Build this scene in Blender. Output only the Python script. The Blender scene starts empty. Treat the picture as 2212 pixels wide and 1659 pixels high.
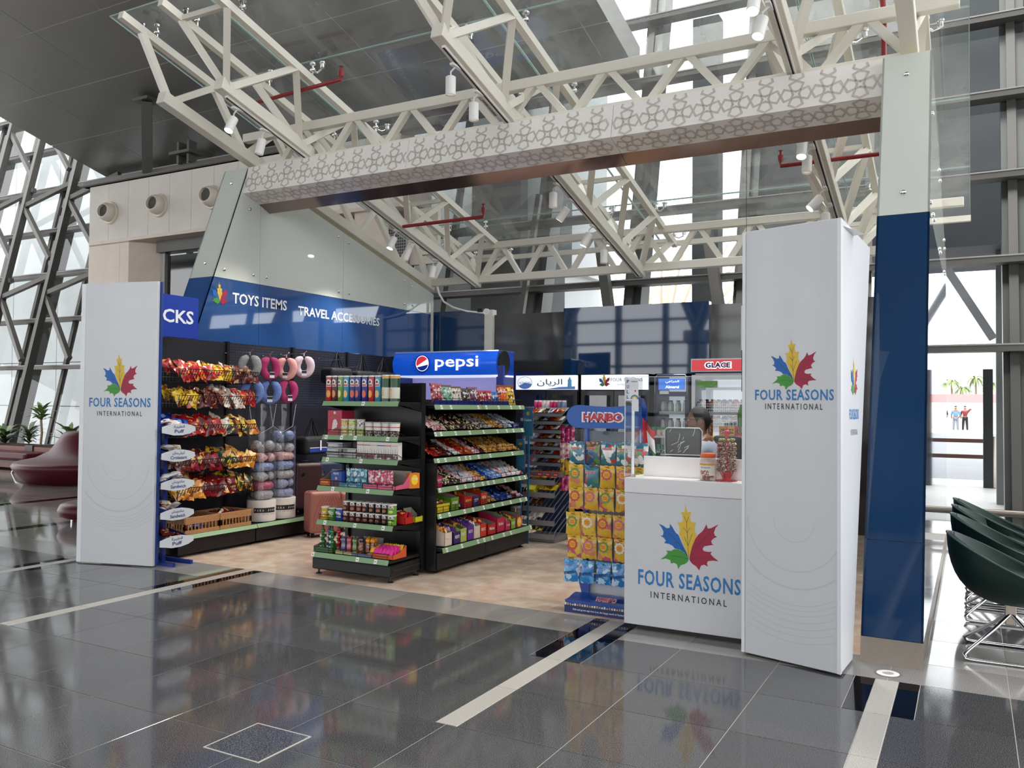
import bpy, bmesh, math, random
from math import pi, sin, cos, radians
from mathutils import Vector, Matrix
from mathutils.geometry import tessellate_polygon

sc = bpy.context.scene
C = sc.collection

# ------------------------------------------------------------------ camera, world, light, exposure
cam_d = bpy.data.cameras.new('camera')
cam = bpy.data.objects.new('camera', cam_d); C.objects.link(cam); sc.camera = cam
cam_d.sensor_fit = 'HORIZONTAL'; cam_d.sensor_width = 36.0; cam_d.lens = 36.0 * 1823.86 / 2212.0
cam_d.clip_start = 0.05; cam_d.clip_end = 2000
YAW, PIT, ROL = 0.498512579, 0.0240827774, 0.00955751162
_f = Vector((-sin(YAW), cos(YAW), 0)); _r = Vector((cos(YAW), sin(YAW), 0)); _u = Vector((0, 0, 1))
_f2 = _f * cos(PIT) + _u * sin(PIT); _u2 = _u * cos(PIT) - _f * sin(PIT)
_r3 = _r * cos(ROL) + _u2 * sin(ROL); _u3 = _u2 * cos(ROL) - _r * sin(ROL)
cam.matrix_world = Matrix(((_r3.x, _u3.x, -_f2.x, 0), (_r3.y, _u3.y, -_f2.y, 0), (_r3.z, _u3.z, -_f2.z, 1.54), (0, 0, 0, 1)))

w = bpy.data.worlds.new('sky'); sc.world = w; w.use_nodes = True
bg = w.node_tree.nodes['Background']; bg.inputs[0].default_value = (0.965, 0.98, 1.0, 1); bg.inputs[1].default_value = 2.6
sd = bpy.data.lights.new('sun', 'SUN'); sd.energy = 1.4; sd.angle = 0.3; sd.color = (1.0, 0.97, 0.92)
so = bpy.data.objects.new('sun', sd); C.objects.link(so); so.rotation_euler = (radians(38), radians(-14), 0)
vs = sc.view_settings; vs.view_transform = 'Standard'; vs.look = 'None'; vs.gamma = 1.0; vs.use_curve_mapping = False; vs.exposure = 0.58
cy = sc.cycles
cy.max_bounces = 9; cy.diffuse_bounces = 4; cy.glossy_bounces = 4; cy.transmission_bounces = 4; cy.transparent_max_bounces = 24
cy.caustics_reflective = False; cy.caustics_refractive = False; cy.sample_clamp_indirect = 6.0

# ------------------------------------------------------------------ helpers
def lin(c):
    if isinstance(c, str):
        c = c.lstrip('#'); c = [int(c[i:i+2], 16) / 255 for i in (0, 2, 4)]
        c = [x / 12.92 if x <= 0.04045 else ((x + 0.055) / 1.055) ** 2.4 for x in c]
    return (c[0], c[1], c[2], 1.0)
MATS = {}
def mat(name, col, rough=0.5, metal=0.0, spec=0.5, emit=0.0, coat=0.0, bump=0.0, bscale=40, var=0.0, vscale=8, ecol=None, croughness=0.05):
    if name in MATS: return MATS[name]
    m = bpy.data.materials.new(name); m.use_nodes = True; nt = m.node_tree; b = nt.nodes['Principled BSDF']
    c = lin(col); b.inputs['Base Color'].default_value = c; b.inputs['Roughness'].default_value = rough
    b.inputs['Metallic'].default_value = metal; b.inputs['Specular IOR Level'].default_value = spec
    if coat: b.inputs['Coat Weight'].default_value = coat; b.inputs['Coat Roughness'].default_value = croughness
    if emit:
        b.inputs['Emission Color'].default_value = lin(ecol) if ecol else c; b.inputs['Emission Strength'].default_value = emit
    if var or bump:
        tc = nt.nodes.new('ShaderNodeTexCoord'); no = nt.nodes.new('ShaderNodeTexNoise'); no.inputs['Detail'].default_value = 5
        nt.links.new(tc.outputs['Object'], no.inputs['Vector'])
        if var:
            no.inputs['Scale'].default_value = vscale
            mp = nt.nodes.new('ShaderNodeMapRange'); mp.inputs['From Min'].default_value = .3; mp.inputs['From Max'].default_value = .7
            mp.inputs['To Min'].default_value = 1 - var; mp.inputs['To Max'].default_value = 1 + var
            nt.links.new(no.outputs['Fac'], mp.inputs['Value'])
            mx = nt.nodes.new('ShaderNodeVectorMath'); mx.operation = 'SCALE'; mx.inputs[0].default_value = c[:3]
            nt.links.new(mp.outputs[0], mx.inputs['Scale']); nt.links.new(mx.outputs[0], b.inputs['Base Color'])
        if bump:
            n2 = nt.nodes.new('ShaderNodeTexNoise'); n2.inputs['Scale'].default_value = bscale; nt.links.new(tc.outputs['Object'], n2.inputs['Vector'])
            bp = nt.nodes.new('ShaderNodeBump'); bp.inputs['Strength'].default_value = bump; bp.inputs['Distance'].default_value = 0.01
            nt.links.new(n2.outputs['Fac'], bp.inputs['Height']); nt.links.new(bp.outputs[0], b.inputs['Normal'])
    MATS[name] = m; return m
def granite(name, col, dark, light, rough, scale=260, tile_var=0.12, spec=0.5, bump=0.0):
    """speckled polished stone; every slab gets its own shade from its random number"""
    if name in MATS: return MATS[name]
    m = bpy.data.materials.new(name); m.use_nodes = True; nt = m.node_tree; b = nt.nodes['Principled BSDF']; L = nt.links.new
    ge = nt.nodes.new('ShaderNodeNewGeometry')
    n1 = nt.nodes.new('ShaderNodeTexNoise'); n1.inputs['Scale'].default_value = scale; n1.inputs['Detail'].default_value = 3; L(ge.outputs['Position'], n1.inputs['Vector'])
    cr = nt.nodes.new('ShaderNodeValToRGB'); e = cr.color_ramp.elements
    e[0].position = .38; e[0].color = lin(dark); e[1].position = .64; e[1].color = lin(light); x = e.new(.5); x.color = lin(col)
    L(n1.outputs['Fac'], cr.inputs[0])
    n2 = nt.nodes.new('ShaderNodeTexNoise'); n2.inputs['Scale'].default_value = 1.3; n2.inputs['Detail'].default_value = 6; n2.inputs['Distortion'].default_value = .8; L(ge.outputs['Position'], n2.inputs['Vector'])
    oi = nt.nodes.new('ShaderNodeObjectInfo')
    ma = nt.nodes.new('ShaderNodeMath'); ma.operation = 'MULTIPLY_ADD'; L(oi.outputs['Random'], ma.inputs[0]); ma.inputs[1].default_value = 2 * tile_var; ma.inputs[2].default_value = 1 - tile_var - .12
    mb = nt.nodes.new('ShaderNodeMath'); mb.operation = 'MULTIPLY_ADD'; L(n2.outputs['Fac'], mb.inputs[0]); mb.inputs[1].default_value = .24; L(ma.outputs[0], mb.inputs[2])
    sc_ = nt.nodes.new('ShaderNodeVectorMath'); sc_.operation = 'SCALE'; L(cr.outputs[0], sc_.inputs[0]); L(mb.outputs[0], sc_.inputs['Scale']); L(sc_.outputs[0], b.inputs['Base Color'])
    mr = nt.nodes.new('ShaderNodeMapRange'); L(n2.outputs['Fac'], mr.inputs['Value']); mr.inputs['From Min'].default_value = .45; mr.inputs['From Max'].default_value = .75
    mr.inputs['To Min'].default_value = rough; mr.inputs['To Max'].default_value = rough + .07; L(mr.outputs[0], b.inputs['Roughness'])
    b.inputs['Specular IOR Level'].default_value = spec
    MATS[name] = m; return m
def glass(name, tint=(1, 1, 1), base=0.04, rough=0.0, haze=0.0, hazecol=(.8, .8, .8)):
    """thin clear sheet: transparent with a fresnel reflection, haze = diffuse colour mixed in as a painted veil"""
    if name in MATS: return MATS[name]
    m = bpy.data.materials.new(name); m.use_nodes = True; nt = m.node_tree; nt.nodes.clear(); L = nt.links.new
    o = nt.nodes.new('ShaderNodeOutputMaterial'); tr = nt.nodes.new('ShaderNodeBsdfTransparent'); tr.inputs[0].default_value = (*tint, 1)
    gl = nt.nodes.new('ShaderNodeBsdfGlossy'); gl.inputs['Roughness'].default_value = rough
    fr = nt.nodes.new('ShaderNodeLayerWeight'); fr.inputs[0].default_value = .5
    p = nt.nodes.new('ShaderNodeMath'); p.operation = 'POWER'; L(fr.outputs['Facing'], p.inputs[0]); p.inputs[1].default_value = 4.0
    ma = nt.nodes.new('ShaderNodeMath'); ma.operation = 'MULTIPLY_ADD'; L(p.outputs[0], ma.inputs[0]); ma.inputs[1].default_value = 1 - base; ma.inputs[2].default_value = base
    mx = nt.nodes.new('ShaderNodeMixShader'); L(ma.outputs[0], mx.inputs[0]); L(tr.outputs[0], mx.inputs[1]); L(gl.outputs[0], mx.inputs[2])
    last = mx
    if haze:
        df = nt.nodes.new('ShaderNodeBsdfDiffuse'); df.inputs[0].default_value = (*hazecol, 1)
        tc = nt.nodes.new('ShaderNodeTexCoord'); no = nt.nodes.new('ShaderNodeTexNoise'); no.inputs['Scale'].default_value = 1.2; no.inputs['Detail'].default_value = 8; L(tc.outputs['Object'], no.inputs['Vector'])
        mr = nt.nodes.new('ShaderNodeMapRange'); L(no.outputs['Fac'], mr.inputs['Value']); mr.inputs['From Min'].default_value = .3; mr.inputs['From Max'].default_value = .75; mr.inputs['To Min'].default_value = haze * .4; mr.inputs['To Max'].default_value = haze * 1.6
        m2 = nt.nodes.new('ShaderNodeMixShader'); L(mr.outputs[0], m2.inputs[0]); L(mx.outputs[0], m2.inputs[1]); L(df.outputs[0], m2.inputs[2]); last = m2
    L(last.outputs[0], o.inputs[0]); MATS[name] = m; return m
def wrap(name, cols, scale=30, rough=0.28, stretch=(1, 1, 1), metal=0.0, thr=None):
    """printed wrapper: blotches of a few colours, shifted by each object's random number"""
    if name in MATS: return MATS[name]
    m = bpy.data.materials.new(name); m.use_nodes = True; nt = m.node_tree; b = nt.nodes['Principled BSDF']; L = nt.links.new
    tc = nt.nodes.new('ShaderNodeTexCoord'); oi = nt.nodes.new('ShaderNodeObjectInfo')
    cb = nt.nodes.new('ShaderNodeCombineXYZ')
    mu = nt.nodes.new('ShaderNodeMath'); mu.operation = 'MULTIPLY'; L(oi.outputs['Random'], mu.inputs[0]); mu.inputs[1].default_value = 3.7
    for i in range(3): L(mu.outputs[0], cb.inputs[i])
    ad = nt.nodes.new('ShaderNodeVectorMath'); L(tc.outputs['Object'], ad.inputs[0]); L(cb.outputs[0], ad.inputs[1])
    ml = nt.nodes.new('ShaderNodeVectorMath'); ml.operation = 'MULTIPLY'; L(ad.outputs[0], ml.inputs[0]); ml.inputs[1].default_value = stretch
    nd = nt.nodes.new('ShaderNodeTexNoise'); nd.inputs['Scale'].default_value = scale * 1.6; L(ml.outputs[0], nd.inputs['Vector'])
    ns = nt.nodes.new('ShaderNodeVectorMath'); ns.operation = 'SCALE'; ns.inputs['Scale'].default_value = .9 / scale; L(nd.outputs['Color'], ns.inputs[0])
    na = nt.nodes.new('ShaderNodeVectorMath'); L(ml.outputs[0], na.inputs[0]); L(ns.outputs[0], na.inputs[1])
    vo = nt.nodes.new('ShaderNodeTexVoronoi'); vo.inputs['Scale'].default_value = scale * 2.2; L(na.outputs[0], vo.inputs['Vector'])
    no = nt.nodes.new('ShaderNodeSeparateColor'); L(vo.outputs['Color'], no.inputs[0])
    cr = nt.nodes.new('ShaderNodeValToRGB'); cr.color_ramp.interpolation = 'CONSTANT'; e = cr.color_ramp.elements
    n = len(cols); thr = thr or [0] + [1 - .52 * (.62 ** (i - 1)) for i in range(1, n)]
    e[0].position = 0; e[0].color = lin(cols[0]); e[1].position = thr[1] if n > 1 else 1; e[1].color = lin(cols[min(1, n - 1)])
    for i in range(2, n): x = e.new(thr[i]); x.color = lin(cols[i])
    L(no.outputs[0], cr.inputs[0]); L(cr.outputs[0], b.inputs['Base Color'])
    b.inputs['Roughness'].default_value = rough; b.inputs['Metallic'].default_value = metal
    MATS[name] = m; return m

class B:
    def __init__(s): s.v = []; s.f = []; s.m = []
    def add(s, vs, fs, mi=0, M=None):
        o = len(s.v)
        s.v += [tuple(M @ Vector(p)) if M is not None else tuple(p) for p in vs]
        for i, f in enumerate(fs):
            s.f.append(tuple(o + k for k in f)); s.m.append(mi[i] if isinstance(mi, (list, tuple)) else mi)
        return s
    def box(s, a, b, mi=0, M=None):
        x0, y0, z0 = a; x1, y1, z1 = b
        return s.add([(x0, y0, z0), (x1, y0, z0), (x1, y1, z0), (x0, y1, z0), (x0, y0, z1), (x1, y0, z1), (x1, y1, z1), (x0, y1, z1)],
                     [(0, 3, 2, 1), (4, 5, 6, 7), (0, 1, 5, 4), (1, 2, 6, 5), (2, 3, 7, 6), (3, 0, 4, 7)], mi, M)
    def bar(s, p, q, w, h=None, up=(0, 0, 1), mi=0):
        p = Vector(p); q = Vector(q); d = (q - p); L = d.length; d.normalize(); up = Vector(up)
        if abs(d.dot(up)) > .98: up = Vector((0, 1, 0))
        x = d.cross(up).normalized(); y = x.cross(d); h = h or w
        vs = [e + x * sx * w / 2 + y * sy * h / 2 for e in (p, q) for sx, sy in ((-1, -1), (1, -1), (1, 1), (-1, 1))]
        return s.add(vs, [(0, 1, 2, 3), (7, 6, 5, 4), (0, 4, 5, 1), (1, 5, 6, 2), (2, 6, 7, 3), (3, 7, 4, 0)], mi)
    def tube(s, pts, r, n=6, mi=0, closed=False):
        pts = [Vector(p) for p in pts]; N = len(pts); rings = []; prev = None
        for i, p in enumerate(pts):
            a = pts[(i - 1) % N] if (i > 0 or closed) else p; c = pts[(i + 1) % N] if (i < N - 1 or closed) else p
            d = (c - a).normalized()
            if prev is None:
                u = Vector((0, 0, 1)) if abs(d.z) < .9 else Vector((1, 0, 0))
                x = d.cross(u).normalized()
            else:
                x = (prev - d * prev.dot(d)).normalized()
            prev = x; y = d.cross(x); rr = r[i] if isinstance(r, (list, tuple)) else r
            rings.append([p + x * cos(2 * pi * k / n) * rr + y * sin(2 * pi * k / n) * rr for k in range(n)])
        vs = [v for rg in rings for v in rg]; fs = []
        for i in range(N if closed else N - 1):
            j = (i + 1) % N
            for k in range(n): fs.append((i * n + k, i * n + (k + 1) % n, j * n + (k + 1) % n, j * n + k))
        if not closed: fs += [tuple(range(n))[::-1], tuple((N - 1) * n + k for k in range(n))]
        return s.add(vs, fs, mi)
    def lathe(s, prof, n=20, mi=0, M=None, sx=1, sy=1, caps=True, a0=0, a1=2 * pi):
        full = abs(a1 - a0 - 2 * pi) < 1e-6; cols = n if full else n + 1
        vs = [(r * cos(a0 + (a1 - a0) * k / n) * sx, r * sin(a0 + (a1 - a0) * k / n) * sy, z) for r, z in prof for k in range(cols)]; fs = []; ms = []
        for i in range(len(prof) - 1):
            for k in range(n):
                k2 = (k + 1) % cols
                fs.append((i * cols + k, i * cols + k2, (i + 1) * cols + k2, (i + 1) * cols + k)); ms.append(mi[i] if isinstance(mi, (list, tuple)) else mi)
        if caps and full:
            fs += [tuple(range(cols))[::-1], tuple((len(prof) - 1) * cols + k for k in range(cols))]; ms += [ms[0], ms[-1]]
        return s.add(vs, fs, ms, M)
    def poly(s, pts, d=0.0, mi=0, M=None):
        """flat outline in local x,y, extruded by d along z"""
        tri = tessellate_polygon([[Vector((p[0], p[1], 0)) for p in pts]]); n = len(pts)
        def ok(t):
            a, b, c = (pts[i] for i in t); return (b[0] - a[0]) * (c[1] - a[1]) - (b[1] - a[1]) * (c[0] - a[0])
        tri = [t if ok(t) > 0 else t[::-1] for t in tri]
        vs = [(p[0], p[1], d) for p in pts]; fs = [tuple(t) for t in tri]
        if d:
            vs += [(p[0], p[1], 0) for p in pts]; fs += [tuple(n + i for i in t[::-1]) for t in tri]
            fs += [(i, (i + 1) % n, n + (i + 1) % n, n + i)[::-1] for i in range(n)]
        return s.add(vs, fs, mi, M)
    def grid(s, nx, ny, fn, mi=0, M=None, flip=False):
        vs = [fn(i / nx, j / ny) for j in range(ny + 1) for i in range(nx + 1)]
        fs = [(j * (nx + 1) + i, j * (nx + 1) + i + 1, (j + 1) * (nx + 1) + i + 1, (j + 1) * (nx + 1) + i) for j in range(ny) for i in range(nx)]
        if flip: fs = [f[::-1] for f in fs]
        return s.add(vs, fs, mi, M)
    def mesh(s, name, mats, smooth=None):
        me = bpy.data.meshes.new(name); me.from_pydata(s.v, [], s.f)
        for m in (mats if isinstance(mats, (list, tuple)) else [mats]): me.materials.append(m)
        me.polygons.foreach_set('material_index', s.m)
        if smooth is not None:
            me.polygons.foreach_set('use_smooth', [True] * len(s.f)); me.set_sharp_from_angle(angle=radians(smooth))
        me.update(); return me
def ob(name, me, parent=None, loc=(0, 0, 0), rot=(0, 0, 0), M=None):
    o = bpy.data.objects.new(name, me); C.objects.link(o)
    if parent is not None: o.parent = parent; KIDS.setdefault(parent.name, []).append(o)
    if M is not None: o.matrix_local = M
    else: o.location = loc; o.rotation_euler = rot
    return o
def part(name, b, mats, parent=None, smooth=None, loc=(0, 0, 0), rot=(0, 0, 0), M=None, label=None, stuff=False, bevel=0):
    o = ob(name, b.mesh(name, mats, smooth), parent, loc, rot, M)
    if label: o['label'] = label
    if stuff: o['kind'] = 'stuff'
    if bevel:
        md = o.modifiers.new('b', 'BEVEL'); md.width = bevel; md.segments = 2; md.limit_method = 'ANGLE'
    return o
def tag(o, label, cat, group=None, kind=None):
    o['label'] = label; o['category'] = cat
    if group: o['group'] = group
    if kind: o['kind'] = kind
    return o
def thing(name, label, cat, loc=(0, 0, 0), rz=0, group=None, rot=None):
    o = bpy.data.objects.new(name, None); C.objects.link(o); o.empty_display_size = .1
    o.location = loc; o.rotation_euler = rot or (0, 0, rz); return tag(o, label, cat, group)
def struct(o): o['kind'] = 'structure'; return o
def dup(root, loc=None, rz=None, label=None, group=None, rot=None, scale=None):
    def cp(o, par):
        c = o.copy(); C.objects.link(c)
        if par is not None: c.parent = par; KIDS.setdefault(par.name, []).append(c)
        for ch in list(KIDS.get(o.name, ())): cp(ch, c)
        return c
    r = cp(root, None)
    if loc is not None: r.location = loc
    if rot is not None: r.rotation_euler = rot
    elif rz is not None: r.rotation_euler = (0, 0, rz)
    if scale is not None: r.scale = scale
    if label: r['label'] = label
    if group: r['group'] = group
    return r
KIDS = {}
def frame(o, x, z=(0, 0, 1)):
    """matrix whose local x runs along x, local y up along z and local z out of the face"""
    x = Vector(x).normalized(); y = Vector(z).normalized(); n = x.cross(y); o = Vector(o)
    return Matrix(((x.x, y.x, n.x, o.x), (x.y, y.y, n.y, o.y), (x.z, y.z, n.z, o.z), (0, 0, 0, 1)))
TXT = {}
def text_mesh(s, w, h, m, bold=0.0, depth=0.0008, spacing=1.0, shear=0.0):
    key = (s, round(w, 4), round(h, 4), m.name, bold, spacing)
    if key in TXT: return TXT[key]
    cu = bpy.data.curves.new('txt', 'FONT'); cu.body = s; cu.size = 1; cu.offset = bold; cu.extrude = 0.0; cu.space_character = spacing; cu.resolution_u = 2; cu.shear = shear
    o = bpy.data.objects.new('txt', cu); C.objects.link(o); dg = bpy.context.evaluated_depsgraph_get()
    me = bpy.data.meshes.new_from_object(o.evaluated_get(dg)); bpy.data.objects.remove(o); bpy.data.curves.remove(cu)
    if me.vertices:
        xs = [v.co.x for v in me.vertices]; ys = [v.co.y for v in me.vertices]
        x0, x1, y0, y1 = min(xs), max(xs), min(ys), max(ys); sx = w / max(1e-6, x1 - x0); sy = h / max(1e-6, y1 - y0)
        for v in me.vertices: v.co = ((v.co.x - (x0 + x1) / 2) * sx, (v.co.y - (y0 + y1) / 2) * sy, depth)
    me.materials.clear(); me.materials.append(m)
    me.polygons.foreach_set('material_index', [0] * len(me.polygons))
    me.name = 'lettering'; TXT[key] = me; return me
def text(s, F, cx, cyy, w, h, m, parent, bold=0.0, off=0.0015, spacing=1.0, shear=0.0, name='lettering', rot=0.0):
    me = text_mesh(s, w, h, m, bold, 0.0, spacing, shear)
    return ob(name, me, parent, M=F @ Matrix.Translation((cx, cyy, off)) @ Matrix.Rotation(rot, 4, 'Z'))

# the four-colour maple leaf emblem
LEAF = {
 'y': [(840,830),(800,735),(755,620),(725,560),(705,520),(718,490),(712,430),(685,372),(745,372),(760,345),(752,290),(732,238),(775,238),(785,180),(785,125),(800,180),(820,238),(865,222),(850,300),(860,345),(880,365),(928,355),(915,420),(915,480),(945,525),(915,590),(880,680),(858,770)],
 'b': [(838,830),(800,740),(745,640),(700,540),(660,510),(615,440),(585,400),(580,455),(540,462),(485,430),(430,410),(470,460),(497,510),(490,560),(455,568),(500,590),(530,625),(505,660),(570,665),(620,685),(650,718),(720,728),(780,762),(825,810)],
 'g': [(838,835),(800,780),(740,740),(690,725),(640,728),(600,755),(535,755),(555,785),(530,820),(455,880),(530,860),(590,875),(600,920),(640,905),(680,920),(700,980),(730,930),(790,905),(825,875)],
 'r': [(845,835),(860,750),(885,660),(920,575),(960,515),(1010,470),(1040,430),(1065,370),(1085,425),(1130,415),(1180,385),(1225,360),(1185,410),(1165,470),(1175,505),(1205,522),(1160,545),(1130,580),(1140,615),(1165,625),(1100,640),(1040,655),(1018,690),(1035,715),(1080,722),(1140,718),(1120,745),(1160,785),(1225,828),(1150,828),(1090,840),(1075,870),(1090,910),(1040,890),(1000,905),(975,970),(940,925),(880,890),(850,855)]}
VEINS = [[(838,820),(815,500),(808,360)],[(828,670),(780,560)],[(828,670),(882,510)],[(818,500),(760,435)],[(818,500),(850,430)],[(808,370),(775,290)],[(808,370),(835,290)],[(830,810),(700,640),(560,520)],[(700,640),(640,640)],[(850,820),(960,640),(1110,470)],[(960,640),(1040,600)],[(830,838),(720,820),(600,815)],[(860,840),(980,800),(1120,810)]]
def emblem(F, cx, cyy, width, parent, off=0.0012):
    k = width / 795.0; b = B()
    M = F @ Matrix.Translation((cx, cyy, off))
    for i, key in enumerate('ybgr'):
        b.poly([((x - 828) * k, (552 - y) * k) for x, y in LEAF[key]], 0, i, M)
    Mv = F @ Matrix.Translation((cx, cyy, off + .0006))
    for ln in VEINS:
        for (x0, y0), (x1, y1) in zip(ln, ln[1:]):
            p = Vector(((x0 - 828) * k, (552 - y0) * k)); q = Vector(((x1 - 828) * k, (552 - y1) * k)); d = (q - p).normalized(); n = Vector((-d.y, d.x)) * 2.4 * k
            b.add([(*(p - n), 0), (*(q - n), 0), (*(q + n), 0), (*(p + n), 0)], [(0, 1, 2, 3)], 4, Mv)
    return part('maple_leaf_emblem', b, [mat('leaf_yellow', '#e0bb3c'), mat('leaf_blue', '#1763b4'), mat('leaf_green', '#3f9433'), mat('leaf_red', '#a3163f'), mat('leaf_vein', '#33402f')], parent, label='four coloured maple leaf emblem')
def rot_m(ax, a): return Matrix.Rotation(a, 4, ax)
# ------------------------------------------------------------------ materials of the setting
black = mat('black_metal', '#121213', .42, spec=.4)
steel = mat('brushed_steel', '#958b81', .3, .9, bump=.05, bscale=200)
chrome = mat('chrome', '#d8d8d8', .12, 1.0)
facade_grey = mat('facade_grey', '#55534f', .45, .3)
facade_lite = mat('facade_light_edge', '#8d8b88', .4, .4)
white_steel = mat('cream_painted_steel', '#dcd7cb', .38)
white = mat('white_laminate', '#e9ebee', .38, coat=.15)
white2 = mat('white_plastic', '#eceae6', .35)
navy = mat('navy_print', '#173a86', .4)
grout = mat('grout', '#b5afa6', .8)
wallglass = glass('window_glass', (.93, .97, .98), .018)
# ------------------------------------------------------------------ floor: base slab with every tile laid on it
TX, TY, TS = -5.224, 2.854, 0.6
b = B(); b.box((-60, -30, -.3), (30, 13.2, -.0018))
floor = struct(part('floor', b, grout))
g_dark = granite('granite_dark', '#454546', '#2a2a2b', '#777676', .07, 300, spec=.6)
g_grey = granite('granite_grey', '#908c88', '#6d6965', '#b2aeaa', .085, 260)
g_lite = granite('granite_light', '#a5a09a', '#86817b', '#c2beb8', .05, 260, spec=.6)
g_black = granite('granite_black', '#0b0b10', '#050507', '#191920', .02, 200, .02)
g_strip = granite('granite_strip', '#b1aca4', '#77736c', '#d6d2ca', .30, 330, .05)
g_beige = granite('marble_beige', '#d3bba8', '#c8ae9a', '#dcc9b8', .14, 5, .03)
JG = 0.0017
tile_cache = {}; far_tiles = {}
ntile = [0]
def tile(x0, y0, x1, y1, m, label=None):
    x0 += JG; y0 += JG; x1 -= JG; y1 -= JG
    if x1 - x0 < .02 or y1 - y0 < .02: return
    cx, cyy = (x0 + x1) / 2, (y0 + y1) / 2
    # tiles close enough to be picked apart are parts, those beyond are joined
    d = math.hypot(cx, cyy); side = cx * cos(YAW) + cyy * sin(YAW); fwd = -cx * sin(YAW) + cyy * cos(YAW)
    vis = fwd > 1.9 and abs(side) < fwd * .66 + .5
    if not vis or d > 9.3 or ntile[0] >= 296:
        far_tiles.setdefault(m.name, []).append((x0, y0, x1, y1)); return
    key = (round(x1 - x0, 3), round(y1 - y0, 3), m.name)
    if key not in tile_cache:
        w2, h2 = (x1 - x0) / 2, (y1 - y0) / 2; e = .0012
        bb = B(); bb.add([(-w2, -h2, -.02), (w2, -h2, -.02), (w2, h2, -.02), (-w2, h2, -.02), (-w2, -h2, -e), (w2, -h2, -e), (w2, h2, -e), (-w2, h2, -e),
                    (-w2 + e, -h2 + e, 0), (w2 - e, -h2 + e, 0), (w2 - e, h2 - e, 0), (-w2 + e, h2 - e, 0)],
                   [(0, 1, 5, 4), (1, 2, 6, 5), (2, 3, 7, 6), (3, 0, 4, 7), (4, 5, 9, 8), (5, 6, 10, 9), (6, 7, 11, 10), (7, 4, 8, 11), (8, 9, 10, 11)])
        tile_cache[key] = bb.mesh('tile', m)
    ntile[0] += 1
    t = ob('tile', tile_cache[key], floor, (cx, cyy, 0))
    if label: t['label'] = label
STR = [-7.624, -5.824, -2.224, -0.424]
def strips(y0, y1):
    """white strips live at these rows; returns list of (x0,x1,mat) pieces to lay in a row"""
    out = []
    for c in STR:
        if c in (-5.824, -2.224) and y1 <= 3.46: continue
        if c == -0.424 and y0 > 5.2: continue
        out.append((c - .06, c + .06, g_strip))
        if y0 >= 4.65: out += [(c - .17, c - .06, g_black), (c + .06, c + .17, g_black)]
    return out
def row(y0, y1, xa, xb, m, first=0, step=.6):
    sp = strips(y0, y1) if y1 < 5.71 else []
    for s in sp:
        if xa < s[0] < xb: tile(s[0], y0, s[1], y1, s[2])
    n0 = math.floor((xa - TX) / step); x = TX + n0 * step
    while x < xb - 1e-6:
        a, c = max(x, xa), min(x + step, xb); segs = [(a, c)]
        for s in sp:
            segs = [q for p0, p1 in segs for q in ((p0, min(p1, s[0])), (max(p0, s[1]), p1)) if q[1] - q[0] > .001]
        for p0, p1 in segs: tile(p0, y0, p1, y1, m)
        x += step
y = TY
for j in range(4): row(y + .6 * j, y + .6 * (j + 1), -13.5, 3.4, g_dark)
row(5.254, 5.70, -13.5, 3.4, g_grey)
# access cover in the walkway: one square of the same stone with its own frame, laid across the joints
for j in range(1, 5): row(y - .6 * j, y - .6 * (j - 1), -8, 3, g_dark)
# shop floor
yy = 5.70
for j in range(6): 
    xx = -7.3
    while xx < -.62: tile(xx, yy, min(xx + .9, -.6), min(yy + .9, 11.0), g_beige); xx += .9
    yy += .9
# beside the shop
for j in range(9):
    m = [g_lite, g_dark, g_lite, g_lite, g_grey, g_lite, g_lite, g_lite, g_grey][j]
    row(5.70 + .6 * j, 5.70 + .6 * (j + 1), -.25, 2.6, m)
for j in range(10):
    row(5.70 + .6 * j, 5.70 + .6 * (j + 1), -24, -7.45, [g_lite, g_lite, g_grey][j % 3], step=.6)
for x0, x1 in ((-12.6, -12.35), (-10.15, -9.9)): pass
for nm, rects in far_tiles.items():
    bb = B()
    for x0, y0, x1, y1 in rects: bb.add([(x0, y0, 0), (x1, y0, 0), (x1, y1, 0), (x0, y1, 0), (x0, y0, -.01), (x1, y0, -.01), (x1, y1, -.01), (x0, y1, -.01)], [(0, 1, 2, 3), (0, 4, 5, 1), (1, 5, 6, 2), (2, 6, 7, 3), (3, 7, 4, 0)])
    part('tiling', bb, MATS[nm], floor, stuff=True)
bb = B()
for x0, x1, y0, y1 in ((-12.58, -12.36, 6.2, 11.6), (-10.12, -9.92, 5.7, 11.4)): bb.box((x0, y0, -.01), (x1, y1, .0008))
part('band', bb, g_black, floor, label='dark stone band in the light floor')
bb = B(); bb.box((-60, -30, -.02), (-24, 13, -.0005)); bb.box((-24, -30, -.02), (-13.5, 5.7, -.0005)); bb.box((-24, 11.7, -.02), (30, 13, -.0005)); bb.box((3.4, -30, -.02), (30, 11.7, -.0005)); bb.box((-13.5, -30, -.02), (3.4, .45, -.0005))
part('paving', bb, g_grey, floor)
# access cover
bb = B(); M = Matrix.Translation((-1.86, 3.02, 0)) @ rot_m('Z', radians(0)); 
cover = thing('floor_access_cover', 'square stone access cover with pale edges set across the dark floor joints', 'floor cover', (-2.842, 2.848, .0))
bb = B(); bb.box((-.16, -.158, -.01), (.16, .158, .0022)); part('slab', bb, g_dark, cover)
bb = B()
for a, c in (((-.167, -.165, -.01), (.167, -.158, .003)), ((-.167, .158, -.01), (.167, .165, .003)), ((-.167, -.158, -.01), (-.16, .158, .003)), ((.16, -.158, -.01), (.167, .158, .003))): bb.box(a, c)
part('edge_trim', bb, grout, cover)
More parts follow.
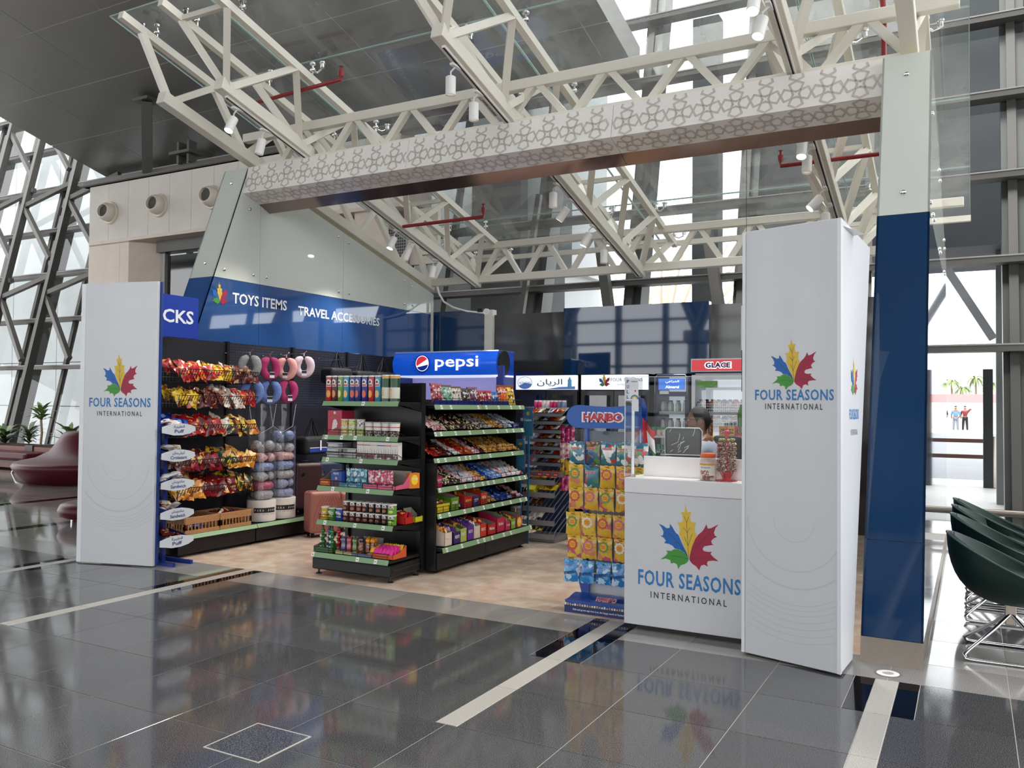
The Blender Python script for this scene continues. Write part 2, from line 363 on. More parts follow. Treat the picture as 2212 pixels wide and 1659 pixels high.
# round uplight set in the floor
t = thing('floor_uplight', 'round floor uplight with a white ring in front of the blue pillar', 'floor light', (-.431, 5.384, 0))
bb = B(); bb.lathe([(.062, -.01), (.062, .003), (.058, .004), (.033, .004), (.033, -.01)], 32); part('ring', bb, mat('frosted_ring', '#e6e4df', .3, emit=.15), t, 40)
bb = B(); bb.lathe([(.033, -.01), (.033, .002)], 24); part('lens', bb, mat('lens_grey', '#bdbab2', .2), t)
bb = B(); bb.lathe([(.062, -.01), (.062, .0015), (.074, .0012), (.074, -.01)], 32); part('rim', bb, mat('rim_grey', '#6d675f', .5), t)

# ------------------------------------------------------------------ facade: plane y = 12.3 + .22 z, transoms every 1.195 m
FZ = [0.22, 2.34] + [2.34 + 1.195 * k for k in range(1, 8)]
FY = lambda z, off=0: 12.3 + .22 * z + off
TOP = 11.4
MX = [0.5 - 1.81 * k for k in range(0, 20)] + [2.31, 4.12]
facade = thing('window_facade', 'leaning glass facade with dark steel transoms behind the kiosk', 'window wall', (0, 0, 0)); del facade['category'], facade['label']
facade.name = 'window_1'; struct(facade)
for k, z in enumerate(FZ + [TOP]):
    d = .2 if z > 1 else .07; h = .10 if z > 1 else .06
    bb = B(); x0, x1 = -34.5, 5.0
    bb.box((x0, FY(z) - d, z - h / 2), (x1, FY(z) + .08, z + h / 2))
    if z > 1: bb.box((x0, FY(z) - d - .012, z + h / 2 - .02), (x1, FY(z) - d, z + h / 2), 1)
    part('transom', bb, [facade_grey, facade_lite], facade)
for x in MX:
    bb = B(); wd = .11
    M = Matrix(((1, 0, 0, x), (0, 1, .22, 12.3), (0, 0, 1, 0), (0, 0, 0, 1)))
    bb.box((-wd / 2, .0, 0), (wd / 2, .1, TOP), 0, M)
    if abs((x + 4.93)) < .1 or x in MX[::2] or x > .3: bb.box((-.13, .11, 0), (.17, .5, TOP), 0, M)
    part('mullion', bb, facade_grey, facade)
zs = [0.0] + FZ[1:] + [TOP]
xs = sorted(MX)
for i in range(len(zs) - 1):
    for k in range(len(xs) - 1):
        if xs[k] < -24 and i < 0: continue
        z0, z1 = zs[i] + .05, zs[i + 1] - .05
        bb = B(); bb.add([(xs[k] + .05, FY(z0, .03), z0), (xs[k + 1] - .05, FY(z0, .03), z0), (xs[k + 1] - .05, FY(z1, .03), z1), (xs[k] + .05, FY(z1, .03), z1)], [(0, 1, 2, 3)])
        part('pane', bb, wallglass, facade)
# inner raking chords with diagonals, left of the stone wall
def rake(x, zlo, zhi, off=-.55, w=.13): 
    bb = B(); bb.bar((x, FY(zlo, off), zlo), (x, FY(zhi, off), zhi), w, .16, up=(0, 1, 0)); return bb
for i, x in enumerate((-23.3, -21.75, -19.9)):
    t = thing('raking_column', ['dark steel raking strut at the far edge of the glass facade', 'dark steel raking strut rising between planter and soffit', 'dark steel raking strut beside the stone clad wall'][i], 'steel column', (0, 0, 0), group='raking steel struts inside the glass facade')
    part('chord', rake(x, .0, 9.9), facade_grey, t)
    for q, (za, zb, xa, xb) in enumerate(((6.56, 5.06, x, x + 1.55), (6.6, 7.05, x, x + 1.7), (8.9, 7.45, x - .0, x + 1.45), (4.15, 4.6, x, x + 1.7), (4.1, 2.5, x, x + 1.4))):
        bb = B(); bb.bar((xa, FY(za, -.55), za), (xb, FY(zb, -.5), zb), .11, .11, up=(0, 1, 0)); part('diagonal', bb, facade_grey, t)
# slanted round struts behind the shop
for i, (xa, za, xb, zb) in enumerate(((-5.42, 4.4, -5.0, 2.6), (-3.62, 4.4, -3.24, 2.6), (-6.62, 5.2, -6.74, 2.2))):
    t = thing('tie_strut', ['slanting dark strut above the tall blue panel', 'slanting dark strut above the dark panel by the ice cream freezer', 'thin upright dark strut between grey panel and pale building'][i], 'strut', (0, 0, 0))
    wdt = .15 if i < 2 else .09
    bb = B(); bb.bar((xa, FY(za, -.35), za), (xb, FY(zb, -.35), zb), wdt, wdt, up=(0, 1, 0)); part('bar', bb, facade_grey, t)
# handrail in front of the facade
t = thing('window_handrail', 'low steel handrail running along the foot of the facade', 'handrail', (0, 0, 0))
bb = B(); bb.tube([(-7, 12.05, .27), (5, 12.05, .27)], .03, 10); part('rail', bb, steel, t, 60)
for x in (-.9, .9, 2.7):
    bb = B(); bb.tube([(x, 12.05, 0), (x, 12.05, .27)], .02, 8); part('post', bb, steel, t, 60)

# ------------------------------------------------------------------ sloping dark soffit of metal panels
soff = mat('soffit_metal', '#7b7976', .36, .5, var=.05, vscale=.6)
ceil_ = struct(ob('ceiling', None)); 
SZ = lambda y: 7.25 - .268 * (y - 13.9)
ys = [13.9, 12.4, 10.93, 9.46, 8.0, 6.53, 5.06, 3.6, 2.13, .66]; xsf = [-5.05] + [-5.05 - .4] + [-7.4 - 2 * k for k in range(0, 7)]
xsf = [-5.05, -5.5, -7.5, -9.5, -11.5, -13.5, -15.45, -17.45, -19.45]
for i in range(len(ys) - 1):
    for k in range(len(xsf) - 1):
        y1, y0 = ys[i] - .012, ys[i + 1] + .012; x1, x0 = xsf[k] - .012, xsf[k + 1] + .012
        bb = B(); z0, z1 = SZ(y0), SZ(y1); T = .06
        bb.add([(x0, y0, z0), (x1, y0, z0), (x1, y1, z1), (x0, y1, z1), (x0, y0, z0 + .005), (x1, y0, z0 + .005), (x1, y1, z1 + .005), (x0, y1, z1 + .005)], [(0, 3, 2, 1), (4, 5, 6, 7), (0, 1, 5, 4), (1, 2, 6, 5), (2, 3, 7, 6), (3, 0, 4, 7)])
        part('panel', bb, soff, ceil_)
bb = B(); y0, y1 = .66, 13.95
bb.add([(-19.4, y0, SZ(y0) + .006), (-5.1, y0, SZ(y0) + .006), (-5.1, y1, SZ(y1) + .006), (-19.4, y1, SZ(y1) + .006), (-19.4, y0, SZ(y0) + .6), (-5.1, y0, SZ(y0) + .6), (-5.1, y1, SZ(y1) + .6), (-19.4, y1, SZ(y1) + .6)], [(0, 3, 2, 1), (4, 5, 6, 7), (0, 1, 5, 4), (1, 2, 6, 5), (2, 3, 7, 6), (3, 0, 4, 7)])
part('backing', bb, mat('soffit_joint', '#b5b2ae', .6), ceil_)
# high hall roof, out of view, added to cut top light, ends short for sky light
bb = B(); bb.box((-60, -30, 13.2), (30, 2.5, 13.6)); struct(part('ceiling', bb, mat('roof_grey', '#5a5b5d', .6)))
for i in range(5):
    yb = -24 + 5.4 * i
    bb = B(); bb.box((-60, yb, 12.7), (30, yb + .3, 13.2)); struct(part('trim_1', bb, facade_grey))
# far hall wall behind the camera: glazed grid with raking columns
rear = struct(ob('window_2', None))
for z in [1.2 * k for k in range(1, 11)]:
    bb = B(); bb.box((-40, -20.2, z - .07), (20, -20, z + .07)); part('transom', bb, facade_grey, rear)
for k in range(24):
    bb = B(); bb.box((-40 + 2.6 * k, -20.4, 0), (-39.75 + 2.6 * k, -20, 13.2)); part('mullion', bb, facade_grey, rear)
for k in range(9):
    t = thing('hall_column', 'pale branching steel column standing in the far hall', 'column', (-36 + 6.4 * k, -14, 0), group='branching columns in the far hall')
    bb = B(); bb.lathe([(.55, 0), (.42, 4.2), (.62, 4.3), (.62, 4.8)], 20); part('drum', bb, mat('column_grey', '#8d9093', .35, .4), t, 40)
    for dx, dy in ((-3, -2), (3, -2), (-3, 2), (3, 2), (0, 0)):
        bb = B(); bb.tube([(0, 0, 4.7), (dx, dy, 13.2)], .2, 8); part('branch', bb, MATS['column_grey'], t, 60)

# ------------------------------------------------------------------ stone clad wall with jet nozzles
stone = mat('polished_stone', '#ded8d0', .05, var=.04, vscale=2, spec=.5)
stone2 = mat('honed_stone', '#cdbfb0', .45, var=.05, vscale=3)
wl = struct(ob('wall_back', None))
xs2 = [-17.36 + .655 * k for k in range(14)] 
bb = B(); bb.box((-17.3, 12.06, 5.1), (-8.75, 12.9, 6.28)); part('core', bb, mat('joint_brown', '#8e8378', .8), wl)
for a, c in zip(xs2, xs2[1:]):
    bb = B(); bb.box((a + .004, 12.0, 5.06), (c - .004, 12.07, 6.31)); part('panel', bb, stone, wl)
bb = B(); bb.box((-17.36, 11.99, 5.0), (-8.8, 12.9, 5.07)); part('lintel', bb, stone2, wl)
for r_, (z0, z1) in enumerate(((3.9, 4.98), (2.8, 3.9), (1.7, 2.8), (.6, 1.7), (0, .6), (4.98, 5.0))):
    for a, c in ((-17.36, -16.7 if r_ % 2 else -16.3), (-16.7 if r_ % 2 else -16.3, -16.0)):
        bb = B(); bb.box((a + .004, 12.0, z0 + .004), (c - .002, 12.6, z1 - .004)); part('stone', bb, stone2, wl)
    bb = B(); bb.add([(-16.0, 12.0, z0 + .004), (-15.5, 12.5, z0 + .004), (-15.5, 12.5, z1 - .004), (-16, 12, z1 - .004)], [(0, 1, 2, 3)]); part('stone', bb, stone2, wl)
bb = B(); bb.box((-17.36, 12.35, 0), (-16.0, 12.7, 5.0)); part('core', bb, MATS['joint_brown'], wl)
# stone above the shop left side, seen through the trusses
for r_, (z0, z1) in enumerate(((4.0, 4.5), (4.5, 5.0))):
    for k in range(5):
        bb = B(); bb.box((-11.2 + .6 * k, 12.3, z0 + .003), (-10.606 + .6 * k, 12.4, z1 - .003)); part('stone', bb, stone2, wl)
# entrance glazing in the wall
ent = struct(ob('door_1', None))
dg = mat('dark_tinted_glass', '#14171a', .03, spec=.9)
for k in range(6):
    bb = B(); bb.box((-15.4 + 1.1 * k, 12.5, 0), (-14.34 + 1.1 * k, 12.53, 4.7)); part('pane', bb, dg, ent)
    bb = B(); bb.box((-15.45 + 1.1 * k, 12.42, 0), (-15.37 + 1.1 * k, 12.56, 4.8)); part('frame', bb, facade_lite, ent)
bb = B(); bb.box((-15.5, 12.3, 4.75), (-8.8, 12.6, 5.0)); part('frame', bb, facade_grey, ent)
# beam along the wall top and posts up to the soffit
t = thing('wall_top_beam', 'dark steel beam along the top of the stone wall', 'beam', (0, 0, 0))
bb = B(); bb.box((-17.6, 12.0, 6.33), (-8.0, 12.1, 6.47)); bb.box((-17.6, 11.9, 6.33), (-8.0, 12.3, 6.36)); part('flange', bb, facade_grey, t)
for x in (-15.3, -14.25):
    bb = B()
    if x < -15: bb.bar((-15.45, 12.0, 6.4), (-15.0, 11.6, 7.75), .2, .14); bb.box((-15.25, 11.45, 7.74), (-14.8, 11.8, 7.8))
    else: bb.box((x - .18, 11.9, 6.45), (x - .12, 12.1, 6.9)); bb.box((x + .12, 11.9, 6.45), (x + .18, 12.1, 6.9)); bb.box((x - .3, 11.8, 6.62), (x + .3, 12.2, 6.68))
    part('post', bb, facade_grey, t)
noz = mat('nozzle_cream', '#d3c9ba', .4)
def nozzle(label, x):
    t = thing('air_nozzle', label, 'air vent', (x, 12.0, 5.66), group='round air nozzles on the stone wall')
    M = rot_m('X', radians(90))
    bb = B(); bb.lathe([(.25, 0), (.25, .03), (.235, .05), (.2, .055), (.2, 0)], 32, 0, M); part('flange', bb, noz, t, 40)
    M2 = Matrix.Translation((0, -.03, 0)) @ rot_m('Z', radians(8)) @ rot_m('X', radians(86))
    bb = B(); bb.lathe([(.17, -.06), (.195, .0), (.205, .07), (.195, .14), (.17, .19), (.145, .215), (.135, .215), (.133, .17), (.13, .05)], 32, 0, M2, caps=False); part('drum', bb, noz, t, 50)
    bb = B(); bb.lathe([(.133, .15), (.0, .145)], 32, 0, M2, caps=False); part('bore', bb, mat('bore_grey', '#4c4d48', .5), t)
    return t
nozzle('cream air nozzle at the free end of the stone wall', -16.62)
nozzle('cream air nozzle, middle one of the row on the stone wall', -15.04)
nozzle('cream air nozzle half hidden behind the slanted glass fin', -13.46)
nozzle('cream air nozzle hidden behind the kiosk roof', -11.88)
t = thing('vent_grille', 'perforated metal vent grille on the wall seen through the trusses', 'vent', (-9.1, 12.2, 4.3))
bb = B()
bb.box((-.3, 0, -.45), (.3, .04, .45)); part('plate', bb, mat('vent_grey', '#8e8c88', .5), t)
bb = B()
for i in range(12):
    for j in range(16):
        bb.box((-.28 + .048 * i, -.004, -.42 + .053 * j), (-.25 + .048 * i, .0, -.385 + .053 * j))
part('perforation', bb, black, t, stuff=True)
# blocks closing the space right of the vent
bb = B(); bb.box((-9.9, 12.1, 0), (-9.2, 12.9, 6.2)); part('pier', bb, stone2, wl)
# ------------------------------------------------------------------ outside
pave_out = mat('paving_outside', '#a7a49f', .5, var=.08, vscale=.8)
bb = B(); bb.box((-60, 13.2, -.3), (40, 21, -.01)); struct(part('ground', bb, pave_out))
bb = B(); bb.box((-60, 21, -.35), (60, 60, -.06)); struct(part('road', bb, mat('asphalt', '#77777a', .8, var=.06, vscale=.3)))
bb = B(); bb.box((-200, 60, -.2), (200, 900, -.02)); struct(part('ground', bb, mat('far_ground', '#b9b5a8', .9)))
bld = struct(ob('wall_far', None)); pale = mat('pale_tile', '#d6d6d6', .5, var=.04, vscale=2); greyt = mat('grey_tile', '#868683', .6)
for r_ in range(9):
    for k in range(9):
        x0 = -29.5 + 2.3 * k; 
        bb = B(); bb.box((x0 + .012, 16.2, 1.35 * r_ + .012), (x0 + 2.288, 16.3, 1.35 * (r_ + 1) - .012)); part('panel', bb, pale, bld)
bb = B(); bb.box((-29.5, 16.28, 0), (-8.8, 17.5, 12.2)); part('core', bb, greyt, bld)
bb = B(); bb.box((-9.1, 14.9, 0), (-7.95, 17, 12)); part('pier', bb, greyt, bld)
bb = B(); bb.box((-7.95, 15.2, 0), (-7.1, 17, 4.2)); bb.box((-7.95, 15.2, 4.2), (-6.95, 17, 12)); part('pier', bb, pale, bld)
t = thing('wall_plaque', 'small grey plaque on the pale tiled building outside', 'plaque', (-21.4, 16.17, 1.75))
bb = B(); bb.box((-.45, 0, -.15), (.45, .03, .15)); part('plate', bb, mat('plaque_grey', '#9a9a98', .5), t)
bb = B(); bb.box((-3.3, 15.2, 4.12), (7, 18, 13)); struct(part('wall_overhang', bb, mat('overhang_grey', '#3b3d40', .6, var=.1, vscale=.6)))
for i, (x0, x1, y, h, m) in enumerate(((.20, .37, 19, 2.32, 'd'), (-.79, -.64, 19, 2.32, 'd'), (.355, .585, 15.8, 4.15, 'g'), (-4.7, -4.2, 15.8, 9, 'g'))):
    bb = B(); bb.box((x0, y, -.02), (x1, y + .35, h))
    tag(part('stone_pylon', bb, mat('pylon_dark', '#26272b', .6) if m == 'd' else mat('pylon_grey', '#5b5c5c', .6)), ['dark upright pylon right of the steel bollard outside', 'dark upright pylon seen beside the blue pillar edge', 'wide grey pylon just outside the glass', 'tall grey pier outside behind the kiosk'][i], 'pylon')
t = thing('steel_bollard', 'round steel bollard on the paving outside the glass', 'bollard', (.355, 19.1, 0))
bb = B(); bb.lathe([(.085, 0), (.085, .98), (.075, 1.0)], 20); part('tube', bb, steel, t, 40)
for i, (z, y) in enumerate(((.86, 20.4), (.55, 19.9))):
    bb = B(); bb.box((-1.6, y, z - .04), (.9, y + .06, z + .04)); bb.box((-1.5, y, 0), (-1.45, y + .05, z)); bb.box((.8, y, 0), (.85, y + .05, z)); tag(part('guard_rail', bb, mat('rail_brown', '#6b4a40', .6)), ['upper brown guard rail across the path outside', 'lower brown guard rail across the path outside'][i], 'rail')
bb = B(); bb.bar((-.42, 15, 3.9), (.3, 15, 2.62), .12, .12, up=(0, 1, 0)); tag(part('diagonal_brace', bb, mat('brace_grey', '#77777a', .5)), 'grey diagonal brace outside above the walkway', 'brace')
bb = B(); bb.box((-30, 75, 0), (30, 75.4, 2.0)); tag(part('boundary_wall', bb, mat('boundary_white', '#d9d6ce', .8)), 'long pale boundary wall beyond the road', 'wall')
bb = B(); bb.box((-12, 90, 1.6), (8, 90.3, 2.9)); tag(part('red_fence', bb, mat('fence_red', '#c9898a', .8)), 'low red fence in front of the far palm trees', 'fence')
leafm = mat('palm_green', '#7f8f5c', .7); trunkm = mat('palm_trunk', '#8a7c68', .8)
for i, (px, h) in enumerate(((-1.75, 4.3), (-.75, 3.6), (.35, 4.6), (1.6, 4.0), (-3.2, 4.4))):
    t = thing('palm_tree', ['tall palm tree beyond the road at the kiosk side', 'short palm tree between the two taller ones far away', 'full palm tree right above the people outside', 'far palm tree hidden partly by the dark pylon', 'far palm tree half behind the kiosk pillar'][i], 'tree', (px, 95, 0))
    bb = B(); bb.tube([(0, 0, 0), (.05, 0, h * .6), (0, 0, h)], [.16, .11, .1], 6); part('trunk', bb, trunkm, t, 60)
    bb = B(); rr = random.Random(i)
    for k in range(22):
        a = k * 2.4; L = rr.uniform(.8, 1.25); up = rr.uniform(.1, 1.0); d = Vector((cos(a), sin(a), 0)); s_ = Vector((-d.y, d.x, 0)) * .11
        pts = [Vector((0, 0, h)) + d * L * q + Vector((0, 0, up * q - 1.3 * q * q)) for q in (0, .35, .7, 1)]
        vs_ = []
        for j_, p in enumerate(pts): wv = [.5, 1, .8, .1][j_]; vs_ += [p + s_ * wv, p - s_ * wv]
        bb.add(vs_, [(0, 1, 3, 2), (2, 3, 5, 4), (4, 5, 7, 6)])
    part('foliage', bb, leafm, t)
bb = B(); rr = random.Random(3); n = 40
top_ = [(-160 + 8 * i, 34 + 30 * math.exp(-((-160 + 8 * i - 8) / 38) ** 2) + rr.uniform(-4, 4)) for i in range(n + 1)]
for (xa, za), (xb, zb) in zip(top_, top_[1:]):
    bb.add([(xa, 840, -2), (xb, 840, -2), (xb, 900, zb), (xa, 900, za), (xa, 960, -2), (xb, 960, -2)], [(0, 1, 2, 3), (3, 2, 5, 4)])
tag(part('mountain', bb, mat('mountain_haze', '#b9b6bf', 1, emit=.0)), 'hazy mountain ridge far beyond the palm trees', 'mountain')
# pale lattice shelter behind the shop
t = thing('lattice_shelter', 'cream ribbed shelter frame seen outside above the blue back panel', 'shelter', (-9.0, 30, 0))
lat = mat('lattice_cream', '#e6cdb8', .6)
bb = B()
for k in range(8): bb.bar((-1.2 + .1 * k, 0, 3.6), (-1.5 + .75 * k, -1 + .1 * k, 7.2), .09, .09)
part('rib', bb, lat, t, stuff=True)
bb = B(); bb.bar((-1.0, 0, 0), (-.8, 0, 6.6), .22, .22); bb.bar((-1.5, 0, 6.2), (0, 0, 3.8), .12, .12); part('post', bb, lat, t)

# ------------------------------------------------------------------ kiosk side fins: blue glass below, white glass above
blueg = mat('blue_glass', '#2c5088', .035, spec=.7, coat=.6, croughness=.02)  # toys wall: grey of its reflections mixed into the base colour
blued = mat('blue_glass_dark_reflection', '#1b3759', .035, spec=.6, coat=.5, croughness=.02)  # same blue glass, dark reflections of the pillar put into the base colour
whiteg = mat('white_glass', '#c6cbc3', .05, spec=.55)
edgeg = mat('fin_core', '#e9e3c4', .5)
XL, XR, TH = -7.4, -.6, .345
PF = [(5.545, 0.0), (6.62, 2.93), (7.11, 4.27)]
def fy(z): return 5.545 + (6.62 - 5.545) * z / 2.93 if z < 2.93 else 6.62 + (7.11 - 6.62) * (z - 2.93) / 1.34
def ztop(y): return 4.0 - .265 * (y - 8.16)
def fin(name, label, x0, x1, bl, inner):
    """fin between x0 and x1; inner = +1 when the shop side is towards +x"""
    t = thing(name, label, 'wall panel', ((x0 + x1) / 2, 5.55, 0)); ox = (x0 + x1) / 2; oy = 5.55; hw = (x1 - x0) / 2
    sk = .014
    # front faces (narrow)
    def front(z0, z1, m, nm='front_pane'):
        bb = B(); e = .0
        bb.add([(-hw, fy(z0) - oy, z0), (hw, fy(z0) - oy, z0), (hw, fy(z1) - oy, z1), (-hw, fy(z1) - oy, z1), (-hw, fy(z0) - oy + sk, z0), (hw, fy(z0) - oy + sk, z0), (hw, fy(z1) - oy + sk, z1), (-hw, fy(z1) - oy + sk, z1)],
               [(0, 1, 2, 3), (7, 6, 5, 4), (0, 4, 5, 1), (1, 5, 6, 2), (2, 6, 7, 3), (3, 7, 4, 0)])
        return part(nm, bb, m, t)
    front(0, .145, steel, 'kick_plate'); front(.148, .706, bl); front(.709, 2.928, bl); front(2.932, 4.27, whiteg)
    seams = [None, 7.32, 8.83, 10.33, 11.0]
    for side in (-1, 1):
        X = side * hw
        for lo in (True, False):
            for i in range(4):
                ya = seams[i]; yb = seams[i + 1] - .004
                z0, z1 = (0.148, 2.928) if lo else (2.932, None)
                if ya is None:
                    P = [(fy(z0), z0), (yb, z0), (yb, z1 if lo else ztop(yb)), ] + ([(fy(z1), z1), (fy(.7), .7)] if lo else [(7.15, 4.27), (7.11, 4.27)])
                    if not lo: P = [(fy(2.932), 2.932), (yb, 2.932), (yb, ztop(yb) ), (7.2, 4.25), (7.11, 4.27)]
                else:
                    ya += .0
                    P = [(ya, z0), (yb, z0), (yb, z1 if lo else ztop(yb)), (ya, z1 if lo else ztop(ya))]
                bb = B(); n = len(P)
                vs_ = [(X, p[0] - oy, p[1]) for p in P] + [(X - side * sk, p[0] - oy, p[1]) for p in P]
                f1 = tuple(range(n)); f2 = tuple(range(n, 2 * n))
                fs_ = [f1 if side > 0 else f1[::-1], f2[::-1] if side > 0 else f2] + [((i_, n + i_, n + (i_ + 1) % n, (i_ + 1) % n) if side > 0 else (i_, (i_ + 1) % n, n + (i_ + 1) % n, n + i_)) for i_ in range(n)]
                bb.add(vs_, fs_); part('side_pane', bb, bl if lo else whiteg, t)
        bb = B(); vs_ = [(X * .999, y_ - oy, z_) for y_, z_ in ((fy(0), 0), (11, 0), (11, .145), (fy(.145), .145))]
        bb.add(vs_, [(0, 1, 2, 3) if side > 0 else (3, 2, 1, 0)]); part('kick_plate', bb, steel, t)
        # bolts
        bb0 = B(); bb0.lathe([(.018, 0), (.018, .008), (.013, .012), (.0, .013)], 14); bm = bb0.mesh('bolt', chrome, 50)
        for (y_, z_) in ((7.146, 3.79), (6.78, 3.03), (7.22, 3.03), (7.43, 3.03), (8.74, 3.02), (8.95, 3.02), (8.72, 3.75), (8.93, 3.70), (10.22, 3.02), (10.43, 3.02), (10.2, 3.36), (10.4, 3.3)):
            ob('bolt', bm, t, M=Matrix.Translation((X, y_ - oy, z_)) @ rot_m('Y', side * pi / 2))
    for z_ in (3.10, 4.09): ob('bolt', bm, t, M=Matrix.Translation((.0, fy(z_) - oy, z_)) @ rot_m('X', radians(110)))
    bb = B(); h2 = hw - .03
    P = [(fy(.05) + .03, .05), (10.98, .05), (10.98, ztop(10.98) - .03), (7.14, 4.2), (6.65, 2.93)]; n = len(P)
    bb.add([(-h2, p[0] - oy, p[1]) for p in P] + [(h2, p[0] - oy, p[1]) for p in P], [tuple(range(n))[::-1], tuple(range(n, 2 * n))] + [(i_, (i_ + 1) % n, n + (i_ + 1) % n, n + i_) for i_ in range(n)])
    part('core', bb, edgeg, t)
    return t
finL = fin('side_fin', 'blue and white glass side wall of the kiosk carrying the toys sign', XL - .38, XL, blueg, 1)
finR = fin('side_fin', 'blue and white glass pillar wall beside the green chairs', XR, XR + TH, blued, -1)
# lettering on the toys wall
Fl = frame((.19, 0, 0), (0, 1, 0))
wtxt = mat('sign_white', '#e9ebee', .4)
def onwall(y_): return y_ - 5.55
emblem(Fl, onwall(6.72), 2.75, .24, finL, .003)
text('TOYS ITEMS', Fl, onwall(7.34), 2.725, .87, .125, wtxt, finL, .018, .003)
text('TRAVEL ACCESSORIES', Fl, onwall(8.80), 2.69, 1.65, .115, wtxt, finL, .018, .003)

# ------------------------------------------------------------------ header beam with star lattice print
def hankin(W, H, e, ang, lw):
    """octagon/square tiling, two rays from every edge midpoint; returns strips"""
    R = e / (2 * sin(pi / 8)); ap = e / (2 * math.tan(pi / 8)); P = 2 * ap; segs = []
    def star(poly):
        n = len(poly); rays = []
        for i in range(n):
            a, c = Vector(poly[i]), Vector(poly[(i + 1) % n]); m = (a + c) / 2; d = (c - a).normalized(); nrm = Vector((-d.y, d.x))
            rays.append((m, (d * cos(ang) + nrm * sin(ang)), (-d * cos(ang) + nrm * sin(ang))))
        for i in range(n):
            p, r1, _ = rays[i]; q, _, r2 = rays[(i + 1) % n]
            den = r1.x * r2.y - r1.y * r2.x
            if abs(den) < 1e-6: continue
            w_ = q - p; t_ = (w_.x * r2.y - w_.y * r2.x) / den; X = p + r1 * t_
            segs.append((p, X)); segs.append((X, q))
    for i in range(-1, int(W / P) + 2):
        for j in range(-1, int(H / P) + 2):
            c = Vector((i * P, j * P))
            star([(c.x + R * cos(pi / 8 + k * pi / 4), c.y + R * sin(pi / 8 + k * pi / 4)) for k in range(8)])
            c2 = c + Vector((P / 2, P / 2)); h_ = e / 2 * math.sqrt(2)
            star([(c2.x + h_ * cos(k * pi / 2), c2.y + h_ * sin(k * pi / 2)) for k in range(4)])
    out = []
    for p, q in segs:
        if max(p.x, q.x) > W or min(p.x, q.x) < 0: continue
        lo, hi = (p, q) if p.y <= q.y else (q, p)
        if hi.y <= 0 or lo.y >= H: continue
        def cut(yv): return lo + (hi - lo) * ((yv - lo.y) / (hi.y - lo.y))
        a = cut(0) if lo.y < 0 else lo; c = cut(H) if hi.y > H else hi
        out.append((a, c))
    return out
def strips_mesh(segs, lw, fn):
    bb = B()
    for a, c in segs:
        d = c - a
        if d.length < .004: continue
        d.normalize(); nn = Vector((-d.y, d.x)) * lw / 2; a2 = a - d * lw * .3; c2 = c + d * lw * .3
        bb.add([fn(*(a2 - nn)), fn(*(c2 - nn)), fn(*(c2 + nn)), fn(*(a2 + nn))], [(0, 1, 2, 3)])
    return bb
beam = thing('header_beam', 'white header beam with a grey star lattice print spanning the kiosk front', 'beam', (-4, 7.1, 4))
BL = [(7.11, 4.27), (7.035, 3.95), (7.29, 3.875), (7.46, 3.80), (7.5, 4.2)]; BR = [(7.20, 4.30), (7.135, 3.985), (7.39, 3.90), (7.56, 3.83), (7.6, 4.2)]
bxs = [-7.4, -4.98, -4.98 + 2.2, -.6]
bxs = [-7.4, -5.13, -2.87, -.6]
bw = mat('beam_white', '#e3dfda', .12, spec=.55); pr_ = mat('lattice_print', '#bdb6ae', .3)
def bp(i, x, off=0):
    k = (x + 7.4) / 6.8; a, c = BL[i], BR[i]; return Vector((x + 4, a[0] + (c[0] - a[0]) * k - 7.1, a[1] + (c[1] - a[1]) * k - 4))
for xa, xb in zip(bxs, bxs[1:]):
    for i, nm, m in ((0, 'front_panel', bw), (1, 'under_panel', bw), (2, 'soffit_plate', mat('pink_steel', '#8f7d78', .12, .85))):
        A, Bb, Cc, D = bp(i + 1, xa + .002), bp(i + 1, xb - .002), bp(i, xb - .002), bp(i, xa + .002)
        nrm = (Bb - A).cross(D - A).normalized() * .012
        bb = B(); bb.add([A, Bb, Cc, D, A - nrm, Bb - nrm, Cc - nrm, D - nrm], [(0, 1, 2, 3), (7, 6, 5, 4), (0, 4, 5, 1), (1, 5, 6, 2), (2, 6, 7, 3), (3, 7, 4, 0)])
        o = part(nm, bb, m, beam)
        if i < 2:
            H_ = (D - A).length; W_ = xb - xa - .02; ex = (Bb - A).normalized(); ey = (D - A).normalized(); nn = nrm.normalized() * .001
            sg = hankin(W_, H_ - .02, .102, radians(63), .02)
            part('star_lattice', strips_mesh(sg, .019, lambda u_, v_: (A * (1 - (u_ + .01) / (W_ + .02)) + Bb * ((u_ + .01) / (W_ + .02))) * (1 - (v_ + .01) / H_) + (D * (1 - (u_ + .01) / (W_ + .02)) + Cc * ((u_ + .01) / (W_ + .02))) * ((v_ + .01) / H_) + nn * 2), pr_, o)
bb = B()
for a, c in ((3, 4), (4, 0)):
    A, Bb, Cc, D = bp(c, -7.38), bp(c, -.62), bp(a, -.62), bp(a, -7.38); bb.add([A, Bb, Cc, D], [(0, 1, 2, 3)])
part('back_panel', bb, bw, beam)

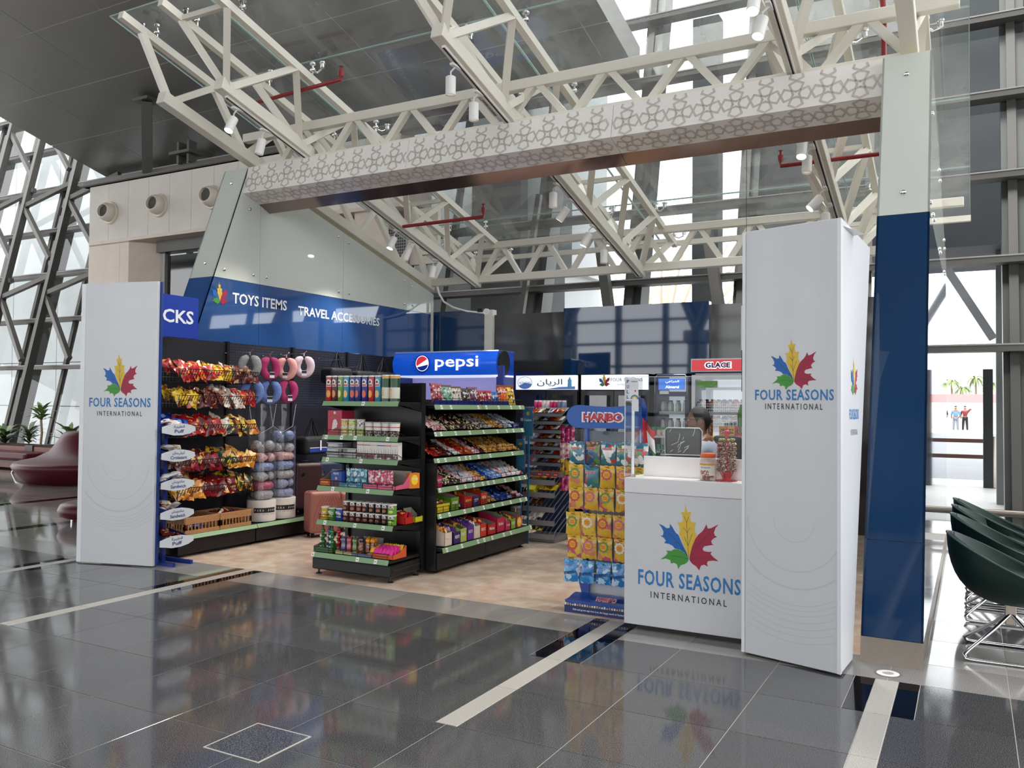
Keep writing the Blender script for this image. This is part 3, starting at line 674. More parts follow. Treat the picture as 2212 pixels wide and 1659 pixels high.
# ------------------------------------------------------------------ canopy: trusses, glass, fittings
ZB = lambda y: 4.72 - .267 * (y - 6.0)
def truss(label, x, edge=0):
    t = thing('roof_truss', label, 'truss', (x, 7.3, ZB(7.3)), group='cream steel trusses of the glass canopy'); O = Vector((x, 7.3, ZB(7.3)))
    S = lambda X, y, z: (X - O.x, y - O.y, z - O.z)
    y0, y1 = 5.95, 11.05
    bb = B(); bb.bar(S(x, y0, ZB(y0)), S(x, y1, ZB(y1)), .125, .13); part('bottom_chord', bb, white_steel, t, bevel=.008)
    tops = [x - .32, x + .32] if not edge else [x + edge]
    for X in tops:
        bb = B(); bb.bar(S(X, 5.5, ZB(5.5) + .58), S(X, 11.55, ZB(11.55) + .58), .07, .08); part('top_chord', bb, white_steel, t)
        bn = [6.05, 7.12, 8.17, 9.2, 10.2, 11.0]; tn = [5.75, 6.7, 7.65, 8.66, 9.65, 10.62, 11.4]
        for i, y in enumerate(bn):
            for yt in (tn[i], tn[i + 1]):
                bb = B(); bb.bar(S(x, y, ZB(y)), S(X, yt, ZB(yt) + .56), .068, .068); part('web_member', bb, white_steel, t)
    if not edge:
        for yt in (5.75, 7.65, 9.65, 11.4):
            bb = B(); bb.bar(S(x - .32, yt, ZB(yt) + .58), S(x + .32, yt, ZB(yt) + .58), .05, .05); part('cross_tie', bb, white_steel, t)
        bb = B(); z = ZB(7.3)
        bb.bar(S(x, 6.05, ZB(6.05) - .075), S(x, 10.95, ZB(10.95) - .075), .035, .03, mi=0)
        bb.bar(S(x, 6.05, ZB(6.05) - .0925), S(x, 10.95, ZB(10.95) - .0925), .014, .006, mi=1); part('lamp_track', bb, [white2, black], t)
    return t
truss('cream planar truss above the toys sign wall', -7.47, -.06)
truss('cream triangular truss over the snack baskets side', -6.62)
truss('cream triangular truss over the middle of the kiosk', -4.0)
truss('cream triangular truss next to the cashier side pillar', -1.29)
truss('cream planar truss above the pillar by the chairs', -.42, .08)
def xtruss(label, y, zb, zt, x0, bn, tn, nm='cross_truss', xe=(-7.47, -.42)):
    t = thing(nm, label, 'truss', (-4, y, zb)); S = lambda X, z: (X + 4, 0, z - zb)
    bb = B(); bb.bar(S(xe[0], zb), S(xe[1], zb), .11, .11); part('bottom_chord', bb, white_steel, t, bevel=.008)
    bb = B(); bb.bar(S(xe[0] - .2, zt), S(xe[1] + .35, zt), .1, .1); part('top_chord', bb, white_steel, t, bevel=.008)
    for X in bn:
        for dx in (-.375, .375):
            if xe[0] < X + dx < xe[1] + .2:
                bb = B(); bb.bar(S(X + math.copysign(.05, dx), zb + .03), S(X + dx * .9, zt - .03), .066, .066); part('web_member', bb, white_steel, t)
xtruss('cream cross truss right behind the header beam', 7.32, 4.30, 4.70, 0, [-7.12 + .75 * k for k in range(10)], None)
xtruss('cream cross truss over the drinks fridges at the back', 11.0, 3.43, 3.93, 0, [-6.57 + .75 * k for k in range(9)], None)
bb = B(); bb.bar((-7.6, 11.55, 3.84), (.0, 11.55, 3.84), .07, .07); tag(part('rear_tie', bb, white_steel), 'thin cream steel tie along the back end of the canopy', 'beam')
# glass sheets
GZ = lambda y: 5.52 - .267 * (y - 6)
cg = glass('canopy_glass', (.86, .90, .90), .07, .0, haze=.24, hazecol=(.78, .82, .84)); ce = mat('glass_edge', '#9fb5b0', .1)  # haze puts the pale grey-blue veil of light into the sheets
canopy = thing('glass_canopy', 'sloping glass canopy sheets laid over the cream trusses', 'canopy', (-4, 8.8, GZ(8.8)))
gx = [-8.0, -6.67, -4.0, -1.33, 0.0]; gy = [5.70, 6.96, 8.08, 9.40, 10.72, 11.95]
for xa, xb in zip(gx, gx[1:]):
    for ya, yb in zip(gy, gy[1:]):
        xa_, xb_, ya_, yb_ = xa + .008 + 4, xb - .008 + 4, ya + .008 - 8.8, yb - .008 - 8.8; g0, g1 = GZ(ya) - GZ(8.8), GZ(yb) - GZ(8.8)
        bb = B(); bb.add([(xa_, ya_, g0), (xb_, ya_, g0), (xb_, yb_, g1), (xa_, yb_, g1)], [(0, 1, 2, 3)], 0)
        for (p, q) in (((xa_, ya_, g0), (xb_, ya_, g0)), ((xb_, ya_, g0), (xb_, yb_, g1)), ((xb_, yb_, g1), (xa_, yb_, g1)), ((xa_, yb_, g1), (xa_, ya_, g0))):
            bb.bar(p, q, .007, .014, mi=1)
        part('glass_sheet', bb, [cg, ce], canopy)
fit = B(); fit.tube([(0, 0, -.16), (0, 0, -.02)], .012, 8); fit.lathe([(.035, -.03), (.035, -.012), (.02, -.004), (.02, 0)], 14)
fit.lathe([(.03, -.1), (.034, -.09), (.03, -.075)], 12); fit.tube([(0, 0, -.11), (.07, 0, -.13), (.13, .0, -.1)], .011, 6); fit.lathe([(.026, -.09), (.026, -.05), (.035, -.045), (.035, -.03)], 12, 0, Matrix.Translation((.14, 0, 0)))
fitm = fit.mesh('spider_fitting', chrome, 40)
for X in (-7.55, -6.94, -6.3, -4.32, -3.68, -1.61, -.97, -.34):
    for y in (5.95, 6.96, 8.08, 9.40, 10.72, 11.5):
        ob('spider_fitting', fitm, canopy, (X + 4, y - 8.8, GZ(y) - GZ(8.8) - .01), (0, 0, .9 * y + X))
# red sprinkler pipes
red = mat('pipe_red', '#8e1f24', .35)
def pipe(label, pts):
    t = thing('sprinkler_pipe', label, 'pipe', pts[0]); O = Vector(pts[0])
    bb = B(); bb.tube([Vector(p) - O for p in pts], .022, 10); part('tube', bb, red, t, 50)
    e = Vector(pts[-1]) - O; bb = B(); bb.lathe([(.028, -.03), (.028, .03)], 10, 0, Matrix.Translation(e)); bb.lathe([(.012, .03), (.012, .07), (.025, .075), (.025, .08)], 10, 0, Matrix.Translation(e)); part('sprinkler_head', bb, [red], t, 40)
pipe('red sprinkler pipe over the first truss bay', [(-7.15, 6.9, 4.91), (-5.85, 6.9, 4.96), (-5.85, 6.9, 5.02)])
pipe('red sprinkler pipe hanging behind the header beam above the shelves', [(-6.55, 9.0, 3.86), (-5.33, 9.0, 3.87), (-5.33, 9.0, 3.95)])
pipe('red sprinkler pipe above the tall white cabinet', [(-.62, 8.9, 4.02), (-1.72, 8.9, 4.02), (-1.72, 8.9, 4.1)])
pipe('red sprinkler pipe at the front end of the pillar side truss', [(-.62, 6.9, 5.3), (-1.8, 6.4, 4.97), (-1.8, 6.4, 5.04)])
pipe('red upright sprinkler riser beside the pillar top', [(-.62, 7.45, 4.2), (-.62, 7.45, 4.75), (-.62, 7.3, 4.85), (-.62, 7.3, 5.4)])
# track spotlights
lampw = mat('spot_white', '#e4e2de', .4); lit = mat('spot_lit', '#fffaf0', .3, emit=22); dim = mat('spot_dim', '#d8d0c0', .3, emit=.4)
def spot(x, y, ax, ay, on, label):
    z = ZB(y) - .095
    t = thing('track_spotlight', label, 'spotlight', (x - .02, y, z), group='white track spotlights under the canopy trusses')
    bb = B(); bb.box((-.018, -.07, -.02), (.018, .07, 0)); part('adapter', bb, lampw, t)
    bb = B(); bb.tube([(0, 0, -.015), (-.05, 0, -.05), (-.05, 0, -.09)], .008, 8); part('arm', bb, lampw, t, 60)
    M = Matrix.Translation((-.05, 0, -.1)) @ rot_m('Y', radians(ax)) @ rot_m('X', radians(ay))
    bb = B(); bb.lathe([(.03, .01), (.046, .0), (.046, -.16), (.042, -.163), (.040, -.15), (.0395, -.148)], 20, 0, M, caps=False); bb.lathe([(.0, .012), (.03, .01)], 20, 0, M, caps=False); part('housing', bb, lampw, t, 40)
    bb = B(); bb.lathe([(.0398, -.15), (.0, -.151)], 20, 0, M, caps=False); part('lens', bb, lit if on else dim, t)
    if on:
        ld = bpy.data.lights.new('spot', 'SPOT'); ld.energy = 110; ld.spot_size = radians(75); ld.spot_blend = .6; ld.color = (1, .93, .84); ld.shadow_soft_size = .04
        lo = bpy.data.objects.new('lamp', ld); C.objects.link(lo); lo.parent = t; lo.matrix_local = M @ Matrix.Translation((0, 0, -.17))
SP = [(-6.62, 6.22, 0, 5, 1, 'lit spotlight nearest the front end of the truss over the baskets'), (-6.62, 6.62, 8, -8, 0, 'spotlight just in front of the header beam over the baskets'), (-6.62, 7.75, 0, 0, 1, 'spotlight hidden close behind the beam over the baskets'), (-6.62, 9.0, 12, 10, 1, 'lit spotlight by the white glass wall end'), (-6.62, 9.33, 12, -14, 0, 'tilted spotlight near the far corner of the toys wall'), (-6.62, 9.92, 4, -4, 0, 'last spotlight before the corner above the cola fridge'),
      (-4.0, 6.28, 0, 0, 0, 'front spotlight with red marked driver on the middle truss'), (-4.0, 6.68, 0, 0, 0, 'white spotlight hanging straight down before the beam, middle truss'), (-4.0, 8.39, 0, 0, 0, 'spotlight straight below the beam on the middle truss'), (-4.0, 8.75, 35, 25, 1, 'strongly tilted spotlight on the middle truss'), (-4.0, 9.4, 25, 20, 1, 'brightly lit tilted spotlight on the middle truss'), (-4.0, 9.87, 0, 0, 0, 'last spotlight of the middle truss above the blue panel'),
      (-1.29, 6.1, 0, 4, 1, 'first lit spotlight on the truss next to the pillar'), (-1.29, 6.35, 8, 10, 1, 'second lit spotlight on the truss next to the pillar'), (-1.29, 8.05, 0, 8, 1, 'lit spotlight below the beam near the pillar'), (-1.29, 8.3, 0, -8, 0, 'white spotlight hidden behind the lit one near the pillar'), (-1.29, 9.1, 40, 10, 1, 'tilted lit spotlight above the tall white cabinet'), (-1.29, 9.45, 0, 0, 0, 'unlit spotlight just above the tall white cabinet')]
for s_ in SP: spot(s_[0], s_[1], s_[2], s_[3] - (30 if s_[4] else 0), s_[4], s_[5])

# ------------------------------------------------------------------ back wall of the shop
bw_ = struct(ob('wall_shop_back', None)); gg = mat('grey_glass', '#3d3d3c', .06, spec=.5)
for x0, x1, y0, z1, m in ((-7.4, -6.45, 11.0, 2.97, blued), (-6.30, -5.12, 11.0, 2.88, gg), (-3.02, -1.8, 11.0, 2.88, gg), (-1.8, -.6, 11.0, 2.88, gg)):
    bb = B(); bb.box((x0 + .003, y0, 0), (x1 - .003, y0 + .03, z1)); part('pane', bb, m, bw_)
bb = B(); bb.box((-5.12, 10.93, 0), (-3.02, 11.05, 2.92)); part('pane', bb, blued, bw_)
bb = B(); bb.box((-6.45, 10.96, 0), (-6.31, 11.08, 2.96)); part('post', bb, white_steel, bw_)
bb = B(); bb.bar((-7.36, 10.9, 1.0), (-7.36, 10.9, 3.1), .03, .03); part('corner_trim', bb, white_steel, bw_)
t = thing('white_cable', 'white flexible conduit sagging from the truss corner to the socket box', 'cable', (-7.3, 10.95, 3.36))
bb = B(); bb.tube([(0, 0, 0), (.04, 0, -.12), (.12, 0, -.24), (.3, 0, -.34), (.55, 0, -.41), (.85, 0, -.45)], .016, 8); part('conduit', bb, white2, t, 60)
t = thing('socket_box', 'small white socket box with a black clamp on the back post', 'socket', (-6.42, 10.95, 2.93))
bb = B(); bb.lathe([(.05, -.03), (.05, 0)], 16, 0, rot_m('X', pi / 2)); part('disc', bb, white2, t, 40)
bb = B(); bb.box((-.13, -.03, .0), (-.05, .0, .05)); part('clamp', bb, black, t)
t = thing('thin_wire', 'thin pale wire dangling in front of the dark back panel', 'wire', (-2.35, 10.9, 2.9))
bb = B(); bb.tube([(0, 0, 0), (.05, 0, -.25), (.09, 0, -.5), (.2, 0, -.85)], .006, 5); part('strand', bb, white2, t, 60)
# ------------------------------------------------------------------ white advertising panels
R_ = random.Random(7)
txt_blue = mat('text_blue', '#2a7ab8', .5); txt_dark = mat('text_dark', '#2c2f33', .5); ring_m = mat('ring_print', '#c6c9cd', .4)
blue_edge = mat('blue_edge', '#16387e', .4)
def brand(F, parent, cx, yl, wl, yt, wt, ht, yi, wi, hi, off=.0015):
    emblem(F, cx, yl, wl, parent, off)
    text('FOUR SEASONS', F, cx, yt, wt, ht, txt_blue, parent, .022, off, 1.1)
    text('INTERNATIONAL', F, cx, yi, wi, hi, txt_dark, parent, .012, off, 1.45)
def rings(F, parent, cx, cyy, rs, W, H, off=.0009):
    for r0, r1 in rs:
        n = 60; bb = B()
        for k in range(n):
            a0 = -pi + pi * k / n; a1 = -pi + pi * (k + 1) / n
            P = [(cx + r * cos(a), cyy + r * sin(a) * 1.0) for r, a in ((r0, a0), (r1, a0), (r1, a1), (r0, a1))]
            if all(.01 < p[0] < W - .01 and p[1] > .02 for p in P):
                bb.add([(p[0], p[1], 0) for p in P], [(0, 1, 2, 3)], 0, F @ Matrix.Translation((0, 0, off)))
        if bb.v: part('ring_print', bb, ring_m, parent)
A_, B_ = Vector((-7.414, 5.11, 0)), Vector((-6.656, 5.308, 0)); d_ = (B_ - A_).normalized(); az = math.atan2(d_.y, d_.x)
pL = thing('advertising_stand', 'tall white printed panel standing before the pastry stand, blue on its back', 'advertising panel', A_, az)
bb = B(); bb.box((0, 0, .01), (.783, .035, 2.655)); part('board', bb, mat('panel_white', '#d3d5d8', .35, coat=.2), pL, bevel=.003)
bb = B(); bb.box((0, .0355, .012), (.80, .06, 2.655)); part('backing', bb, blue_edge, pL)
bb = B(); bb.box((-.05, .0, .01), (-.002, .045, 2.65)); part('side_strip', bb, white, pL)
FL_ = frame((0, 0, 0), (1, 0, 0))
brand(FL_, pL, .395, 1.78, .382, 1.523, .672, .088, 1.418, .49, .045)
rings(FL_, pL, .39, .95, [(.155, .16), (.33, .338), (.44, .455), (.50, .505), (.53, .535), (.56, .565), (.59, .595), (.62, .625)], .783, 2.65)

A2 = Vector((-1.244, 5.349, 0)); B2 = Vector((-.662, 5.182, 0)); az2 = math.atan2((B2 - A2).y, (B2 - A2).x)
box = thing('tall_cabinet', 'tall white boxed cabinet with the maple emblem between counter and blue pillar', 'cabinet', A2, az2)
Mi = (Matrix.Translation(A2) @ rot_m('Z', az2)).inverted()
def L2(x, y, z): return Mi @ Vector((x, y, z))
pw = MATS['panel_white']
bb = B(); bb.box((0.0, 0, .012), (.605, .02, 2.64)); fp = part('front_panel', bb, pw, box, bevel=.002)
c0, c1 = L2(-.659, 5.186, .02), L2(-.637, 5.52, .02); t0, t1 = L2(-.659, 5.186, 2.64), L2(-.60, 6.15, 2.62)
n_ = Vector((-.015, 0, 0))
bb = B(); bb.add([c0, c1, t1, t0, c0 + n_, c1 + n_, t1 + n_, t0 + n_], [(0, 1, 2, 3), (7, 6, 5, 4), (0, 4, 5, 1), (1, 5, 6, 2), (2, 6, 7, 3), (3, 7, 4, 0)]); sp_ = part('side_panel', bb, pw, box)
bb = B(); bb.box((-.022, -.004, .012), (-.002, .4, 2.635)); part('edge_strip', bb, white, box)
bb = B(); bb.box((.0, .35, .012), (.48, .37, 2.6)); part('back_panel', bb, pw, box)
bb = B(); bb.add([(0, 0.02, 2.6), (.6, .02, 2.6), (.6, .37, 2.6), (0, .37, 2.6)], [(0, 1, 2, 3)]); part('top_panel', bb, pw, box)
bb = B(); bb.box((.585, -.003, .012), (.608, .0, 2.64)); part('corner_strip', bb, white, box)
brand(FL_, box, .316, 1.80, .292, 1.613, .50, .066, 1.543, .364, .037)
rings(FL_, box, .32, .86, [(.125, .13), (.30, .307), (.40, .41), (.50, .505), (.53, .534), (.56, .565), (.60, .605), (.64, .645), (.68, .685), (.72, .725)], .6, 2.6)
Fs = frame(L2(-.655, 5.21, 0), L2(-.637, 5.52, 0) - L2(-.655, 5.21, 0))
brand(Fs, box, .36, 1.73, .22, 1.50, .30, .065, 1.39, .22, .035)

# ------------------------------------------------------------------ cash counter
ct = thing('cash_counter', 'white cash counter with the maple emblem on its front', 'counter', (-2.12, 5.55, 0))
lam = mat('counter_white', '#d2d3d7', .38, coat=.15); bb = B(); bb.box((0, 0, .035), (.875, .02, .935)); part('front_panel', bb, lam, ct, bevel=.002)
bb = B(); bb.box((0, -.012, .938), (.875, .35, 1.04)); part('worktop', bb, mat('top_white', '#e4e3e4', .35), ct, bevel=.004)
bb = B(); bb.box((0, .02, .03), (.02, .62, .935)); part('side_panel', bb, lam, ct)
bb = B(); bb.box((.08, .04, 0), (.87, .06, .09)); part('toe_kick', bb, black, ct)
bb = B(); bb.box((.02, .35, .70), (.875, .62, .73)); part('inner_shelf', bb, lam, ct)
bb = B(); bb.box((.065, .2, 1.04), (.87, .225, 1.182)); part('screen_wall', bb, mat('marble_white', '#e9e4e2', .12, var=.06, vscale=5), ct, bevel=.002)
bb = B(); bb.box((.025, .05, 1.04), (.05, .08, 1.06)); part('pen_slot', bb, steel, ct)
brand(FL_, ct, .452, .665, .41, .365, .70, .105, .252, .52, .044)
acr = glass('acrylic', (.99, .995, .995), .008)
t = thing('acrylic_screen', 'clear acrylic sneeze screen on the counter with a pull label', 'screen', (-2.14, 5.6, 1.04))
bb = B(); bb.box((0, 0, 0), (.04, .004, .75)); bb.box((0, 0, .69), (.86, .004, .70)); part('edge_strip', bb, mat('acrylic_edge', '#d7e0e2', .1), t) if False else None
bb = B(); bb.box((0, 0, .0), (.86, .004, .70)); part('pane', bb, acr, t)
ae = mat('acrylic_edge', '#dfe6e8', .1)
bb = B(); bb.box((-.003, -.004, 0), (.001, .006, .70)); bb.box((.048, 0, 0), (.051, .05, .70)); bb.box((0, -.001, .699), (.86, .005, .702)); part('edge_strip', bb, ae, t)
bb = B(); bb.box((0, .004, 0), (.004, .35, .70)); part('side_pane', bb, acr, t)
Fa = frame((0, 0, 0), (1, 0, 0))
paper = mat('paper_white', '#e6e8ea', .6); nv = mat('ink_navy', '#16306e', .5)
bb = B(); bb.add([(.004, -.0015, .535), (.098, -.0015, .535), (.098, -.0015, .69), (.004, -.0015, .69)], [(0, 1, 2, 3)]); pu = part('pull_label', bb, paper, t, label='white label reading PULL and a bank name')
for i, ch in enumerate('PULL'): text(ch, Fa, .02, .668 - .036 * i, .017, .024, nv, pu, .02, .003)
text('ahlibank', Fa, .068, .668, .044, .009, txt_dark, pu, .01, .003)
bb = B(); bb.lathe([(.030, 0), (.022, 0)], 20, 0, Fa @ Matrix.Translation((.07, .545, .003)), caps=False, a0=0, a1=pi); bb.lathe([(.022, 0), (.013, 0)], 20, 1, Fa @ Matrix.Translation((.07, .545, .0031)), caps=False, a0=0, a1=pi)
part('bank_arc', bb, [mat('ink_blue', '#2b74ad'), mat('ink_gold', '#d8b353')], pu)
bb = B(); bb.lathe([(.006, 0), (0, 0)], 14, 0, Fa @ Matrix.Translation((.075, .602, .003)), caps=False); part('red_dot', bb, mat('ink_red', '#c02a2f'), pu)
bb = B(); bb.add([(.058, -.0015, .46), (.1, -.0015, .46), (.1, -.0015, .535), (.058, -.0015, .535)], [(0, 1, 2, 3)]); part('note', bb, paper, t)
# jar of lozenges
t = thing('lozenge_jar', 'clear plastic lozenge jar with an orange lid on the counter', 'jar', (-1.565, 5.66, 1.04))
bb = B(); bb.lathe([(.05, 0), (.056, .006), (.056, .12), (.05, .14), (.047, .155)], 12); part('body', bb, glass('jar_plastic', (.93, .9, .88), .1, haze=.12, hazecol=(.8, .55, .5)), t, 60)
bb = B(); bb.lathe([(.05, .155), (.051, .158), (.051, .178), (.048, .182)], 24); part('lid', bb, mat('lid_orange', '#e8642a', .4), t, 40)
bb = B(); bb.lathe([(.0568, .035), (.0568, .118)], 16, 0, caps=False, a0=radians(205), a1=radians(335)); part('label', bb, mat('jar_label', '#ece8e2', .4), t, 60, label='white label reading Strepsils')
bb = B(); bb.lathe([(.0572, .103), (.0572, .117)], 16, 0, caps=False, a0=radians(205), a1=radians(335)); part('label_band', bb, mat('jar_gold', '#dba23e', .4), t, 60)
bb = B(); bb.lathe([(.0573, .036), (.0573, .07)], 12, 0, caps=False, a0=radians(225), a1=radians(290)); part('label_picture', bb, wrap('jar_pic', ['#e2d9cf', '#b2432c', '#8f2f24'], 60), t, 60)
text('Strepsils', frame((0, -.0585, 0), (1, 0, 0)), -.002, .088, .066, .018, txt_dark, t, .02)
bb = B()
for k in range(26): bb.lathe([(0, -.006), (.01, -.004), (.012, 0), (.01, .004), (0, .006)], 7, 0, Matrix.Translation((R_.uniform(-.032, .032), R_.uniform(-.032, .032), R_.uniform(.01, .07))) @ rot_m('X', R_.uniform(0, 3)), caps=False)
part('lozenges', bb, mat('lozenge', '#b35f45', .4), t, 60, stuff=True)
# lollipop tree
t = thing('lollipop_tree', 'red lollipop tree full of wrapped round lollipops at the counter end', 'lollipop stand', (-1.445, 5.68, 1.04))
rp = mat('red_plastic', '#c02030', .35)
bb = B(); bb.lathe([(.072, 0), (.072, .006), (.03, .012), (.022, .04), (.014, .06), (.012, .30), (.008, .34), (.02, .335), (.02, .31)], 20); bb.lathe([(.011, .30), (.011, .325), (.004, .36), (0, .362)], 12); part('stem', bb, rp, t, 50)
for k in range(10):
    a = k * pi / 5; bb = B(); bb.bar((.02 * cos(a), .02 * sin(a), .01), (.045 * cos(a), .045 * sin(a), .06), .006, .004); part('rib', bb, rp, t)
lol = B(); lol.lathe([(0, -.0125), (.009, -.009), (.0125, 0), (.009, .009), (0, .0125)], 10, caps=False); lm = wrap('lolly_wrap', ['#5b2320', '#b08a6a', '#8a2f2c', '#d8c8a8'], 60, .2)
lmesh = lol.mesh('lollipop', lm, 60); lol2 = B(); lol2.lathe([(0, -.0125), (.009, -.009), (.0125, 0), (.009, .009), (0, .0125)], 10, caps=False); lmesh2 = lol2.mesh('lollipop', wrap('lolly_green', ['#8b9a58', '#c9b37a', '#6b3a2a'], 60, .2), 60)
for r_ in range(8):
    n = 13; rr = .055 if r_ < 7 else .045
    for k in range(n if r_ < 7 else 9):
        a = 2 * pi * (k + .5 * (r_ % 2)) / (n if r_ < 7 else 9)
        tag(ob('lollipop', lmesh if r_ < 7 else lmesh2, None, (-1.445 + rr * cos(a), 5.68 + rr * sin(a), 1.04 + .075 + .0285 * r_)), 'foil wrapped round lollipop stuck on the red lollipop tree' if r_ < 7 else 'green wrapped lollipop in the top ring of the red lollipop tree', 'lollipop', 'lollipops on the red tree')
# monitor seen from behind, wrapped in film
t = thing('monitor', 'dark till monitor wrapped in clear film, turned away from the customers', 'monitor', (-1.92, 6.25, 1.1), radians(14))
gm = mat('monitor_back', '#2f312f', .35, bump=.25, bscale=18); bb = B(); bb.box((-.135, 0, .06), (.135, .03, .27)); part('screen_back', bb, gm, t, bevel=.012)
bb = B(); bb.tube([(-.135, -.004, .07), (-.14, -.004, .25), (-.12, -.004, .275), (.12, -.004, .275), (.14, -.004, .25), (.135, -.004, .07), (-.135, -.004, .07)], .003, 6); part('film_rim', bb, ae, t, 60)
bb = B()
for k in range(14):
    x0, z0 = R_.uniform(-.11, .09), R_.uniform(.08, .25); a = R_.uniform(.4, 1.3); l = R_.uniform(.02, .07)
    bb.tube([(x0, -.003, z0), (x0 + l * .6 * cos(a), -.0045, z0 + l * .6 * sin(a)), (x0 + l * cos(a * 1.1), -.003, z0 + l * sin(a * 1.1))], .0012, 4)
part('film_crease', bb, ae, t, stuff=True)
bb = B(); bb.box((-.09, .005, -.3), (.12, .06, .06)); part('stand', bb, black, t)
t = thing('card_terminal', 'small black card terminal standing left of the monitor', 'card terminal', (-2.08, 6.05, 1.06))
bb = B(); bb.box((-.04, 0, -.02), (.04, .03, .13)); part('body', bb, black, t, bevel=.005)
# flag of red, white and green
t = thing('table_flag', 'small red white and green flag on a stick behind the acrylic screen', 'flag', (-2.17, 6.0, 1.04))
bb = B(); bb.tube([(0, 0, 0), (0, 0, .44)], .004, 8); part('stick', bb, white2, t, 60)
def fl(u_, v_): return (.003 + u_ * .10 + .02 * v_, .012 * sin(6 * u_), .42 - v_ * .20 - u_ * .13 + .02 * u_)
bb = B(); bb.grid(9, 6, fl); bb.m = [0 if (k % 9) < 3 else (1 if (k // 9) < 0 else (0 if (k // 9) < 2 else (1 if (k // 9) < 5 else 2))) for k in range(54)]
part('cloth', bb, [mat('flag_red', '#c21f28', .7), mat('flag_white', '#e8e8e8', .7), mat('flag_green', '#1c6b35', .7)], t, 60)

# ------------------------------------------------------------------ packs
WN = {}
def bag_b(w, h, t, seed, nx=6, ny=8, bb=None, M=None, mi=0):
    bb = bb or B(); rr = random.Random(seed); nz = [[rr.uniform(-1, 1) for _ in range(ny + 1)] for _ in range(nx + 1)]
    for side in (1, -1):
        def fn(u_, v_):
            i, j = round(u_ * nx), round(v_ * ny); e = (sin(pi * u_) ** .55) * (sin(pi * min(1, max(0, (v_ - .06) / .88))) ** .5)
            k = nz[i][j] * .09 * t if 0 < i < nx and 0 < j < ny else 0
            ww = w * (1 - .07 * sin(pi * v_))
            return ((u_ - .5) * ww, side * (e * t / 2 + k + .0006), (v_) * h - h / 2 + (.004 * (-1) ** i if j in (0, ny) else 0))
        bb.add([tuple(M @ Vector(p)) if M is not None else p for p in [fn(i / nx, j / ny) for j in range(ny + 1) for i in range(nx + 1)]],
               [((j * (nx + 1) + i, j * (nx + 1) + i + 1, (j + 1) * (nx + 1) + i + 1, (j + 1) * (nx + 1) + i) if side < 0 else ((j + 1) * (nx + 1) + i, (j + 1) * (nx + 1) + i + 1, j * (nx + 1) + i + 1, j * (nx + 1) + i)) for j in range(ny) for i in range(nx)], mi)
    return bb
BM = {}
def bag_mesh(w, h, t, m, seed=0, nx=5, ny=6):
    k = (w, h, t, m.name, seed)
    if k not in BM: BM[k] = bag_b(w, h, t, seed, nx, ny).mesh('bag', m, 50)
    return BM[k]
W_ = lambda n, c, s=30, r=.25, **k: wrap('wrap_' + n, c, s * .42, r, **k)
w_red = W_('red', ['#a3121c', '#c9232a', '#e8a24a', '#7c0e14']); w_org = W_('orange', ['#c24a14', '#e88a2a', '#f2c14a', '#8a1c12']); w_yel = W_('yellow', ['#e2b81e', '#f0d23a', '#b5301c', '#8a5a1a'])
w_brn = W_('brown', ['#5b1a14', '#7a3a22', '#c9a27a', '#3a0f0c']); w_wht = W_('white', ['#d9d2c6', '#efe9de', '#b33a2a', '#c9bba2']); w_drd = W_('darkred', ['#6b0d14', '#8f1620', '#d9b25a', '#4a080c'], 22)
w_grn = W_('green', ['#1f3a1c', '#c98a2a', '#e2c04a', '#7a2a1a'], 26); w_gld = W_('gold', ['#c9822a', '#e2aa4a', '#f2d88a', '#8a3a1a'], 24); w_blu = W_('blue', ['#16389a', '#2a5ac2', '#8ab2e2', '#0f2260']); w_pur = W_('purple', ['#4a1a6b', '#6b2a8f', '#c9a2d9', '#2f0f4a'])
w_wr = W_('whitered', ['#e6e4e2', '#d9d6d2', '#c23a3a', '#f2f0ee'], 34); w_wb = W_('whiteblue', ['#d9dfe8', '#b9c9e2', '#3a5ab2', '#f2f2f2'], 40); w_crm = W_('cream', ['#2a1a14', '#e8dca2', '#f0e8c2', '#3a2a1c'], 45); w_pnk = W_('pinkwhite', ['#e2c2c2', '#f0dede', '#b22a3a', '#d98a92'], 40)
w_lbl = W_('lightblue', ['#5a8ad2', '#8ab2e8', '#1a3a8a', '#c2d8f2'], 40); w_dkb = W_('darkbar', ['#2a1410', '#8a1c22', '#c9c2b8', '#16100e'], 45); w_gbr = W_('goldbar', ['#c9862a', '#e2b25a', '#6b3a1a', '#f0d292'], 45); w_grb = W_('greybar', ['#8a8f9a', '#b5b2b2', '#4a2a22', '#d9cfc2'], 45)
w_mag = W_('magenta', ['#b2185a', '#e2409a', '#f2a2c9', '#8a0f4a'], 30); w_teal = W_('teal', ['#1a7a92', '#2aa2b8', '#bfe2ea', '#0f4a6b'], 36)
wire = mat('wire_black', '#17110e', .4, .3)
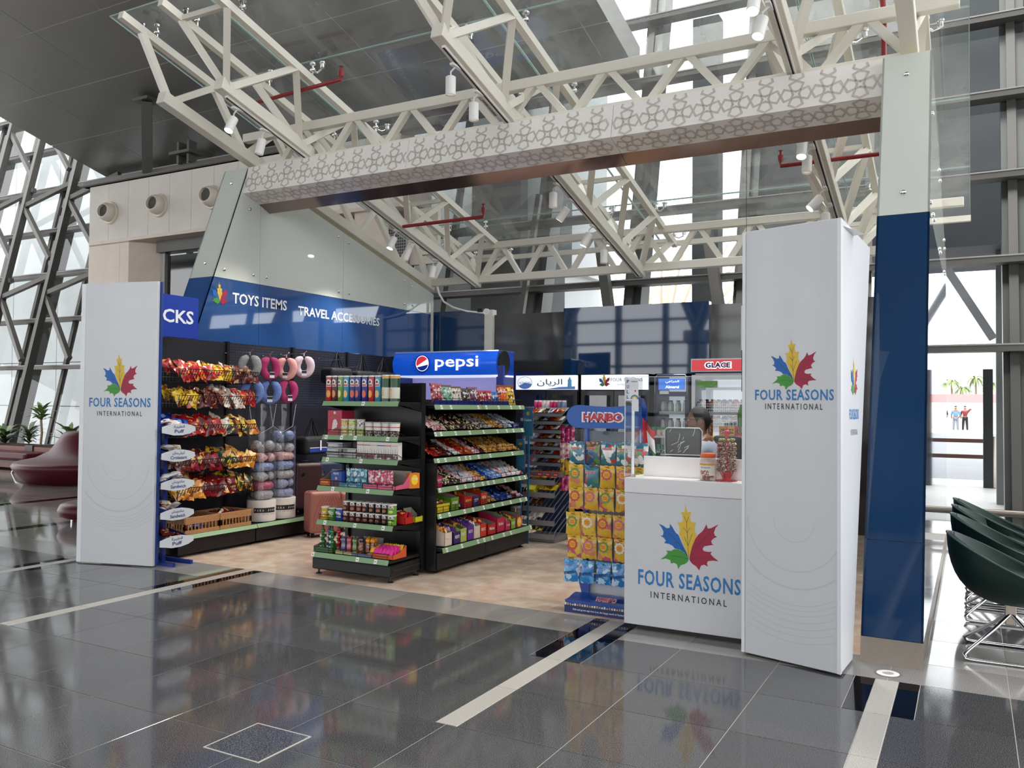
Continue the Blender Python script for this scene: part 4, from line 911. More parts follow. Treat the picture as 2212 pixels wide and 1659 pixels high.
def wire_basket(name, label, L, D, H, loc, lean=.07, sp=.033, group=None, m=None, r=.0018, rz=0):
    """front grid along x at y=-D leaning outward, floor and side grids"""
    t = thing(name, label, 'basket', loc, rz, group); m = m or wire
    bb = B()
    F_ = lambda x, s: (x, -D + lean * (1 - s) * 1.0, s * H)
    for x in [i * L / round(L / sp) for i in range(round(L / sp) + 1)]:
        bb.bar(F_(x, 0), F_(x, 1), r * 2.3); 
    for s in (0, .3, .62): bb.bar(F_(0, s), F_(L, s), r * 2.3)
    part('front_grid', bb, m, t)
    for X in (0, L):
        bb = B()
        for k in range(9):
            y = -D * k / 9; s1 = 1.3 - .3 * k / 9; bb.bar((X, y if k else 0, 0), (X, y, H * s1), r * 2.3)
        for s in (0, .33, .66): bb.bar((X, 0, s * H * 1.3), F_(X, s), r * 2.3)
        bb.bar((X, 0, H * 1.3), F_(X, 1), .004); part('side_grid', bb, m, t)
    bb = B(); bb.bar(F_(0, 1), F_(L, 1), .007); part('rim', bb, m, t)
    bb = B()
    for x in [i * L / 16 for i in range(17)]: bb.bar((x, 0, 0), F_(x, 0), r * 2.3)
    part('floor_grid', bb, m, t)
    return t

# ------------------------------------------------------------------ generic gondola bay (front towards local -y)
lipg = mat('lip_green', '#86a57d', .35); tagm = mat('tag_paper', '#ecebe6', .6); shelf_m = mat('shelf_black', '#131315', .38, spec=.4)
ptag = B(); ptag.box((-.016, -.002, -.019), (.016, 0, .019)); ptag.box((-.009, -.0026, -.004), (.007, -.002, .003), 1); ptag_me = ptag.mesh('price_tag', [tagm, mat('tag_ink', '#6a5a5a', .6)])
def shelf(parent, x0, x1, y, depth, z, tags=(), base=False, lipw=.042, out=.016):
    bb = B(); bb.box((x0 + .004, y - depth, z - .03), (x1 - .004, y, z - .004)); s = part('shelf', bb, shelf_m, parent, bevel=.002)
    bb = B()
    bb.add([(x0 + .004, y - depth - out - .004, z - lipw + .002), (x1 - .004, y - depth - out - .004, z - lipw + .002), (x1 - .004, y - depth - .004, z + .002), (x0 + .004, y - depth - .004, z + .002),
            (x0 + .004, y - depth - out, z - lipw + .002), (x1 - .004, y - depth - out, z - lipw + .002), (x1 - .004, y - depth, z + .002), (x0 + .004, y - depth, z + .002)],
           [(0, 1, 2, 3), (7, 6, 5, 4), (0, 4, 5, 1), (1, 5, 6, 2), (2, 6, 7, 3), (3, 7, 4, 0)])
    part('price_rail', bb, lipg, s, label='green price rail')
    for f in tags: ob('price_tag', ptag_me, s, (x0 + (x1 - x0) * f, y - depth - out / 2 - .0045, z - lipw / 2 + .002), (radians(-20), 0, 0))
    if not base:
        for X in (x0 + .006, x1 - .006):
            bb = B(); bb.poly([(0, -.035), (-depth, -.035), (-depth, -.02), (-.02, -.09), (0, -.09)], .004, 0, Matrix.Translation((X, y, z)) @ rot_m('Z', pi / 2) @ rot_m('X', pi / 2)); part('bracket', bb, shelf_m, s)
    return s
def feet(parent, pts, m=black):
    for p in pts:
        bb = B(); bb.lathe([(.028, 0), (.026, .006), (.01, .012), (.008, .05)], 12, 0, Matrix.Translation(p)); part('foot', bb, m, parent, 40)
def fence(parent, x0, x1, y, z, h=.055, n=None, m=None):
    bb = B(); bb.tube([(x0, y + .12, z), (x0, y + .01, z + h), (x0, y, z + h), (x1, y, z + h), (x1, y + .01, z + h), (x1, y + .12, z)], .0028, 5); bb.bar((x0, y, z + h * .5), (x1, y, z + h * .5), .0035)
    for i in range((n or 5) + 1): X = x0 + (x1 - x0) * i / (n or 5); bb.bar((X, y, z), (X, y, z + h), .0035)
    return part('wire_fence', bb, m or wire, parent)

# ------------------------------------------------------------------ left wall gondola
GL = thing('wall_gondola', 'long black wall gondola with pegboard and green edged base shelf below the toys sign', 'shelving', (-7.3, 5.72, 0), pi / 2)
# local x = world +y ; local -y = world +x
bays = [(0, 1.03), (1.03, 2.06), (2.06, 3.09), (3.09, 4.12), (4.12, 5.15)]
for i, (a, c) in enumerate(bays):
    bb = B(); bb.box((a + .01, -.48, .03), (c - .004, 0, .168)); part('plinth', bb, shelf_m, GL, bevel=.003)
    shelf(GL, a, c, 0, .49, .215, (), True, .04, .02)
    bb = B(); bb.box((a + .02, 0, .2), (c - .02, .03, 2.2)); bp_ = part('back_panel', bb, mat('peg_black', '#15151c', .5), GL)
    bb = B(); bb.box((c - .02, -.02, .2), (c + .02, .035, 2.21)); part('upright', bb, shelf_m, GL)
    if i >= 1:
        bb = B()
        for r_ in range(24):
            for k in range(32):
                X = a + .05 + k * .03; Z = 2.17 - r_ * .03; bb.add([(X - .005, -.0008, Z - .005), (X + .005, -.0008, Z - .005), (X + .005, -.0008, Z + .005), (X - .005, -.0008, Z + .005)], [(0, 1, 2, 3)])
        part('peg_hole', bb, mat('peg_light', '#3a4866', .5), bp_, stuff=True)
feet(GL, [(.06, -.42, 0), (1.0, -.42, 0), (2.04, -.42, 0)])
bb = B(); bb.box((0, -.02, .2), (.02, .035, 2.21)); part('upright', bb, shelf_m, GL)
ORD = ['first', 'second', 'third', 'fourth', 'fifth', 'sixth', 'seventh', 'eighth', 'ninth', 'tenth', 'eleventh', 'twelfth', 'thirteenth', 'fourteenth', 'fifteenth', 'sixteenth', 'seventeenth']
rows = [(1.86, [w_red, w_red, w_org, w_red, w_yel, w_yel, w_brn, w_brn, w_drd], 'top'), (1.597, [w_yel, w_yel, w_brn, w_brn, w_brn, w_wht, w_wht, w_red], 'second'), (1.30, [w_blu, w_red, w_drd, w_drd, w_red, w_wht, w_grn, w_grn, w_gld], 'third'),
        (.952, [w_brn, w_drd, w_drd, w_drd, w_drd, w_grn, w_gld, w_gld], 'fourth'), (.68, [w_gld, w_gld, w_gld, w_drd, w_drd, w_drd, w_grn, w_grn], 'fifth')]
cn = {w_red: 'bright red', w_org: 'orange', w_yel: 'yellow', w_brn: 'brown', w_drd: 'dark red and gold', w_wht: 'white', w_blu: 'blue', w_grn: 'green and orange', w_gld: 'golden orange'}
for bi, (z, cols, nm) in enumerate(rows):
    wire_basket('wire_basket', f'black wire basket of crisp bags, {nm} from the top on the wall gondola', 1.0, .42, .125, (-7.24, 5.75, z - .125), group='wire baskets of crisps on the wall gondola', rz=pi / 2)
    n = 12
    for k in range(n):
        for rw in range(3):
            m = cols[min(len(cols) - 1, int((k + .5) / n * len(cols)))]
            w_, h_ = (.135, .165) if bi < 2 else (.15, .17)
            me = bag_mesh(w_, h_, .05, m, (k * 3 + rw) % 4)
            y = 5.80 + k * .083 + R_.uniform(-.02, .02)
            x = [-6.89, -7.0, -7.12][rw] + R_.uniform(-.015, .015)
            zz = z - .125 + h_ / 2 + (.0, .02, .05)[rw] + R_.uniform(-.008, .03)
            o = ob('crisp_bag', me, None, (x, y, zz), (R_.uniform(-.55, -.15) if rw == 0 else R_.uniform(-.9, -.3), R_.uniform(-.5, .5), pi / 2 + R_.uniform(-.5, .5)))
            tag(o, f'{cn[m]} crisp bag, {ORD[k]} from the pastry stand, {["front", "middle", "back"][rw]} row, {nm} wire basket', 'snack bag', 'crisp bags in the wire baskets')
# wicker baskets on the base shelf
wick = mat('wicker', '#b07f52', .6, bump=.6, bscale=120, var=.18, vscale=60)
for i, (ya, yb) in enumerate(((5.80, 6.24), (6.245, 6.68))):
    t = thing('wicker_basket', ['tan wicker basket nearest the pastry stand on the base shelf', 'tan wicker basket full of packs next to the white tube bins'][i], 'basket', (-7.0, (ya + yb) / 2, .218), 0, 'wicker baskets on the base shelf'); hy = (yb - ya) / 2 - .004
    for nm, (p0, p1) in {'front': ((.18, -hy), (.18, hy)), 'back': ((-.2, -hy), (-.2, hy)), 'side': ((-.2, -hy), (.18, -hy)), 'end': ((-.2, hy), (.18, hy))}.items():
        bb = B(); A3 = Vector((*p0, 0)); C3 = Vector((*p1, 0)); zt = .165
        for z0, z1, tk in ((0, .04, .012), (.10, .155, .012), (.155, .168, .02)):
            nr = int((z1 - z0) / .011) or 1
            for q in range(nr): zq = z0 + (z1 - z0) * (q + .5) / nr; bb.bar(A3 + Vector((0, 0, zq)), C3 + Vector((0, 0, zq)), tk, (z1 - z0) / nr * .92)
        part('weave', bb, wick, t)
        bb = B()
        for k in range(11):
            P = A3 + (C3 - A3) * k / 10; bb.bar(P + Vector((0, 0, .03)), P + Vector((0, 0, .11)), .009)
        part('stake', bb, wick, t)
    bb = B(); bb.box((-.19, -hy + .005, .002), (.17, hy - .005, .012)); part('bottom', bb, wick, t)
    cols = [w_brn, w_drd, w_brn, w_blu] if i == 0 else [w_wht, w_drd, w_brn, w_gld, w_blu]
    for k in range(18 if i else 10):
        m = cols[k % len(cols)]; o = ob('cake_pack', bag_mesh(.10, .09, .04, m, k % 3), None, (R_.uniform(-7.15, -6.87), R_.uniform(ya + .06, yb - .06), .25 + (.07 if i else .02) + R_.uniform(0, .05)), (R_.uniform(-1.6, -.6), R_.uniform(-.6, .6), R_.uniform(0, 3)))
        tag(o, f'small wrapped cake pack in the {"nearer" if i == 0 else "farther"} wicker basket', 'snack pack', 'wrapped cakes in the wicker baskets')

# ------------------------------------------------------------------ neck pillows
def npil_b(R1=.082, R2=.10, r=.045):
    bb = B(); pts = []; rad = []
    N = 22
    for k in range(N + 1):
        a = radians(98 + 344 * k / N); pts.append((R1 * cos(a), 0, R2 * sin(a))); e = min(k, N - k); rad.append(r * min(1, .35 + .28 * e) * (1.0 + .1 * cos(2 * pi * k / N)))
    bb.tube(pts, rad, 12)
    return bb
pl_m = {'grey': mat('knit_grey', '#a2a2a0', .9, bump=.6, bscale=220, var=.32, vscale=90), 'magenta': mat('knit_magenta', '#b83a70', .9, bump=.6, bscale=220, var=.32, vscale=90), 'peach': mat('plush_peach', '#e3a4a0', .9), 'lilac': mat('plush_lilac', '#d9c6cf', .9), 'blue': mat('knit_blue', '#6a83bf', .9, bump=.6, bscale=220, var=.3, vscale=90)}
film = {k: mat('film_' + k, c, .22, bump=1.2, bscale=60, var=.28, vscale=60, coat=.8) for k, c in (('grey', '#9d9c9b'), ('pink', '#cda09c'), ('blue', '#7788b0'), ('magenta', '#a5395c'), ('slate', '#8b90ac'))}
NP = {}
for c, (u_, y, z) in enumerate(()): pass
hang = [('grey', 6.72, 1.93, 'grey marl neck pillow at the basket end of the upper row'), ('magenta', 7.02, 1.925, 'magenta neck pillow in the upper row'), ('peach', 7.28, 1.93, 'peach pink neck pillow in the upper row'), ('lilac', 7.57, 1.965, 'pale lilac neck pillow hanging highest, at the end of the row'),
        ('blue', 6.76, 1.65, 'blue neck pillow partly behind the second wire basket'), ('blue', 7.03, 1.655, 'blue neck pillow above the clear tubes'), ('magenta', 7.31, 1.67, 'magenta neck pillow in the lower row')]
tagb = mat('tag_black', '#17171a', .5)
for c, y, z, lb in hang:
    t = thing('neck_pillow', lb, 'neck pillow', (-6.92, y, z), 0, 'neck pillows hanging on the pegboard')
    t.rotation_euler = (0, 0, radians(40 + R_.uniform(-12, 12)))
    if c == 'magenta': t.rotation_euler[2] = radians(72)
    o = part('cushion', npil_b(), pl_m[c], t, 80)
    bb = B(); bb.tube([(0, 0, .12), (0, .0, .145), (-.006, 0, .155)], .006, 6); part('loop', bb, pl_m[c], t, 60)
    bb = B(); bb.box((-.028, -.058, -.115), (.028, -.054, -.05)); bb.box((-.028, -.0585, -.085), (.028, -.058, -.055), 1); part('label_tag', bb, [paper, tagb], t, label='black and white paper label')
    h = thing('peg_hook', 'chrome peg hook carrying the ' + lb.replace(' neck pillow', '').split(' ')[0] + f' pillow at {"upper" if z > 1.8 else "lower"} row, ' + {'grey': 'first', 'peach': 'third', 'lilac': 'last', 'magenta': 'second or last', 'blue': 'early'}[c] + ' place', 'hook', (-7.28, y, z + .15), 0, 'chrome hooks on the pegboard')
    bb = B(); bb.tube([(0, 0, 0), (.36, 0, .0), (.40, 0, .03)], .0035, 6); bb.bar((0, -.02, 0), (0, .02, 0), .008); part('prong', bb, chrome, h, 60)
for y, z in ((7.86, 2.05), (8.3, 2.08), (7.6, 1.78), (8.05, 1.5), (8.6, 2.0)):
    h = thing('peg_hook', 'empty chrome peg hook beside the dark hanging bags', 'hook', (-7.28, y, z), 0, 'empty chrome hooks on the pegboard'); bb = B(); bb.tube([(0, 0, 0), (.3, 0, .0), (.34, 0, .03)], .0035, 6); part('prong', bb, chrome, h, 60)
# clear tube bins with white drums and stacked wrapped pillows
tub = glass('tube_plastic', (.97, .97, .99), .05, haze=.03); flat = npil_b(.085, .085, .052)
for i, (y, cols) in enumerate(((6.985, ['grey', 'magenta', 'grey', 'blue', 'pink', 'grey']), (7.30, ['slate', 'slate', 'grey', 'blue', 'pink', 'grey', 'blue']))):
    t = thing('tube_bin', ['clear tube bin with white drum next to the wicker basket', 'clear tube bin with white drum next to the suitcases'][i], 'display bin', (-6.98, y, .218), 0, 'clear tube bins of neck pillows')
    bb = B(); bb.lathe([(.15, 0), (.158, .004), (.158, .232), (.15, .235)], 32); part('drum', bb, mat('drum_white', '#d9d4ce', .4), t, 40)
    bb = B(); bb.lathe([(.152, .235), (.152, 1.05)], 32, 0, caps=False); bb.lathe([(.152, 1.05), (.152, 1.3)], 24, 0, caps=False, a0=radians(60), a1=radians(240)); part('tube', bb, tub, t, 60)
    bb = B(); bb.tube([(.152 * cos(radians(60)), .152 * sin(radians(60)), 1.3), (.152, 0, 1.05), (.1, -.11, .98), (.0, -.152, 1.05), (-.08, -.13, 1.3)], .0016, 5); part('rim', bb, ae, t, 60)
    bb = B(); bb.lathe([(.1585, .10), (.1585, .155)], 20, 0, caps=False, a0=radians(-75), a1=radians(20)); part('name_band', bb, tagb, t, 60)
    for ch_i, ch in enumerate('PARA JOHN'):
        a = radians(-68 + ch_i * 10.2)
        if ch != ' ': text(ch, frame((.1595 * cos(a), .1595 * sin(a), 0), (-sin(a), cos(a), 0)), 0, .1275, .016, .022, wtxt, t, .0)
    for ch_i, ch in enumerate('YOU ARE NOT ALONE'):
        a = radians(-58 + ch_i * 4.4)
        if ch != ' ': text(ch, frame((.159 * cos(a), .159 * sin(a), 0), (-sin(a), cos(a), 0)), 0, .085, .009, .011, txt_dark, t, .0)
    zz = .218 + .235 + .055
    for k, c in enumerate(cols):
        me = flat.mesh('neck_pillow', film[c], 80) if (c,) not in NP else NP[(c,)]; NP[(c,)] = me
        o = ob('neck_pillow', me, None, (-6.98, y, zz), (pi / 2 + R_.uniform(-.08, .08), R_.uniform(-.05, .05), R_.uniform(0, 6))); o['x'] = 0; del o['x']
        if k == len(cols) - 1: o.location.z += .02; o.rotation_euler = (pi / 2 - .35, 0, radians(50))
        tag(o, f'{c} neck pillow in crinkled film, number {["one","two","three","four","five","six","seven"][k]} from the bottom of the {"nearer" if i == 0 else "farther"} tube bin', 'neck pillow', 'film wrapped neck pillows in the tubes'); zz += .103
# suitcases
def suitcase(label, loc, rz, w_, d, h, m, ribs, hm=black):
    t = thing('suitcase', label, 'suitcase', loc, rz)
    bb = B(); bb.box((-w_ / 2, -d / 2, .05), (w_ / 2, d / 2, h)); s = part('shell', bb, m, t, bevel=.04); s.modifiers[0].segments = 4
    bb = B()
    for k in range(ribs):
        X = -w_ / 2 + .05 + (w_ - .1) * k / max(1, ribs - 1)
        bb.tube([(X, -d / 2 - .001, .09), (X, -d / 2 - .001, h * .45), (X + .05, -d / 2 - .001, h * .72), (X + .10 if X < .02 else X + .02, -d / 2 - .001, h - .06)], .006, 5)
        Y = -d / 2 + .045 + (d - .09) * k / max(1, ribs - 1); bb.tube([(w_ / 2 + .001, Y, .1), (w_ / 2 + .001, Y, h - .06)], .005, 5)
    part('ribs', bb, m, t, 60, stuff=False)
    bb = B(); bb.box((-w_ / 2 + .02, -.006, .05), (w_ / 2 + .001, .006, h + .0015)); part('seam', bb, hm, t)
    for X in (-w_ / 2 + .05, w_ / 2 - .05):
        for Y in (-d / 2 + .05, d / 2 - .05):
            bb = B(); bb.lathe([(.024, -.01), (.024, .01)], 12, 0, Matrix.Translation((X, Y, .024)) @ rot_m('Y', pi / 2)); bb.box((X - .016, Y - .012, .03), (X + .016, Y + .012, .056)); part('wheel', bb, black, t, 40)
    bb = B(); bb.tube([(-.06, 0, h), (-.06, 0, h + .02), (.06, 0, h + .02), (.06, 0, h)], .008, 6); part('handle', bb, hm, t, 60)
    return t
sc_pink = mat('case_pink', '#a3675d', .45); sc_brn = mat('case_brown', '#3a2024', .4); sc_nvy = mat('case_navy', '#2b3850', .4); sc_tl = mat('case_teal', '#2f6a63', .4)
def badge(t, x, z, d): bb = B(); bb.lathe([(.028, 0), (.028, .004), (.02, .005), (0, .005)], 20, 0, Matrix.Translation((x, -d / 2 - .002, z)) @ rot_m('X', pi / 2)); part('badge', bb, chrome, t, 40)
s = suitcase('ribbed rose pink suitcase on the floor before the gondola', (-6.60, 7.56, 0), radians(62), .37, .24, .52, sc_pink, 9)
s = suitcase('dark brown hard suitcase standing on the base shelf', (-7.04, 7.75, .218), radians(70), .36, .24, .60, sc_brn, 0); badge(s, -.08, .46, .24)
s = suitcase('navy blue hard suitcase behind the brown one', (-7.05, 8.12, .218), radians(70), .36, .24, .60, sc_nvy, 0); badge(s, -.1, .46, .24)
suitcase('rose pink suitcase seen only at its edge beyond the first pink one', (-6.60, 8.03, 0), radians(62), .30, .22, .48, sc_pink, 5)
suitcase('teal suitcase peeking out next to the end shelves', (-6.46, 8.42, 0), radians(62), .30, .22, .44, sc_tl, 5)
# hanging duffel bags
dk = mat('bag_black', '#16171c', .65, bump=.3, bscale=60); bl2 = mat('bag_blue', '#1c3a9a', .55)
def duffel(label, y, z, w_=.42, h=.2, blue=False):
    t = thing('duffel_bag', label, 'travel bag', (-7.08, y, z), pi / 2, 'travel bags hanging on the pegboard')
    bb = B(); bb.box((-w_ / 2, -.11, -h / 2), (w_ / 2, .11, h / 2)); part('body', bb, dk, t, bevel=.055).modifiers[0].segments = 4
    bb = B(); bb.bar((-w_ * .4, -.02, h / 2 + .002), (w_ * .4, -.02, h / 2 + .002), .012, .006); part('zip', bb, MATS['tag_black'], t)
    for s_ in (-1, 1):
        bb = B(); bb.tube([(-.1, s_ * .03, h * .4), (-.05, s_ * .02, h * .9), (0, 0, h * 1.5), (.05, s_ * .02, h * .9), (.1, s_ * .03, h * .4)], .009, 6); part('strap', bb, dk, t, 60)
    if blue:
        bb = B(); bb.box((-w_ / 2 + .06, -.1125, -h * .36), (w_ / 2 - .06, -.09, -.03)); bb.box((-w_ / 2 + .06, -.113, -.032), (w_ / 2 - .06, -.1, -.024), 1); part('blue_panel', bb, [bl2, paper], t)
        bb = B(); bb.box((.02, -.122, -.06), (.045, -.119, .06)); part('swing_tag', bb, [paper], t)
    return t
duffel('black and blue duffel bag hanging above the suitcases', 7.90, 1.02, .42, .22, True)
duffel('black duffel bag hanging just behind the tall crisp cans', 8.35, 1.88)
duffel('black duffel bag on the pegboard close to the cola fridge', 9.3, 1.86)
duffel('black duffel bag between the two upper black bags', 8.85, 1.84, .4, .24)
duffel('black travel bag hanging behind the end shelf, lower row', 8.7, 1.25)

# ------------------------------------------------------------------ pastry stand with name plates
ps = thing('pastry_stand', 'blue pastry stand with five name plates behind the tall white panel', 'display stand', (-6.70, 5.47, 0), pi / 2)
bl = mat('stand_blue', '#132a7c', .4); gp = mat('plate_grey', '#cfd2d6', .35)
bb = B(); bb.box((-.06, .40, 0), (.17, .43, 2.15)); part('back_panel', bb, bl, ps)
for X in (-.05, .15):
    bb = B(); bb.box((X - .015, -.20, .0), (X + .015, .43, .035)); part('foot_bar', bb, bl, ps)
bb = B(); bb.box((.06, .1, 0), (.1, .14, 1.3)); part('post', bb, bl, ps)
for i, (z, en, ar, m) in enumerate(((1.28, 'Puff', '\ufe93\ufeae\ufef4\ufec4\ufed3', w_wr), (1.035, 'Croissant', '\ufee5\ufe8e\ufeb4\ufbfd\u0627\ufeed\ufeae\ufedb', w_wht), (.765, 'Sandwich', '\ufeb6\ufee8\ufbfe\ufeed\ufeaa\ufee7\ufe8e\ufeb3', w_wr), (.49, 'Sandwich', '\ufeb6\ufee8\ufbfe\ufeed\ufeaa\ufee7\ufe8e\ufeb3', w_wht), (.235, 'Puff', '\ufe93\ufeae\ufef4\ufec4\ufed3', w_brn))):
    tr = B(); tr.add([(-.07, -.15, z - .05), (.17, -.15, z - .05), (.17, .40, z + .06), (-.07, .40, z + .06)], [(0, 1, 2, 3)]); 
    for X in (-.07, .17): tr.add([(X, -.15, z - .05), (X, .4, z + .06), (X, .4, z + .12), (X, -.15, z + .02)], [(0, 1, 2, 3)]); tr.add([(X + .004, -.15, z - .05), (X + .004, .4, z + .06), (X + .004, .4, z + .12), (X + .004, -.15, z + .02)], [(3, 2, 1, 0)])
    tp = part('tray', tr, bl, ps)
    P = [(-.19, -.035), (-.19, .02), (-.13, .036), (-.05, .05), (.05, .05), (.13, .036), (.185, .02), (.19, -.02), (.13, -.045), (.04, -.06), (-.06, -.06), (-.13, -.045)]
    bb = B(); bb.poly(P, .006); pp = part('name_plate', bb, gp, ps, loc=(0, -.17, z), rot=(pi / 2, 0, 0), label=f'grey name plate reading {en}')
    Fp = frame((0, 0, 0), (1, 0, 0), (0, 1, 0)) @ Matrix.Translation((0, 0, .006))
    Fp = Matrix.Translation((0, 0, .006))
    text(en, Fp, .0, -.022, .04 + .0165 * len(en), .032, nv, pp, .02); text(ar, Fp, .0, .02, .10 + .005 * len(ar), .036, nv, pp, .012)
    for k in range(9):
        o = ob('pastry_pack', bag_mesh(.11, .075, .04, m, k % 3), None, (-6.70 + .05 + R_.uniform(-.20, .06), 5.47 + R_.uniform(-.08, .12), z + .04 + R_.uniform(-.01, .045)), (R_.uniform(-1.8, -1.2), R_.uniform(-.3, .3), R_.uniform(0, 3)))
        tag(o, f'wrapped pastry in the {["top", "second", "middle", "fourth", "lowest"][i]} tray of the pastry stand', 'pastry', 'wrapped pastries on the stand')
# snacks sign
t = thing('snacks_sign', 'blue board above the wall gondola, lettered for snacks', 'sign', (-7.0, 5.65, 2.39), pi / 2)
bb = B(); bb.box((-.42, 0, -.21), (.43, .04, .21)); part('board', bb, mat('sign_blue', '#10359b', .4), t)
text('SNACKS', FL_, -.02, .0, .78, .135, wtxt, t, .022)
# ------------------------------------------------------------------ end shelf unit facing the walkway
EC = thing('end_shelf', 'black end-of-aisle shelf unit with six green edged levels facing the walkway', 'shelving', (-4.785, 6.33, 0))
bb = B(); bb.box((-.43, 0, .03), (.43, .035, 1.725)); part('back_panel', bb, shelf_m, EC)
bb = B(); bb.box((.395, -.03, .03), (.43, 0, 1.725)); part('upright', bb, shelf_m, EC)
bb = B(); bb.box((-.43, -.03, .03), (-.395, 0, 1.725)); part('upright', bb, shelf_m, EC)
bb = B(); bb.box((-.44, -.47, .045), (.43, 0, .150)); part('plinth', bb, shelf_m, EC, bevel=.012)
bb = B(); bb.box((.43, -.44, .10), (.434, -.02, .11)); part('groove', bb, mat('groove', '#2a2a2c', .4), EC)
feet(EC, [(-.40, -.42, 0), (.40, -.42, 0), (.40, -.05, 0), (-.4, -.05, 0)])
ez = [1.552, 1.245, 1.042, .787, .48, .197]; ed = [.36, .36, .36, .42, .42, .475]
for i, z in enumerate(ez):
    shelf(EC, -.43, .425, 0, ed[i] - .0, z, [(.55,), (.06, .27, .45, .87), (.08, .53), (.22, .68), (.12, .52, .88), (.02, .61, .84)][i], i == 5, .042, .018)
for i in (1, 2, 3, 4, 5): fence(EC, -.41, .40, -ed[i] + .005, ez[i], .05)
EX, EY = -4.785, 6.33
def epos(i, fx, back=.05): return (EX - .43 + .86 * fx, EY - ed[i] + back, ez[i] + .001)
# tall stacked-crisp cans
can_white = mat('can_white', '#e6e2da', .35)
CANM = {}
def tall_can(name, base, accent, H=.232, r=.0365, logo=True, top=None):
    k = (name, H)
    if k in CANM: return CANM[k]
    bm_ = mat('can_' + name, base, .3, coat=.2); am = mat('can_acc_' + name, accent, .35)
    bb = B(); bb.lathe([(r - .002, 0), (r, .004), (r, H * .88), (r, H - .012)], 24, [0, 0, 3 if top else 0]); 
    if logo:
        # oval badge, word strip and picture patch wrapped on the can
        def patch(z0, z1, a_half, mi, rr=.0006, oval=False):
            n = 9
            for q in range(n):
                za, zb = z0 + (z1 - z0) * q / n, z0 + (z1 - z0) * (q + 1) / n
                f = lambda z: a_half * (math.sqrt(max(0, 1 - ((z - (z0 + z1) / 2) / ((z1 - z0) / 2)) ** 2)) if oval else 1)
                fa, fb = max(.02, f(za)), max(.02, f(zb)); m_ = 6
                for s_ in range(m_):
                    t0_, t1_ = -1 + 2 * s_ / m_, -1 + 2 * (s_ + 1) / m_
                    P = [(-pi / 2 + .05 + fa * t0_, za), (-pi / 2 + .05 + fa * t1_, za), (-pi / 2 + .05 + fb * t1_, zb), (-pi / 2 + .05 + fb * t0_, zb)]
                    bb.add([((r + rr) * cos(a), (r + rr) * sin(a), z) for a, z in P], [(0, 1, 2, 3)], mi)
        patch(H * .66, H * .86, .62, 1, .0004, True); patch(H * .58, H * .68, .72, 1, .0007); patch(H * .60, H * .66, .62, 4, .0010); patch(H * .14, H * .44, .55, 2, .0006, True)
        patch(H * .70, H * .80, .30, 5, .001, True)
    me = bb.mesh('can_body', [bm_, can_white, am, mat('can_top_' + name, top, .35) if top else bm_, mat('can_word', '#b5404a', .4), mat('can_dark', '#2a2020', .4)], 50)
    lb = B(); lb.lathe([(r + .0008, H - .012), (r + .0012, H - .002), (r - .003, H), (r - .006, H - .002)], 24, 0); lme = lb.mesh('lid', can_white, 50)
    CANM[k] = (me, lme); return CANM[k]
def put_can(label, pos, spec, group, rz=0):
    me, lme = spec; t = thing('crisp_can', label, 'crisp can', pos, rz, group); ob('body', me, t); ob('lid', lme, t); return t
cc = [('red', '#b3161f', '#e8a03a'), ('maroon', '#4a1722', '#d98a4a'), ('green', '#5f9a3a', '#e6dc8a'), ('teal', '#1f86ac', '#e8b86a'), ('navy', '#16257c', '#d9603a'), ('navy', '#16257c', '#d9603a'), ('navy', '#16257c', '#d9603a'), ('red', '#b3161f', '#e8a03a'), ('teal', '#1f86ac', '#e8b86a')]
cl = ['first red tall can, at the pegboard end of the top shelf', 'dark maroon tall can next to the first red one on the top shelf', 'light green tall can on the top end shelf', 'teal tall can beside the green one on the top shelf', 'navy tall can right after the teal one, top shelf', 'navy tall can in the middle of the three navy cans', 'navy tall can before the second red can, top shelf', 'second red tall can, between navy and teal cans', 'second teal tall can, next to the gold topped cans']
for k, (n, a, c) in enumerate(cc):
    fx = [.042, .125, .205, .28, .365, .437, .525, .61, .695][k]; p = epos(0, fx, .045); put_can(cl[k], p, tall_can(n, a, c), 'tall crisp cans on the top end shelf', radians(R_.uniform(-14, 14)))
for k in range(2):
    p = epos(0, .79 + .105 * k, .05)
    me, lme = tall_can('greenwhite', '#e3ded0', '#1d4a2c', .236, .044, False, '#d9952e'); t = put_can(['gold topped green and white tall can with fries picture, nearer the teal one', 'gold topped green and white tall can at the end of the top shelf'][k], p, (me, lme), 'gold topped crisp cans')
    bb = B(); bb.lathe([(.0446, .125), (.0446, .205)], 24, 0, caps=False); part('green_band', bb, mat('band_green', '#1d4a2c', .35), t, 60); bb = B(); bb.lathe([(.0446, .003), (.0446, .028)], 24, 0, caps=False); part('green_band', bb, mat('band_green', ''), t, 60)
    bb = B(); bb.lathe([(.0449, .03), (.0449, .115)], 8, 0, caps=False, a0=radians(215), a1=radians(265)); part('picture', bb, wrap('fries', ['#d9a84a', '#c9862a', '#e8d9a2'], 70), t, 60)
